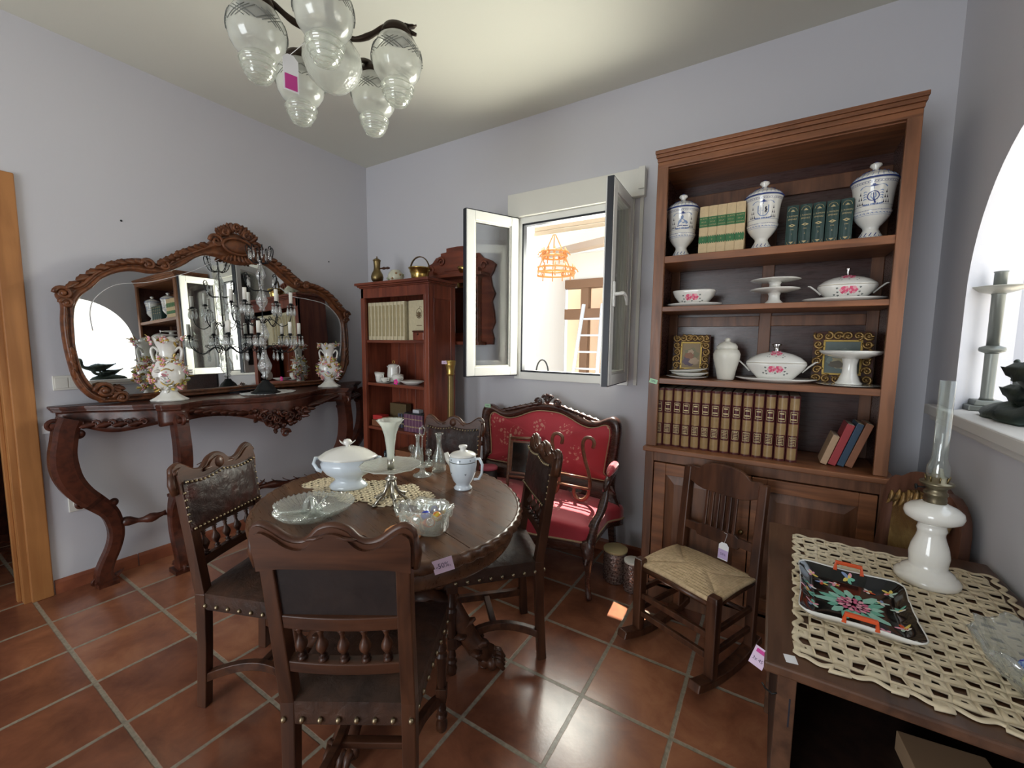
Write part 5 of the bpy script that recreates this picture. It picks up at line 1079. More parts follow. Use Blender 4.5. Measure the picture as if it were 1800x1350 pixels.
# ================================================================ BIG BOOKCASE
FY = 2.36; YB_ = 2.70
bc = thing('bookcase', 'tall walnut bookcase with open shelves above panelled cupboard doors', 'bookcase', (-.055, FY, 0)); P_ = T(.055, -FY, 0)
def bp_(name, boxes, mat, bev=.0025, parent=None):
    m = MB()
    for q in boxes: m.bb(*q, 0, P_)
    return m.build(name, mat, parent or bc, bev=bev)
x0, x1 = -.575, .437
W_CASEF = wood('bookcase_upright_face', (.105,.042,.020), (.25,.105,.050), .42, 'z')
bp_('left_side', [(x0,x0+.022,FY+.002,YB_,.87,2.36)], W_INSHADE); bp_('left_upright', [(x0-.004,x0+.05,FY-.018,FY+.004,.869,2.36)], W_CASEF)  # side gets the darkened interior wood with painted-in shade, upright the normal tone
bp_('right_side', [(x1-.022,x1,FY+.002,YB_,.87,2.36)], W_INSHADE); bp_('right_upright', [(x1-.045,x1+.003,FY-.018,FY+.004,.869,2.36)], W_CASEF)
bp_('back_panel', [(x0+.02,x1-.02,YB_-.012,YB_,.87,2.37)], W_INSHADE)
bp_('back_framing', [(x0+.022,x1-.022,YB_-.03,YB_-.011,2.20,2.27),(-.085,-.03,YB_-.032,YB_-.011,.87,2.20),(x0+.022,x0+.07,YB_-.028,YB_-.011,.87,2.2),(x1-.07,x1-.022,YB_-.028,YB_-.011,.87,2.2),(x0+.07,-.085,YB_-.028,YB_-.011,1.53,1.585),(-.03,x1-.07,YB_-.028,YB_-.011,1.53,1.585)], W_CASEZ)
for z, t in ((1.886,.036),(1.624,.026),(1.243,.030)): bp_('shelf', [(x0+.022,x1-.022,FY-.012,YB_-.03,z-t,z)], W_CASE)
bp_('cornice', [(x0-.002,x1+.002,FY-.020,YB_,2.335,2.365),(x0-.005,x1+.005,FY-.026,YB_,2.365,2.385),(x0-.010,x1+.010,FY-.034,YB_,2.385,2.402),(x0-.014,x1+.014,FY-.040,YB_,2.402,2.420),(x0+.02,x1-.02,FY,YB_,2.33,2.35)], W_CASE, .003)
bp_('ledge', [(x0-.012,x1+.03,FY-.05,YB_,.842,.868)], W_CASE, .005)
bp_('cupboard_carcass', [(x0-.002,x0+.03,FY-.03,YB_,.0,.842),(x1,x1+.024,FY-.03,YB_,0,.842),(x0,x1+.02,YB_-.02,YB_,.08,.842),(x0,x1+.02,FY-.03,YB_,.08,.1),(x0,x1+.02,FY-.03,FY-.01,0,.11),(x0,x1+.02,FY-.03,FY-.01,.79,.842),(x0,x0+.045,FY-.034,FY-.01,0,.842),(x1-.02,x1+.024,FY-.034,FY-.01,0,.842)], W_CASEZ)
for (a, b) in ((x0+.05,-.062),(-.058,x1-.025)):
    s = .062; z0_, z1_ = .115, .785; y = FY-.038
    o = bp_('cupboard_door', [(a,a+s,y,y+.022,z0_,z1_),(b-s,b,y,y+.022,z0_,z1_),(a+s,b-s,y,y+.022,z0_,z0_+s),(a+s,b-s,y,y+.022,z1_-s,z1_)], W_CASE)
    m = MB(); A = [(a+s,z0_+s),(b-s,z0_+s),(b-s,z1_-s),(a+s,z1_-s)]
    def inset(d): return [(A[0][0]+d,A[0][1]+d),(A[1][0]-d,A[1][1]+d),(A[2][0]-d,A[2][1]-d),(A[3][0]+d,A[3][1]-d)]
    L = [(inset(0),y+.014),(inset(.012),y+.012),(inset(.045),y+.003),(inset(.05),y+.003)]; vs_ = [(p[0]+.055, yy-FY, p[1]) for q, yy in L for p in q]; fs = [(i*4+k, i*4+(k+1) % 4, i*4+4+(k+1) % 4, i*4+4+k) for i in range(3) for k in range(4)]+[(12,13,14,15)]
    m.add(vs_, fs, 0, False); m.build('raised_panel', W_CASEZ, o)
    MB().ball((0,0,0), (.012,.014,.012), 10, 0, T((b-.03 if b < 0 else a+.03)+.055, y-FY-.012, .5)).build('knob', BRASSD, o)
m = MB(); m.box((0,0,0), (.042,.0008,.024)); m.text('50%', .014, T(0,-.0008,0) @ RX(pi/2), 1); o = m.build('price_tag', [TAGG, PEN]); o.location = (-.553, FY-.0195, 1.225); o.rotation_euler = (0, RAD(14), 0); tag(o, 'green paper 50% tag stuck on the left upright of the walnut bookcase', 'price tag')
# armorial jars
def decal(m, pts, rf, mi, off=.0006):  # polygon in (arc, z) wrapped around the front (-y) of a turned body
    vs_ = []
    for (u, z) in pts: r = rf(z)+off; a = -pi/2+u/r; vs_.append((r*cos(a), r*sin(a), z))
    m.add(vs_, [tuple(range(len(pts)))], mi, False)
JP = [(.0001,0),(.050,0),(.053,.006),(.046,.018),(.034,.038),(.028,.052),(.030,.062),(.046,.080),(.060,.10),(.067,.118),(.070,.124),(.066,.130),(.068,.15),(.071,.19),(.075,.225),(.081,.248),(.082,.254),(.0001,.254)]
def jr(z):
    for (a, b), (c, d) in zip(JP[1:], JP[2:]):
        if b <= z <= d and d > b: return a+(c-a)*(z-b)/(d-b)
    return .07
def line(m, P, w_, rf, mi):
    for (a, b), (c, d) in zip(P, P[1:]):
        w_ = w_ if w_ > .0035 else w_*1.7; L = max(1e-6, math.hypot(c-a, d-b)); nx, nz = -(d-b)/L*w_/2, (c-a)/L*w_/2; decal(m, [(a+nx,b+nz),(a-nx,b-nz),(c-nx,d-nz),(c+nx,d+nz)], rf, mi)
def armorial(kind, label, loc, rz):
    t = thing('armorial_jar', label, 'jar', loc, rz, 'blue and white lidded pharmacy jars on the top shelf')
    m = MB(); m.lathe(JP, 48)
    # bands
    for z, w_, mi in ((.006,.004,2),(.122,.003,1),(.243,.0015,1),(.236,.001,1),(.144,.0012,1),(.104,.0012,2)):
        n = 40
        for k in range(n): 
            r0, r1 = jr(z)+.0005, jr(z+w_)+.0005; a, b = 2*pi*k/n, 2*pi*(k+1)/n; m.add([(r0*cos(a),r0*sin(a),z),(r0*cos(b),r0*sin(b),z),(r1*cos(b),r1*sin(b),z+w_),(r1*cos(a),r1*sin(a),z+w_)], [(0,1,2,3)], mi, False)
    for k in range(18):
        a = (k-9)*2*pi/18*.05; line(m, [(a-.004,.018),(a+.004,.034)], .002, jr, 1); line(m, [(a,.0155),(a+.006,.018)], .0015, jr, 2)
    for k in range(-6, 7): u = k*.014; line(m, [(u-.005,.110),(u,.114),(u+.005,.110)], .0012, jr, 2); 
    for k in range(-9, 10): u = k*.011; line(m, [(u,.238),(u+.004,.241)], .0012, jr, 1)
    # hat and cords
    decal(m, [(-.018,.222),(-.006,.226),(-.004,.231),(.004,.231),(.006,.226),(.018,.222),(0,.219)], jr, 1); line(m, [(0,.219),(0,.21)], .0015, jr, 2)
    for s in (-1,1):
        line(m, [(s*.016,.222),(s*.028,.226),(s*.04,.222),(s*.048,.214)], .0009, jr, 2)
        for r_, n in ((0,1),(1,2),(2,3)):
            for j in range(n):
                u = s*.046+(j-(n-1)/2)*.0095; z = .198-.020*r_; decal(m, [(u-.0035,z-.008),(u+.0035,z-.008),(u+.0012,z),(u,z+.008),(u-.0012,z)], jr, 3)
    line(m, [(-.035,.150),(-.02,.147),(0,.149),(.02,.147),(.036,.152)], .006, jr, 2)
    for k in range(9): line(m, [(-.03+.0075*k,.1465),(-.028+.0075*k,.1515)], .0013, jr, 1)
    if kind == 'shield':
        S_ = [(-.022,.205),(.022,.205),(.022,.175),(.012,.160),(0,.157),(-.012,.160),(-.022,.175),(-.022,.205)]; line(m, S_, .0015, jr, 2); line(m, [(0,.205),(0,.158)], .001, jr, 2); line(m, [(-.022,.182),(.0,.182)], .001, jr, 2); line(m, [(-.011,.205),(-.011,.162)], .0008, jr, 2)
        decal(m, [(.006,.176),(.010,.184),(.006,.192),(.010,.200),(.015,.198),(.013,.190),(.019,.186),(.014,.180),(.018,.172),(.011,.176),(.009,.168)], jr, 3); m.ball((0,0,0), .0001, 4)
    elif kind == 'beast':
        decal(m, [(-.024,.165),(-.02,.185),(-.010,.195),(-.008,.207),(.0,.210),(.006,.204),(.002,.196),(.012,.188),(.022,.184),(.030,.170),(.024,.172),(.018,.166),(.014,.176),(.002,.172),(-.004,.180),(-.014,.176),(-.018,.165)], jr, 2); decal(m, [(-.006,.192),(.006,.186),(.010,.180),(-.004,.178)], jr, 0)
        line(m, [(-.026,.160),(-.01,.163),(.01,.160),(.028,.161)], .004, jr, 1); decal(m, [(-.004,.210),(0,.214),(.004,.209),(.0,.207)], jr, 1)
    else:
        line(m, [(.020*cos(a_*.5),.182+.019*sin(a_*.5)) for a_ in range(14)], .0022, jr, 1); line(m, [(-.006,.195),(-.009,.18),(0,.168),(.009,.18),(.006,.195)], .0015, jr, 2); line(m, [(.0,.195),(.002,.17),(.008,.152)], .002, jr, 1)
        for s in (-1,1):
            for k in range(4): z = .170+.010*k; line(m, [(s*.022,z),(s*.028,z+.003),(s*.034,z-.001)], .0015, jr, 2)
    m.build('jar_body', [PORC, BLUE, BLUEL, INK], t)
    m = MB(); m.lathe([(.085,.254),(.086,.258),(.080,.262)], 40, 1); m.lathe([(.080,.2615),(.070,.275),(.050,.290),(.030,.300),(.014,.305),(.010,.312),(.022,.324),(.020,.332),(.008,.338),(.0001,.339)], 40)
    m.lathe([(.012,.335),(.007,.3405),(.0001,.3425)], 16, 1)
    lr = lambda z: {0: .072, 1: .0}.get(0)
    for k in range(26): a = 2*pi*k/26; m.tube([(.0785*cos(a),.0785*sin(a),.2655),(.066*cos(a+.05),.066*sin(a+.05),.280)], .0011, 4, 2)
    for k in range(14): a = 2*pi*k/14; m.tube([(.050*cos(a),.050*sin(a),.2915),(.038*cos(a+.15),.038*sin(a+.15),.298)], .0016, 4, 1)
    m.build('lid', [PORC, BLUE, BLUEL], t)
ZA = 1.8865
armorial('beast', 'blue and white lidded jar painted with a walking beast, left end of the top shelf', (-.468, 2.47, ZA), RAD(11))
armorial('shield', 'blue and white lidded jar painted with a quartered shield, between the two book sets', (-.093, 2.47, ZA), RAD(2))
armorial('round', 'blue and white lidded jar painted with a round crest, right end of the top shelf', (.325, 2.47, ZA), RAD(-8))
# cream and green sets
def set_book(kind, num, label, loc, w_, h, d, grp):
    o = thing('book', label, 'book', loc, 0, grp); m = MB(); n = 6
    if kind == 'cream': m.prism([(-w_/2,d),(-w_/2,.0)]+[(-w_/2+w_*k/n, -.003*sin(pi*k/n)) for k in range(1, n)]+[(w_/2,0),(w_/2,d)], 0, h, 0)
    else: m.prism([(-w_/2,d),(-w_/2,.004)]+[(-w_/2+w_*k/n, .004-.008*sin(pi*k/n)) for k in range(1, n)]+[(w_/2,.004),(w_/2,d)], 0, h, 0)
    F = lambda x, z, y=-.0042: T(x, y, z) @ RX(pi/2)
    if kind == 'cream':
        for (a, b) in ((.57,.78),(.255,.37)): m.bb(-w_*.49, w_*.49, -.0036, .004, h*a, h*b, 1)
        for k, tx in enumerate(('EL BOTE','DE LA','COCINA')): m.text(tx, .0088, F(0, h*(.74-.065*k)), 2)
        m.text(str(num), .012, F(0, h*.31), 2)
        for z in (.245,.38): 
            for k in range(4): m.box((-w_*.36+w_*.24*k, -.0036, h*z), (w_*.14,.001,h*.022), 1)
    else:
        y = -.0048
        m.tube([(w_*.36*cos(pi*k/10), y+.0018*abs(cos(pi*k/10)), h*.86+h*.09*sin(pi*k/10)) for k in range(11)], .0009, 4, 1); m.prism([(-w_*.2,h*.85),(w_*.2,h*.85),(0,h*.90)], y-.0002, y+.0006, 1, None, 'y')
        m.text('J. RAMON', .0092, F(0, h*.74, y), 1); m.text('JIMENEZ', .0092, F(0, h*.665, y), 1)
        m.prism([(-w_*.3,h*.52),(0,h*.485),(w_*.3,h*.52),(0,h*.555)], y-.0002, y+.0006, 1, None, 'y'); m.prism([(-w_*.12,h*.52),(0,h*.505),(w_*.12,h*.52),(0,h*.535)], y-.0006, y, 0, None, 'y')
        m.text('1990', .0075, F(0, h*.42, y), 1); m.text(str(num), .011, F(0, h*.31, y), 1)
        m.tube([(w_*.36*cos(pi*k/10), y+.0018*abs(cos(pi*k/10)), h*.13-h*.09*sin(pi*k/10)) for k in range(11)], .0009, 4, 1); m.prism([(-w_*.2,h*.13),(w_*.2,h*.13),(0,h*.08)], y-.0002, y+.0006, 1, None, 'y')
    m.build('cover', [B_CREAM, B_GREEN, B_GOLD] if kind == 'cream' else [B_DKGREEN, B_GOLD], o)
    MB().bb(-w_*.42, w_*.42, .008, d-.004, h-.002, h+.0006).build('page_block', B_PAPER, o); return o
for k in range(5): set_book('cream', k+1, 'cream book with green label bands, %s from left of its set' % ORD[k], (-.352+.0415*k, 2.41, ZA), .0405, .242, .16, 'cream and green set on the top shelf')
for k in range(5): set_book('green', k+1, 'dark green gold-tooled poetry volume, %s from left of its set' % ORD[k], (.030+.0505*k, 2.42, ZA), .046, .190, .13, 'dark green set on the top shelf')
# maroon and gilt encyclopaedia
gilt0 = None; x = -.527
for k in range(14):
    lab = 'maroon volume with gilt spine panels, %s from left on the lowest shelf' % ORD[k]; wk = .047 if k < 6 else .0485
    if gilt0 is None:
        o = thing('encyclopedia_volume', lab, 'book', (x, 2.385, .8685), 0, 'maroon and gilt encyclopedia volumes'); m = MB(); w_, h, d, n = .0455, .318, .22, 8
        def arc(s, out): return [(-w_/2*s+w_*s*k_/n, .010-.014*sin(pi*k_/n)-out) for k_ in range(n+1)]
        m.prism([(-w_/2,d)]+arc(1, 0)+[(w_/2,d)], 0, h, 0)
        for (a, b) in ((.03,.21),(.40,.575),(.79,.965)): m.prism([(-w_*.40,.012)]+[(-w_*.40+w_*.80*q/8, .0095-.014*sin(pi*(.10+.80*q/8))-.0008) for q in range(9)]+[(w_*.40,.012)], h*a, h*b, 1)
        for (a, b) in ((.60,.765),(.235,.385)):
            for (xa, xb, za, zb) in ((-.32,.32,a+.005,a+.011),(-.32,.32,b-.011,b-.005),(-.32,-.29,a+.005,b-.005),(.29,.32,a+.005,b-.005)): m.bb(w_*xa, w_*xb, -.0042+.0012*(abs(xa) > .3 and abs(xb) > .28 and xa*xb > 0), .004, h*za, h*zb, 2)
        for z, l_ in ((.725,.2),(.645,.24)): m.bb(-w_*l_, w_*l_, -.0046, .004, h*(z-.008), h*(z+.008), 2)
        for z, l_ in ((.36,.2),(.335,.24),(.31,.2),(.285,.22),(.26,.2)): m.bb(-w_*l_, w_*l_, -.0046, .004, h*(z-.004), h*(z+.004), 2)
        m.build('cover', [B_MAROON, B_GILT, B_GOLD], o); MB().bb(-w_*.42, w_*.42, .014, d-.004, h-.003, h+.0006).build('page_block', B_PAPER, o); gilt0 = o
    else: copy_thing(gilt0, (x, 2.385+.003*((k*7) % 3), .8685), RAD(((k*5) % 3-1)*.6), lab)
    x += wk
for k, (nm, mt, h, w_, xx, ang) in enumerate((('short tan cloth book, leaning leftmost beside the gilt volumes', B_TAN, .145, .026, .222, 17), ('red cloth book leaning between the tan and the navy book', B_RED, .205, .030, .254, 17), ('navy cloth book leaning between the red and the marbled book', B_BLUE, .212, .026, .286, 17), ('brown marbled book leaning against the right side of the bookcase', B_BROWN, .215, .028, .316, 17.5))):
    o = thing('leaning_book', nm, 'book', (xx, 2.42, .8735), 0, None, rot=(0, RAD(ang), 0)); m = MB(); m.bb(-w_/2, w_/2, 0, .13, .0, h); m.build('cover', mt, o, bev=.002); MB().bb(-w_*.38, w_*.38, .004, .128, h-.001, h+.0008).build('page_block', B_PAPER, o)
# crockery
def rose(m, fn, u, z, s, base):   # fn(u,z)->(point, normal)
    def blob(du, dz, r, mi):
        p, n_ = fn(u+du*s, z+dz*s); z3 = V((0,0,1)); tx = n_.cross(z3); tx = tx.normalized() if tx.length > .01 else V((1,0,0)); ty = tx.cross(n_)
        k_ = 8; m.add([p+n_*.0008]+[p+n_*.0006+(tx*cos(2*pi*j/k_)+ty*sin(2*pi*j/k_))*r*s*(1+.25*sin(j*2.3)) for j in range(k_)], [(0,1+j,1+(j+1) % k_) for j in range(k_)], mi, False)
    for cx in (-.5,.5):
        for j in range(6): a = j*1.05; blob(cx+.32*cos(a), .08+.28*sin(a), .26, base+(j % 2))
        blob(cx, .08, .2, base)
    for (du, dz) in ((-1.2,-.2),(-1.5,-.5),(-1.1,-.6),(1.2,-.2),(1.5,-.5),(1.15,-.7),(-1.3,.3),(1.25,.35),(0,-.5)): blob(du, dz, .13, base+2)
FLOR = [PORC, PINK, PINKL, GREYL]
def vessel(name, label, cat, loc, rx, ry, prof, ns=8, gold=None, lidp=None, knob=None, handles=0, rz=0, rose_z=None, group=None):
    t = thing(name, label, cat, loc, rz, group); sup = lambda t_: 1/(max(abs(cos(t_))**3.2+abs(sin(t_))**3.2, 1e-6))**(1/3.2)
    wob = lambda t_, i, r, z: (r*(sup(t_)*.93 if ns else 1), z)
    m = MB(); m.lathe(prof, 48, 0, None, rx, ry, wob=wob)
    if rose_z:
        def fn(u, z):
            r = None
            for (a, b), (c, d) in zip(prof, prof[1:]):
                if b <= z <= d and d > b: r = a+(c-a)*(z-b)/(d-b); sl_ = (c-a)/(d-b)
            if r is None: r = prof[-2][0]; sl_ = 0
            a = -pi/2+u/(rx*max(r, .3)); rr = r*(sup(a)*.93 if ns else 1); n_ = V((cos(a)*.6, sin(a), -sl_*.7*ry)).normalized(); return V((rr*rx*cos(a), rr*ry*sin(a), z)), n_
        rose(m, fn, 0, rose_z, .034, 1)
    m.build('bowl', FLOR, t)
    if lidp:
        m = MB(); m.lathe(lidp, 48, 0, None, rx, ry, wob=wob)
        if rose_z:
            def fn2(u, z):
                for (a, b), (c, d) in zip(lidp, lidp[1:]):
                    if b <= z <= d and d > b: r = a+(c-a)*(z-b)/(d-b); break
                else: r = .6
                a = -pi/2+u/(rx*max(r,.35)); rr = r*.95; return V((rr*rx*cos(a), rr*ry*sin(a), z+.001)), V((cos(a)*.3, sin(a)*.5, .8)).normalized()
            zl = lidp[3][1]; rose(m, fn2, 0, zl, .026, 1)
        l_ = m.build('lid', FLOR, t)
        if knob: m = MB(); m.lathe(knob, 16, 0); m.build('knob', CHROME, l_)
        MB().tube([(rx*.99*cos(2*pi*k/40)*sup(2*pi*k/40)*.93, ry*.99*sin(2*pi*k/40)*sup(2*pi*k/40)*.93, lidp[0][1]) for k in range(40)], .0009, 4, closed=True).build('gilt_line', GOLDP, l_)
    for s in ((-1,1) if handles == 2 else ()):
        zt = prof[-2][1]; m = MB(); m.tube([(s*rx*.80,0,zt*.5),(s*rx*.98,0,zt*.82),(s*rx*1.16,0,zt*1.08),(s*rx*1.24,0,zt*1.10)], [.006,.006,.006,.004], 8, sec=[(cos(2*pi*k/8)*.7, sin(2*pi*k/8)*1.9) for k in range(8)], up=(0,1,0)); m.build('handle', PORC, t)
    return t
BP = [(.001,0),(.55,0),(.57,.006),(.62,.012),(.90,.045),(1.0,.066),(1.0,.070),(.97,.071),(.001,.069)]
def platter(label, loc, rx, ry, grp=None):
    o = MB().lathe([(.0001,0),(.66,0),(.70,.003),(.88,.010),(1.0,.019),(.99,.021),(.86,.013),(.66,.006),(.0001,.005)], 56, 0, None, rx, ry).build('platter', PORC); o.location = loc; return tag(o, label, 'platter', grp)
Z2_ = 1.6245
platter('oval platter under the open flowered bowl on the second shelf', (-.395, 2.50, Z2_), .145, .115)
vessel('flowered_bowl', 'open angular white bowl with pink roses at the left of the second shelf', 'bowl', (-.395, 2.50, Z2_+.0065), .115, .085, [(q[0], q[1]*1.2) for q in BP[:-1]]+[(.93,.078),(.001,.02)], rose_z=.045)
def cakestand(label, loc, r, h, grp=None, name='cake_stand'):
    t = thing(name, label, 'cake stand', loc, 0, grp); MB().lathe([(.0001,0),(r*.42,0),(r*.43,.006),(r*.36,.014),(r*.24,h*.35),(r*.22,h*.6),(r*.27,h*.78),(r*.30,h*.8),(.0001,h*.8)], 36).build('foot', PORC, t)
    MB().lathe([(.0001,h*.78),(r*.5,h*.79),(r*.9,h*.92),(r,h*1.0),(r*.985,h*1.03),(r*.86,h*.96),(r*.5,h*.85),(.0001,h*.84)], 48, wob=lambda t_, i, rr, z: (rr*(1+.012*cos(8*t_)*(2 <= i <= 5)), z)).build('dish', PORC, t)
cakestand('lower white cake stand of the stacked pair on the second shelf', (-.022, 2.50, Z2_), .108, .078); cakestand('upper white cake stand stacked on the other one', (-.022, 2.50, Z2_+.070), .108, .055)
platter('oval platter under the large lidded dish at the right of the second shelf', (.252, 2.50, Z2_), .160, .115)
LIDP = [(1.0,.072),(.97,.078),(.80,.094),(.55,.107),(.25,.115),(.0001,.117)]
KN = [(.009,.114),(.006,.122),(.0055,.135),(.011,.150),(.010,.153),(.0001,.154)]
vessel('covered_vegetable_dish', 'lidded white dish with pink roses and silvery knob, right of the second shelf', 'tureen', (.262, 2.50, Z2_+.0065), .120, .092, BP, lidp=LIDP, knob=KN, handles=2, rose_z=.045)
Z3_ = 1.2435
platter('oval platter under the soup tureen in the middle of the third shelf', (.005, 2.49, Z3_), .175, .115)
vessel('flowered_soup_tureen', 'large lidded white tureen with pink roses in the middle of the third shelf', 'tureen', (.005, 2.49, Z3_+.0065), .140, .10, [(a, b*1.25) for a, b in BP], lidp=[(a, b*1.0+.018+(b-.072)*.25) for a, b in LIDP], knob=[(a*2.0, b+.03) for a, b in KN], handles=2, rose_z=.058)
gj = thing('ginger_jar', 'plain matt ivory lidded jar beside the left gilt picture frame', 'jar', (-.215, 2.47, Z3_))
MB().lathe([(.0001,0),(.036,0),(.040,.006),(.048,.05),(.062,.11),(.064,.135),(.056,.155),(.048,.160),(.0001,.16)], 36).build('body', IVORY, gj); MB().lathe([(.048,.160),(.050,.168),(.049,.176),(.038,.190),(.018,.198),(.012,.202),(.014,.212),(.010,.217),(.0001,.218)], 32).build('lid', IVORY, gj)
plate('white plate lowest in the small stack at the left of the third shelf', (-.40, 2.43, Z3_+.001), .105, None, sx=1.0, h=.012)
plate('white plate in the middle of the small stack on the third shelf', (-.385, 2.425, Z3_+.015), .095, None, h=.018, rot=(0,RAD(-1),0)); plate('tilted white dish on top of the small stack on the third shelf', (-.395, 2.435, Z3_+.034), .098, None, rot=(0,RAD(-5),0), h=.014)
plate('white plate under the tall footed compote on the third shelf', (.292, 2.46, Z3_+.001), .12, None, h=.006)
cakestand('tall white footed compote in front of the right gilt picture frame', (.294, 2.46, Z3_+.008), .118, .150, name='footed_compote')
def gilt_frame(label, loc, w_, h, rz, warm):
    t = thing('gilt_picture_frame', label, 'picture frame', loc, rz, None, rot=(RAD(-9), 0, rz)); m = MB(); b = .046; rnd = random.Random(int(w_*1000))
    for (a, c, d, e) in ((-w_/2,-w_/2+b,0,h),(w_/2-b,w_/2,0,h),(-w_/2+b,w_/2-b,0,b),(-w_/2+b,w_/2-b,h-b,h)): m.bb(a, c, .002, .018, d, e, 1)
    L = []
    for (p, q) in (((-w_/2+.022,.022),(w_/2-.022,.022)),((w_/2-.022,.022),(w_/2-.022,h-.022)),((w_/2-.022,h-.022),(-w_/2+.022,h-.022)),((-w_/2+.022,h-.022),(-w_/2+.022,.022))):
        n = 5
        for k in range(n): tt = k/n; L.append((p[0]+(q[0]-p[0])*tt, p[1]+(q[1]-p[1])*tt))
    for i, (a, z) in enumerate(L):
        spiral(m, (a,-.004,z), (1,0,0) if i % 2 else (-1,0,0), (0,0,1), .021, 1.4, .0065, mi=0, n=14, start=i); m.ball((a,-.010,z), .007, 8, 0)
        leaf(m, (a,-.004,z), (rnd.uniform(-1,1),0,rnd.uniform(-1,1)), (0,-1,0), .022, .007)
    m.build('carved_frame', [GILTO, W_CONS], t)
    m = MB(); m.bb(-w_/2+b-.004, w_/2-b+.004, -.004, .004, b-.004, b+.004).bb(-w_/2+b-.004, w_/2-b+.004, -.004, .004, h-b-.004, h-b+.004).bb(-w_/2+b-.004, -w_/2+b+.004, -.004, .004, b, h-b).bb(w_/2-b-.004, w_/2-b+.004, -.004, .004, b, h-b); m.build('inner_moulding', GOLDP, t)
    m = MB(); m.bb(-w_/2+b, w_/2-b, .004, .008, b, h-b, 0)
    cols = ((0,0,.55,.5,1),(-.12,-.28,.42,.35,2),(-.02,.18,.22,.20,3),(.18,-.30,.35,.22,3),(-.1,.0,.35,.2,4)) if warm else ((0,-.05,.55,.5,1),(.0,-.22,.42,.34,3),(.02,.12,.18,.22,4),(-.15,-.3,.3,.18,2))
    iw, ih = w_-2*b, h-2*b
    for i, (cx, cz, rx, rz_, mi) in enumerate(cols):
        n = 18; m.add([((cx+min(.48,rx*.8)*cos(2*pi*k/n)*(1+.2*sin(k*2.1)))*iw*.9*(1), .0036-.0003*i, h/2+(cz*.8+rz_*.7*sin(2*pi*k/n)*(1+.15*cos(k*1.7)))*ih*.85) for k in range(n)], [tuple(range(n))], mi, False)
    m.v = [(min(iw/2, max(-iw/2, x_)), y_, min(h-b, max(b, z_))) for x_, y_, z_ in m.v]
    m.build('small_painting', PAINT_W if warm else PAINT_C, t); return t
GILTF = (lambda b: (b.p(Base_Color=b.ramp(b.noise(b.co((1,1,1)), 40, 4).outputs[0], [(.35, (.05,.028,.012)), (.6, (.36,.21,.07))]), Roughness=.4, Metallic=.35), b.m)[1])(NB('antique_gilding'))
GILTO = plain('worn_gold_leaf', (.34,.21,.075), .38, .55)
PAINT_W = [plain(n_, c) for n_, c in (('paint_ochre',(.30,.22,.12)),('paint_olive',(.22,.20,.11)),('paint_violet_brown',(.13,.09,.12)),('paint_flesh',(.46,.33,.22)),('paint_rust',(.30,.14,.08)))]
PAINT_C = [plain(n_, c) for n_, c in (('paint_teal',(.13,.17,.16)),('paint_grey_green',(.20,.25,.22)),('paint_umber',(.13,.11,.08)),('paint_sand',(.42,.36,.22)),('paint_pale',(.50,.42,.30)))]
gilt_frame('small gilt carved picture frame at the left of the third shelf', (-.405, 2.56, Z3_+.001), .195, .24, RAD(6), True)
gilt_frame('small gilt carved picture frame behind the footed compote', (.275, 2.565, Z3_+.001), .235, .255, RAD(-2), False)
# ================================================================ RED SETTEE
SX, SYB = -1.32, 2.575
se = thing('settee', 'small carved wood settee in red floral damask under the window', 'settee', (SX, 2.30, 0)); yb = SYB-2.30
so_ = [(.495,.36),(.505,.50),(.515,.65),(.528,.80),(.532,.89),(.515,.945),(.475,.965),(.43,.95),(.38,.928),(.32,.925),(.25,.945),(.18,.975),(.10,1.0),(0,1.012)]
si_ = [(.44,.55),(.443,.60),(.452,.70),(.465,.80),(.470,.86),(.462,.895),(.44,.91),(.41,.903),(.37,.885),(.31,.878),(.24,.895),(.17,.925),(.09,.950),(0,.955)]
def full(h): return [(-a, b) for a, b in h]+[(a, b) for a, b in h[::-1][1:]]
FO2 = fine(full(so_)[:], 3); FI2 = fine(full(si_)[:], 3)
tilt = lambda a, z: yb+(z-.45)*.08-.05*(a/.53)**2
m = MB(); m.band(FO2, FI2, [(0,.02),(0,-.012),(.15,-.024),(.45,-.03),(.75,-.022),(1,-.008),(1,.02)], lambda a, b, h: (a, tilt(a,b)+h, b))
m.build('back_frame', W_SOFA, se)
m = MB(); cz_ = .74
def backf(u, v_):  # radial fill of the inner loop
    k = int(u*len(FI2)) % len(FI2); a, b = FI2[k]; q = 1-v_; x = a*q; z = cz_+(b-cz_)*q; return (x, tilt(x,z)-.004-.030*(1-q**4), z)
m.grid(backf, len(FI2), 8); m.build('upholstered_back', FABRIC, se)
m = MB(); m.tube([(a*.985, tilt(a,b)-.014, cz_+(b-cz_)*.985) for a, b in FI2], .004, 5, closed=True); m.build('piping', PIPING, se)
m = MB()
for s in (-1,1):
    for k in range(7): leaf(m, (s*(.05+.045*k), tilt(0,1)-.028, 1.005-.012*k), (s,0,-.15), (0,-1,0), .07, .016)
    spiral(m, (s*.07, tilt(0,1)-.03, 1.015), (s,0,0), (0,0,1), .028, 1.4, .009); spiral(m, (s*.02, tilt(0,1)-.03, 1.045), (s,0,0), (0,0,1), .022, 1.3, .009)
m.ball((0, tilt(0,1)-.032, 1.03), (.022,.016,.026), 12); leaf(m, (0,tilt(0,1)-.03,1.03), (0,0,1), (0,-1,0), .05, .018); m.build('carved_crest', W_SOFA, se)
plan = [(-.50,.27),(-.515,.10),(-.525,-.05),(-.53,-.18),(-.50,-.225),(-.42,-.232),(-.32,-.235),(-.2,-.262),(-.1,-.285),(0,-.292),(.1,-.285),(.2,-.262),(.32,-.235),(.42,-.232),(.50,-.225),(.53,-.18),(.525,-.05),(.515,.10),(.50,.27)]
pl = [(p.x, p.y) for p in crom([(a, b, 0) for a, b in plan], 72)]
m = MB(); 
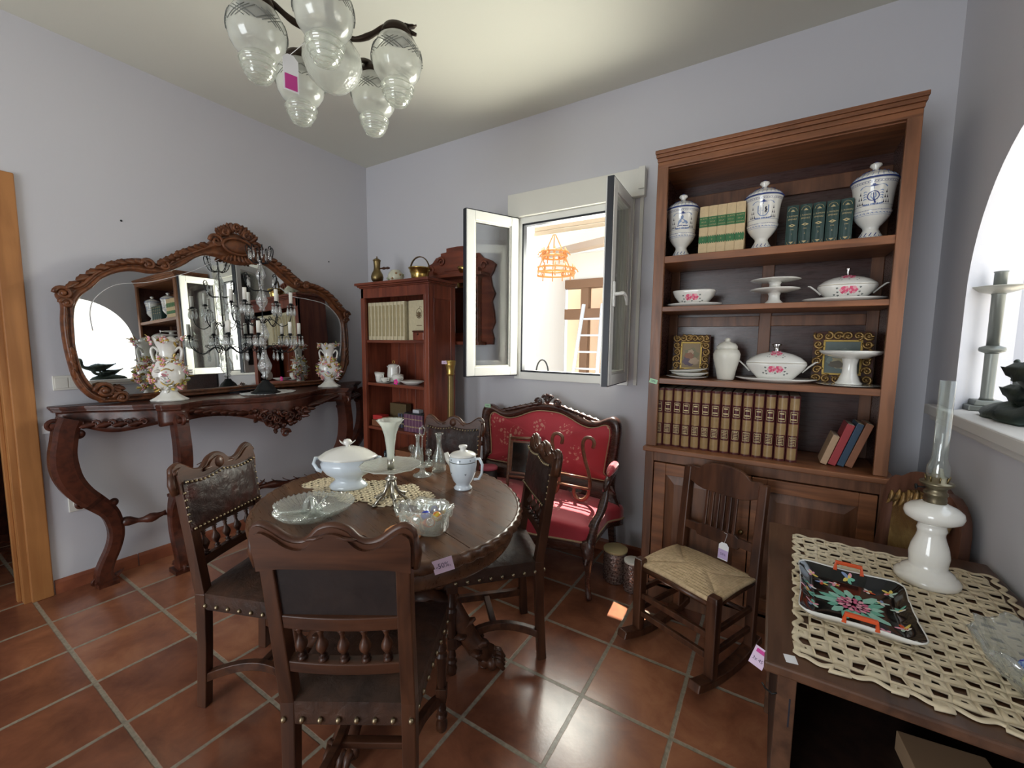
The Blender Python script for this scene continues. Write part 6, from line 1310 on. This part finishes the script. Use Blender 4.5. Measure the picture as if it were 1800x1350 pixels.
m.band(pl, [(a*.5, b*.5) for a, b in pl], [(0,.335),(-.005,.36),(-.005,.40),(.02,.418),(.08,.428),(.4,.438),(1,.44)], lambda a, b, h: (a, b, h))
m.add([(a*.5, b*.5, .44) for a, b in pl], [tuple(range(len(pl)))], 0, True); m.build('seat_cushion', FABRIC, se)
m = MB(); m.tube([(a*1.004, b*1.004, .338+.008*cos(a*12)) for a, b in pl], .006, 6, closed=True); m.build('piping', PIPING, se)
m = MB(); m.band(pl, [(a*.93, b*.9) for a, b in pl], [(0,.335),(-.01,.32),(0,.285),(.3,.28),(1,.29),(1,.33)], lambda a, b, h: (a, b, h+(.02*cos(a*12) if h < .3 else 0))); m.build('seat_rail', W_SOFA, se)
for s in (-1,1):
    m = MB(); m.tube(crom([(s*.50,-.20,.34),(s*.525,-.225,.29),(s*.525,-.215,.20),(s*.51,-.185,.11),(s*.515,-.18,.045),(s*.53,-.20,.012)], 20, False), [.034,.036,.036,.034,.031,.028,.026,.023,.021,.019,.017,.016,.015,.014,.014,.014,.015,.017,.018,.014], 10); leaf(m, (s*.525,-.245,.31), (0,0,-1), (0,-1,0), .08, .02); m.build('cabriole_leg', W_SOFA, se)
    m = MB(); m.tube([(s*.485,.27,.36),(s*.49,.28,.2),(s*.50,.315,.0)], [.022,.02,.017], sec=[(-1,-1),(1,-1),(1,1),(-1,1)], up=(0,1,0), sm=False); m.build('rear_leg', W_SOFA, se, bev=.003)
    m = MB(); P = crom([(s*.515,tilt(.5,.66)+.0,.665),(s*.535,.17,.668),(s*.55,.03,.66),(s*.555,-.045,.635),(s*.548,-.055,.60),(s*.535,-.03,.585)], 22, False); m.tube(P, [.020]*10+[.022]*5+[.021,.020,.018,.016,.014,.012,.010], 8)
    m.tube(crom([(s*.548,-.03,.61),(s*.55,-.06,.55),(s*.545,-.11,.48),(s*.53,-.16,.43),(s*.528,-.19,.37),(s*.525,-.20,.32)], 18, False), [.016,.018,.020,.023,.025,.026,.026,.025,.024,.024,.025,.027,.03,.03,.03,.03,.03,.03], 8); m.build('arm', W_SOFA, se)
    MB().tube(crom([(s*.530,.19,.690),(s*.545,.10,.697),(s*.552,.02,.690),(s*.555,-.02,.672)], 12, False), [.012,.020,.024,.026,.026,.026,.026,.026,.025,.022,.016,.008], 10).build('arm_pad', FABRIC, se)
m = MB(); m.box((0,0,0), (.052,.0008,.026)); m.text('1007', .015, T(0,-.0008,0) @ RX(pi/2), 1); o = m.build('price_tag', [TAGG, PEN]); o.location = (SX-.478, 2.545, .955); tag(o, 'green paper tag stuck on the left top corner of the settee frame', 'price tag')
# things on the settee
rd_ = thing('round_velvet_box', 'round dark box with pink velvet lid on the left of the settee', 'box', (-1.70, 2.42, .437)); MB().lathe([(.0001,0),(.062,0),(.064,.004),(.064,.085),(.0001,.085)], 36).build('box_body', L_PLAIN, rd_); MB().lathe([(.066,.085),(.067,.098),(.062,.104),(.0001,.106)], 36).build('velvet_lid', VELVET, rd_)
tm = thing('dressing_mirror', 'small mirror swinging in a bobbin wood frame leaning on the settee back', 'mirror', (-1.42, 2.40, .442), 0, rot=(RAD(-12), RAD(-2), RAD(8)))
for s in (-1,1): MB().tube([(s*.098,0,0),(s*.098,0,.03),(s*.098,0,.30+.06*(s < 0))], [.012,.012,.011], 8).build('post', W_BENT, tm)
m = MB(); m.tube([(-.10,0,.33),(.125,0,.34)], .011, 8); m.tube([(-.10,0,.07),(.10,0,.07)], .010, 8); m.build('cross_bar', W_BENT, tm)
m = MB(); [m.bb(a, b, -.012, .006, c, d) for a, b, c, d in ((-.088,-.072,.09,.315),(.072,.088,.09,.315),(-.072,.072,.09,.104),(-.072,.072,.301,.315))]; f_ = m.build('mirror_frame', W_BENT, tm, bev=.003); MB().bb(-.072, .072, -.004, .002, .104, .301).build('mirror_glass', OLDMIR, f_)
bs = thing('bentwood_stand', 'bentwood rack of two S-curved arms standing on the red settee', 'rack', (-1.02, 2.33, .442))
for s, dx in ((-1,-.115),(1,.09)):
    m = MB(); S3 = [(.045,.365),(.055,.40),(.035,.425),(.0,.42),(-.018,.385),(-.015,.33),(0,.26),(.018,.19),(.022,.12),(.005,.05),(-.03,.018),(-.065,.022),(-.085,.055),(-.082,.095)]
    m.tube(crom([(dx+a, .0+.05*(1-b/.42), b) for a, b in S3], 44, False), .0115, 8); m.build('curved_arm', W_BENT, bs)
m = MB(); m.tube([(-.16,.03,.10),(.12,.03,.10)], .009, 8); m.tube([(-.13,.02,.17),(.11,.02,.17)], .008, 8); m.build('cross_rod', W_BENT, bs)
m = MB(); m.lathe([(.001,0),(.03,0),(.048,.006),(.05,.009),(.046,.009),(.0001,.004)], 28); o = m.build('small_dish', CHROME); o.location = (-1.05, 2.47, .47); tag(o, 'small silvery dish lying at the back of the settee behind the bentwood rack', 'dish')
# storage jars by the bookcase
def gjar(label, loc, r, h, lid):
    t = thing('storage_jar', label, 'jar', loc); MB().lathe([(.0001,.0),(r*.93,0),(r,.008),(r,h*.9),(r*.95,h*.93),(r*.95,h*.95),(r*.9,h*.95),(r*.92,h*.9),(r*.95,.012),(.0001,.008)], 36, wob=lambda t_, i, rr, z: (rr, z)).build('ribbed_jar', JARG, t)
    m = MB(); m.lathe([(r*1.03,h*.93),(r*1.05,h*.96),(r*1.05,h*.995),(r*1.0,h*1.0),(.0001,h*1.002)], 36); m.build('lid', lid, t)
    m = MB()
    for k in range(7): m.tube([((r+.001)*cos(2*pi*j/24),(r+.001)*sin(2*pi*j/24),h*(.12+.11*k)) for j in range(24)], .0022, 4, closed=True)
    m.build('relief_bands', JARG, t)
JARG = (lambda b: (b.p(Base_Color=b.ramp(b.vor(b.co((1,1,1)), 90).outputs[0], [(.2, (.10,.05,.04)), (.6, (.30,.22,.19))]), Roughness=.25, Metallic=.5), b.bump(b.vor(b.co((1,1,1)), 90).outputs[0], .6, .004), b.m)[2])(NB('embossed_jar_tin'))
gjar('larger round embossed jar with kraft lid beside the walnut bookcase', (-.745, 2.40, 0), .068, .20, LIDY); gjar('smaller round embossed jar with white lid beside the walnut bookcase', (-.625, 2.345, 0), .047, .185, plain('white_lid', (.8,.78,.7), .4))
# ================================================================ ROCKING CHAIR
RH = V((-.40,-.917,0)).normalized()
rc = thing('rocking_chair', 'low dark rocking chair with woven rush seat and slatted back', 'rocking chair', (-.252, 2.052, 0), math.atan2(RH.y, RH.x)-pi/2)
for s in (-1,1):
    sx = s*.185; m = MB()
    pts = []
    for k in range(15): t_ = -1+2*k/14; y = .255*t_+.03; pts.append((sx, y, .020+.040*t_*t_*(1.0 if t_ > 0 else 1.1)))
    m.tube(pts, .030, sec=[(-.85,-.6),(.85,-.6),(.85,.6),(-.85,.6)], up=(0,0,1), sm=False); m.build('rocker', W_ROCK, rc, bev=.005)
    m = MB(); m.tube([(sx,.165,.03),(sx,.165,.38),(sx,.165,.40)], [.021,.023,.021], sec=[(-1,-1),(1,-1),(1,1),(-1,1)], up=(0,1,0), sm=False); m.build('front_leg', W_ROCK, rc, bev=.005)
    m = MB(); m.tube([(sx,-.155,.028),(sx,-.16,.36),(sx,-.175,.55),(sx*1.0,-.200,.80)], [.020,.021,.020,.019], sec=[(-1,-.9),(1,-.9),(1,.9),(-1,.9)], up=(0,1,0), sm=False); m.build('rear_leg', W_ROCK, rc, bev=.005)
    for z in (.14,.235): m = MB(); m.tube([(sx,-.155,z),(sx,.165,z+.005)], .011, sec=[(-.8,-1.1),(.8,-1.1),(.8,1.1),(-.8,1.1)], up=(0,0,1), sm=False); m.build('side_stretcher', W_ROCK, rc, bev=.003)
for z in (.13,.22): MB().tube([(-.185,.165,z),(.185,.165,z)], .012, sec=[(-.8,-1.1),(.8,-1.1),(.8,1.1),(-.8,1.1)], up=(0,0,1), sm=False).build('front_stretcher', W_ROCK, rc, bev=.003)
MB().tube([(-.185,-.155,.2),(.185,-.155,.2)], .011, 6).build('rear_stretcher', W_ROCK, rc)
BM = T(0,-.158,.37) @ RX(.095)
top = crom([(-.185,.37),(-.185,.425),(-.165,.44),(-.13,.435),(-.105,.455),(-.07,.472),(0,.478),(.07,.472),(.105,.455),(.13,.435),(.165,.44),(.185,.425),(.185,.37)], 40, False)
m = MB(); m.prism([(p.x, p.y) for p in top]+[(.13,.345),(.09,.335),(-.09,.335),(-.13,.345)], -.011, .011, 0, BM, 'y'); m.build('crest_rail', W_ROCK, rc, bev=.004)
m = MB(); m.prism([(-.175,.115),(-.11,.115),(-.10,.10),(.10,.10),(.11,.115),(.175,.115),(.175,.155),(.10,.155),(.085,.165),(-.085,.165),(-.10,.155),(-.175,.155)], -.010, .010, 0, BM, 'y'); m.build('lower_back_rail', W_ROCK, rc, bev=.003)
for k in range(6): x = -.072+.0288*k; m = MB(); m.bb(x-.0075, x+.0075, -.006, .006, .155, .345, 0, BM); m.build('back_slat', W_ROCK, rc, bev=.003)
m = MB(); hw, hy0, hy1 = .20, -.165, .170; N_ = 26
def rush(ax0, u, q, sd):
    pass
# four triangular fields of twisted cord meeting along the centre
def cords(sd):
    n = 17 if sd in (0, 2) else 14
    for k in range(n):
        t_ = (k+.5)/n
        if sd == 0 or sd == 2:   # cords running parallel to front / rear edge
            y = (hy1-.005)*(1-t_)+.003 if sd == 0 else (hy0+.005)*(1-t_)+.003; y0_ = y; hwid = hw*(.99 if sd == 0 else .93)*(1-t_)+.06*t_
            P = [(-hwid+2*hwid*j/8, y0_+.002*sin(k*3.1+j), .372+.010*(1-abs(2*j/8-1)**2)*(.4+.6*t_)-.0*t_+.008*t_) for j in range(9)]
        else:
            s_ = 1 if sd == 1 else -1; x = s_*(hw*.99*(1-t_)+.055*t_); ya = hy0*(1-t_)+.003*t_; yb_ = hy1*(1-t_)+.003*t_
            P = [(x, ya+(yb_-ya)*j/6, .373+.009*(1-abs(2*j/6-1)**2)+.006*t_) for j in range(7)]
        m.tube(P, .0115 if sd in (0,2) else .0095, 6)
for sd in range(4): cords(sd)
m.build('rush_seat', RUSH, rc)
m = MB(); m.tube([(-.185,.165,.355),(.185,.165,.355)], .014, 6); m.tube([(-.185,-.155,.355),(.185,-.155,.355)], .013, 6); m.tube([(-.185,.165,.357),(-.185,-.155,.357)], .013, 6); m.tube([(.185,.165,.357),(.185,-.155,.357)], .013, 6); m.build('seat_rail', W_ROCK, rc)
m = MB(); Mg = BM @ T(-.045,.020,.075); m.prism([(-.024,-.042),(.024,-.042),(.024,.026),(.012,.040),(-.012,.040),(-.024,.026)], -.0005, .0005, 0, Mg, 'y'); m.bb(-.0235, .0235, .0005, .0009, -.038, .006, 2, Mg); m.text('50%', .016, Mg @ T(0,.0012,-.016) @ RZ(pi) @ RX(pi/2), 1); m.build('hanging_price_tag', [TAGW, PEN, plain('lilac_paper', (.50,.38,.62), .7)], rc)
m = MB(); m.tube([(-.045,.020,.113),(-.052,.016,.15),(-.05,.012,.158),(-.035,.012,.16)], .0009, 4, 0, BM); m.build('tag_string', TAGW, rc)
# ================================================================ DESK on the right with its things
dk = thing('side_desk', 'dark oak desk cabinet in the right foreground under the crochet cloth', 'desk', (.316, 1.425, 0)); P_ = T(-.316, -1.425, 0); DX0, DX1, DY0_, DY1_ = .020, .600, 1.000, 1.848
bp_('desk_top', [(DX0,DX1,DY0_,DY1_,.728,.752)], W_DESK, .005, dk)
for (x, y) in ((DX0+.03,DY0_+.03),(DX1-.03,DY0_+.03),(DX0+.03,DY1_-.04),(DX1-.03,DY1_-.04)): bp_('post', [(x-.003,x+.032 if x < .3 else x+.02,y,y+.034,0,.728)] if x < .3 else [(x-.03,x,y,y+.034,0,.728)], W_DESK, .002, dk)
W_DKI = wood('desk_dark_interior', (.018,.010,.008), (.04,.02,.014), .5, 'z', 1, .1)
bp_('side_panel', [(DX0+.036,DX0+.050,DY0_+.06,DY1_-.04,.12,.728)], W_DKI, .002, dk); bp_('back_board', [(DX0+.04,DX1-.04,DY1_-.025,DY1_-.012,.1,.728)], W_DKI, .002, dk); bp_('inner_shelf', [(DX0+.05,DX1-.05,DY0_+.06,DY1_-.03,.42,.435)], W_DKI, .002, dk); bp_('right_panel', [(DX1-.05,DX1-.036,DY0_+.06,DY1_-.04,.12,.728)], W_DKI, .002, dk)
m = MB(); m.bb(.0705,.0735,DY0_+.029,DY0_+.0305,.60,.665,0,P_); m.build('keyhole_plate', RUB, dk)
m = MB(); m.tube([(.020,1.05,.665),(.026,1.04,.662),(.04,1.03,.662),(.048,1.03,.668)], .002, 5, 0, P_); m.build('latch_hook', IRON, dk)
box('pale_wooden_box', 'pale wooden box on the shelf inside the dark desk', 'box', (.40, 1.22, .4355), (.16,.20,.05), plain('pale_beech', (.42,.27,.16), .5), .12)
m = MB(); m.box((0,0,0), (.030,.040,.0007)); m.box((0,.012,.0006), (.02,.008,.0003), 1); m.text('3x 45', .010, T(0,-.006,.0007), 2); o = m.build('price_tag', [TAGP, TAGM, PEN]); o.matrix_world = face((.0105,1.03,.735), (-.35,-.75,.55), roll=-.1); tag(o, 'pink paper price tag hanging at the near left corner of the desk', 'price tag')
m = MB(); m.box((0,0,0), (.022,.026,.0006)); o = m.build('sticker', TAGW); o.location = (.068,1.035,.7526); o.rotation_euler = (0,0,.2); tag(o, 'small blank white sticker on the near left corner of the desk top', 'sticker')
ct = thing('crochet_tablecloth', 'thick cream crochet cloth with square holes covering the desk top', 'crochet cloth', (.330, 1.395, .7525), RAD(-1.5))
def cloth_in(x, y): return abs(x) < .232 and abs(y) < .355
o = lace_mesh('crochet_web', -.245, .245, -.365, .365, .031, LACE, lambda x, y: abs(x) < .232+.006*cos(y*80) and abs(y) < .348+.008*cos(x*80), .003, 11, (.32,.72), .0035, ct, .2)
m = MB(); E_ = [(a, -.350+.006*cos(a*110)) for a in [-.235+.47*k/120 for k in range(121)]]+[(.238+.006*cos(b*110), b) for b in [-.34+.68*k/170 for k in range(171)]]+[(-a, .350+.006*cos(a*110)) for a in [-.235+.47*k/120 for k in range(121)]]+[(-.238-.006*cos(b*110), -b) for b in [-.34+.68*k/170 for k in range(171)]]
m.tube([(a, b, .0035) for a, b in E_], .0045, 6, closed=True, sec=[(1.5,0),(.8,.6),(-.8,.6),(-1.5,0),(-.8,-.5),(.8,-.5)], up=(0,0,1)); m.build('scalloped_border', LACE, ct)
# black lacquer-look tray
ty = thing('black_floral_tray', 'black porcelain tray with pink peony, white rim and orange handles', 'tray', (.208, 1.332, .7605), RAD(-2))
hx, hy = .122, .152
def trayR(t_):
    # square with pinched-in sides
    c_, s_ = cos(t_), sin(t_); r = 1/max(abs(c_), abs(s_)); k_ = min(abs(c_), abs(s_))/max(abs(c_), abs(s_)); f_ = .90+.10*k_**1.5+.02*(k_ < .3); r *= f_; r *= 1-.10*k_**8; return r
n = 96; vs_ = []; fs = []; rings = [(.0,.004),(.40,.004),(.70,.005),(.80,.008),(.92,.022),(.985,.028)]
m = MB()
for q, z in rings:
    for k in range(n): t_ = 2*pi*k/n; r = trayR(t_)*q; vs_.append((hx*r*cos(t_), hy*r*sin(t_), z))
for i in range(len(rings)-1):
    for k in range(n): a = i*n+k; b = i*n+(k+1) % n; fs.append((a, b, b+n, a+n))
m.add(vs_, fs, 0); vs_ = []; fs = []
for q, z in ((.985,.028),(1.0,.031),(1.01,.028),(.93,.016),(.78,0),(.0,0)):
    for k in range(n): t_ = 2*pi*k/n; r = trayR(t_)*q; vs_.append((hx*r*cos(t_), hy*r*sin(t_), z))
for i in range(5):
    for k in range(n): a = i*n+k; b = i*n+(k+1) % n; fs.append((a, b, b+n, a+n))
m.add(vs_, fs, 1); m.build('tray_body', [BLACKG, PORC], ty)
m = MB(); rnd = random.Random(7)
def tz(x, y):
    t_ = math.atan2(y/hy, x/hx); q = math.hypot(x/hx, y/hy)/trayR(t_)
    for (a, za), (b, zb) in zip(rings, rings[1:]):
        if a <= q <= b: return za+(zb-za)*(q-a)/(b-a)+.0009
    return .029
def petal(cx, cy_, a, L, W, mi, lift=0):
    P = []
    for k in range(10): t_ = 2*pi*k/10; u = L/2*(1+cos(t_)); v_ = W/2*sin(t_)*(1+.2*sin(3*t_)); x = cx+cos(a)*u-sin(a)*v_; y = cy_+sin(a)*u+cos(a)*v_; P.append((x, y, tz(x, y)+lift))
    c = (sum(p[0] for p in P)/10, sum(p[1] for p in P)/10); m.add([(c[0],c[1],tz(*c)+lift)]+P, [(0,1+k,1+(k+1) % 10) for k in range(10)], mi, False)
for k in range(16): petal(.0, -.005, 2*pi*k/16+.1, .062+.012*(k % 3), .022, 2 if k % 2 else 3)
for k in range(14): petal(.0, -.005, 2*pi*k/14, .036, .015, 0 if k % 2 else 1, .0006)
for k in range(7): petal(.0, -.005, 2*pi*k/7+.3, .020, .012, 0 if k % 2 else 1, .0012)
for (x, y) in ((-.085,.11),(-.03,.085),(.04,.09),(.085,.105),(-.09,.03),(.09,.02),(-.085,-.06),(.088,-.06),(-.07,-.115),(-.01,-.11),(.05,-.095),(.085,-.12),(.06,.045),(-.06,.075),(-.095,-.01),(.0,.12)):
    a0 = rnd.uniform(0, 6)
    for k in range(5): petal(x, y, a0+k*1.26, rnd.uniform(.010,.020), .008, rnd.choice((1,4,5,6,7,2,1,8)), .0003)
    petal(x, y, a0, .008, .006, rnd.choice((5,6)), .0008)
m.build('painted_flowers', [plain('peony_pink', (.62,.13,.24), .25), plain('peony_light', (.78,.34,.42), .25), TURQ, plain('turquoise_light', (.30,.58,.46), .25), PORC, ORANGE, YEL, BLUEL, plain('leaf_pale', (.45,.6,.5), .3)], ty)
for s in (1,-1):
    m = MB(); y = s*.138; m.tube([(-.030,y,.024),(-.028,y+s*.004,.046),(.028,y+s*.004,.046),(.030,y,.024)], .0048, sec=[(-1,-1),(1,-1),(1,1),(-1,1)], up=(0,1,0), sm=False); m.build('handle', ORANGE, ty, bev=.0015)
# opal oil lamp
ol = thing('oil_lamp', 'white opal glass oil lamp with brass burner and tall clear chimney', 'oil lamp', (.405, 1.60, .7575))
MB().lathe([(.0001,0),(.066,0),(.071,.008),(.071,.018),(.063,.026),(.058,.030),(.056,.036),(.046,.044),(.041,.050),(.0425,.065),(.044,.082),(.040,.105),(.032,.130),(.0295,.142),(.0305,.150),(.0325,.156),(.0305,.162),(.030,.170),(.034,.176),(.0001,.176)], 48).build('stepped_base', OPAL, ol)
MB().lathe([(.028,.173),(.046,.178),(.060,.188),(.0635,.200),(.061,.212),(.050,.222),(.032,.230),(.024,.234),(.0001,.234)], 48).build('fuel_reservoir', OPAL, ol)
m = MB(); m.lathe([(.025,.232),(.024,.238),(.025,.242),(.023,.252),(.026,.256),(.026,.262),(.022,.266),(.023,.276),(.034,.284),(.037,.288),(.035,.292),(.024,.294),(.024,.308),(.014,.312),(.010,.330),(.0001,.332)], 32); br = m.build('brass_burner', plain('aged_brass', (.20,.17,.11), .38, .9), ol)
m = MB(); m.tube([(-.022,0,.272),(-.040,0,.272)], .002, 6); m.lathe([(.0001,0),(.008,0),(.008,.004),(.0001,.004)], 12, 0, T(-.040,0,.272) @ RY(-pi/2)); m.build('wick_knob', IRON, br)
m = MB()
for k in range(8): a = 2*pi*k/8; m.tube([(.023*cos(a),.023*sin(a),.292),(.026*cos(a),.026*sin(a),.31)], .002, 5)
m.build('gallery_prongs', BRASSD, br)
MB().lathe([(.022,.295),(.0245,.31),(.0245,.335),(.018,.352),(.0165,.362),(.0165,.575),(.0155,.575),(.0155,.362),(.017,.352),(.0235,.334),(.0235,.31),(.021,.296)], 36).build('glass_chimney', GLASS, ol)
# cut glass bowl with eggs on the desk
cb = thing('cut_crystal_bowl', 'round scalloped cut crystal bowl of glass eggs at the right edge of the desk', 'glass bowl', (.488, 1.165, .7575))
m = MB(); pr = [(.0001,0),(.045,0),(.050,.006),(.062,.018),(.090,.048),(.108,.078),(.118,.098),(.112,.096),(.100,.076),(.082,.050),(.055,.022),(.040,.012),(.0001,.010)]
m.lathe(pr, 120, wob=lambda t_, i, r, z: (r*(1+.030*cos(20*t_)*(2 <= i <= 6)+.012*cos(60*t_)*(3 <= i <= 6)), z+(.007*cos(10*t_) if 4 < i < 9 else 0))); m.build('bowl_body', GLASSC, cb)
g2_ = 'glass eggs in the round crystal bowl'
egg('green and teal glass egg, uppermost in the round crystal bowl', (.512,1.158,.815), cG, ('dgreen',(.10,.45,.3)), .2, g2_, .020); egg('blue marbled glass egg in the round crystal bowl', (.470,1.190,.800), cB, ('sky',(.25,.4,.7)), 1.0, g2_, .019); egg('ruby red glass egg in the round crystal bowl', (.490,1.128,.795), cR, ('wine',(.3,.01,.05)), 2.0, g2_, .018)
egg('yellow flecked glass egg low in the round crystal bowl', (.455,1.145,.790), cY, cG, .5, g2_, .018); egg('turquoise and blue glass egg low in the round crystal bowl', (.500,1.205,.797), ('turq',(.05,.4,.45)), cB, 1.6, g2_, .018)
# ================================================================ CHAIR between desk and right wall
ce = thing('arched_back_chair', 'brown arch-backed chair with torn gilt leather squeezed between desk and wall', 'chair', (.336, 2.05, 0), RAD(112))
W_CE = wood('arched_chair_wood', (.08,.035,.022), (.17,.075,.048), .4, 'z')
BM = T(0,-.175,.46) @ RX(.03) @ SC(1,1,1.12)
ar = [(-.185,.0),(-.19,.20),(-.19,.30),(-.175,.36),(-.135,.40),(-.10,.405),(-.06,.43),(0,.445),(.06,.43),(.10,.405),(.135,.40),(.175,.36),(.19,.30),(.19,.20),(.185,.0)]
ai_ = [(-.135,.06),(-.138,.18),(-.138,.27),(-.13,.315),(-.105,.345),(-.085,.352),(-.045,.372),(0,.38),(.045,.372),(.085,.352),(.105,.345),(.13,.315),(.138,.27),(.138,.18),(.135,.06)]
m = MB(); m.band(fine(ar,2), fine(ai_,2), [(0,.018),(0,-.014),(.3,-.020),(.7,-.018),(1,-.010),(1,.018),(0,.018)], lambda a, b, h: (a, h, b), 0, True, BM); m.build('back_frame', W_CE, ce)
m = MB(); m.prism([(a*.99, b) for a, b in ai_], .0, .012, 0, BM, 'y'); m.build('back_leather', leather('gilt_embossed_leather', (.10,.045,.02), (.20,.11,.04), (.36,.25,.10), 1.2), ce)
m = MB()
for k in range(14): a = -.17+.34*k/13; leaf(m, (a*.8,.020,.375-.25*abs(a)+.01*(k%2)), (.3*(k%3-1),0,-1), (0,1,0), .05, .015, 0, BM)
m.build('torn_gilt_fringe', GILTF, ce)
m = MB(); m.prism([(-.19,-.175),(.19,-.175),(.20,.07),(-.20,.07)], .40, .47, 0); m.build('seat', MATS['gilt_embossed_leather'], ce, bev=.015)
for s in (-1,1):
    MB().tube([(s*.18,-.19,0),(s*.183,-.175,.46)], .02, sec=[(-1,-1),(1,-1),(1,1),(-1,1)], up=(0,1,0), sm=False).build('rear_leg', W_CE, ce, bev=.003); MB().tube([(s*.175,.045,0),(s*.175,.045,.42)], .02, sec=[(-1,-1),(1,-1),(1,1),(-1,1)], up=(0,1,0), sm=False).build('front_leg', W_CE, ce, bev=.003)
# ================================================================ SILL: candlestick and birds
SZ = 1.179
ps = thing('pewter_candlestick', 'tall pewter candlestick with wide drip dish standing on the arched sill', 'candlestick', (.722, 2.405, SZ))
PEW = plain('pewter', (.20,.21,.19), .42, .7)
MB().box((0,0,.010), (.13,.13,.02)).box((0,0,.030), (.09,.09,.02), 0, None, .9).build('stepped_foot', PEW, ps, bev=.003)
MB().lathe([(.022,.04),(.018,.05),(.019,.22),(.0195,.225)], 24).build('lower_shaft', PEW, ps); MB().lathe([(.020,.225),(.036,.232),(.038,.24),(.036,.248),(.018,.255)], 32).build('knop', PEW, ps); MB().lathe([(.018,.255),(.019,.45),(.022,.457)], 24).build('upper_shaft', PEW, ps)
MB().lathe([(.02,.455),(.045,.462),(.085,.478),(.087,.481),(.083,.482),(.04,.468),(.018,.464)], 40).build('drip_dish', plain('enamelled_dish', (.45,.44,.38), .3, .3), ps); MB().lathe([(.018,.464),(.018,.535),(.021,.540),(.015,.541),(.015,.50),(.0001,.50)], 24).build('candle_socket', PEW, ps)
bd = thing('bronze_duck_sculpture', 'weathered bronze sculpture of two ducks on a rock on the arched sill', 'sculpture', (.715, 2.10, SZ))
m = MB(); rnd = random.Random(2)
m.lathe([(.0001,0),(.075,0),(.078,.012),(.066,.03),(.05,.045),(.03,.055),(.0001,.058)], 28, 0, SC(1,2.3,1), wob=lambda t_, i, r, z: (r*(1+.10*sin(5*t_+i)+.06*cos(11*t_)), z*(1+.15*sin(3*t_)))); m.build('rock_base', BRONZE, bd)
def duck(name, c, s, pitch):
    m = MB(); M_ = T(*c) @ RX(pitch) @ SC(s, s, s)
    P = [(0,.235,.065),(0,.19,.045),(0,.12,.02),(0,.04,0),(0,-.05,-.005),(0,-.12,.01),(0,-.15,.05),(0,-.155,.095),(0,-.16,.125),(0,-.19,.128),(0,-.225,.118)]
    m.tube(crom(P, 40, False), [.010,.006,.010,.014,.018,.023,.028,.033,.038,.042,.046,.049,.051,.053,.054,.054,.053,.052,.050,.046,.042,.037,.032,.028,.025,.023,.022,.022,.023,.025,.027,.028,.027,.024,.020,.016,.013,.011,.010,.006], 14, 0, M_)
    for sg in (-1,1): leaf(m, (sg*.045,-.06,.015), (sg*.12,1,.12), (sg,0,.4), .17, .04, 0, M_, .05, .3)
    m.build(name, BRONZE, bd)
duck('upper_duck', (0,-.13,.150), .85, -.03); duck('lower_duck', (.02,-.03,.075), .75, .05)
MB().tube([(0,-.06,.03),(0,-.10,.13)], .012, 6).build('support', BRONZE, bd)
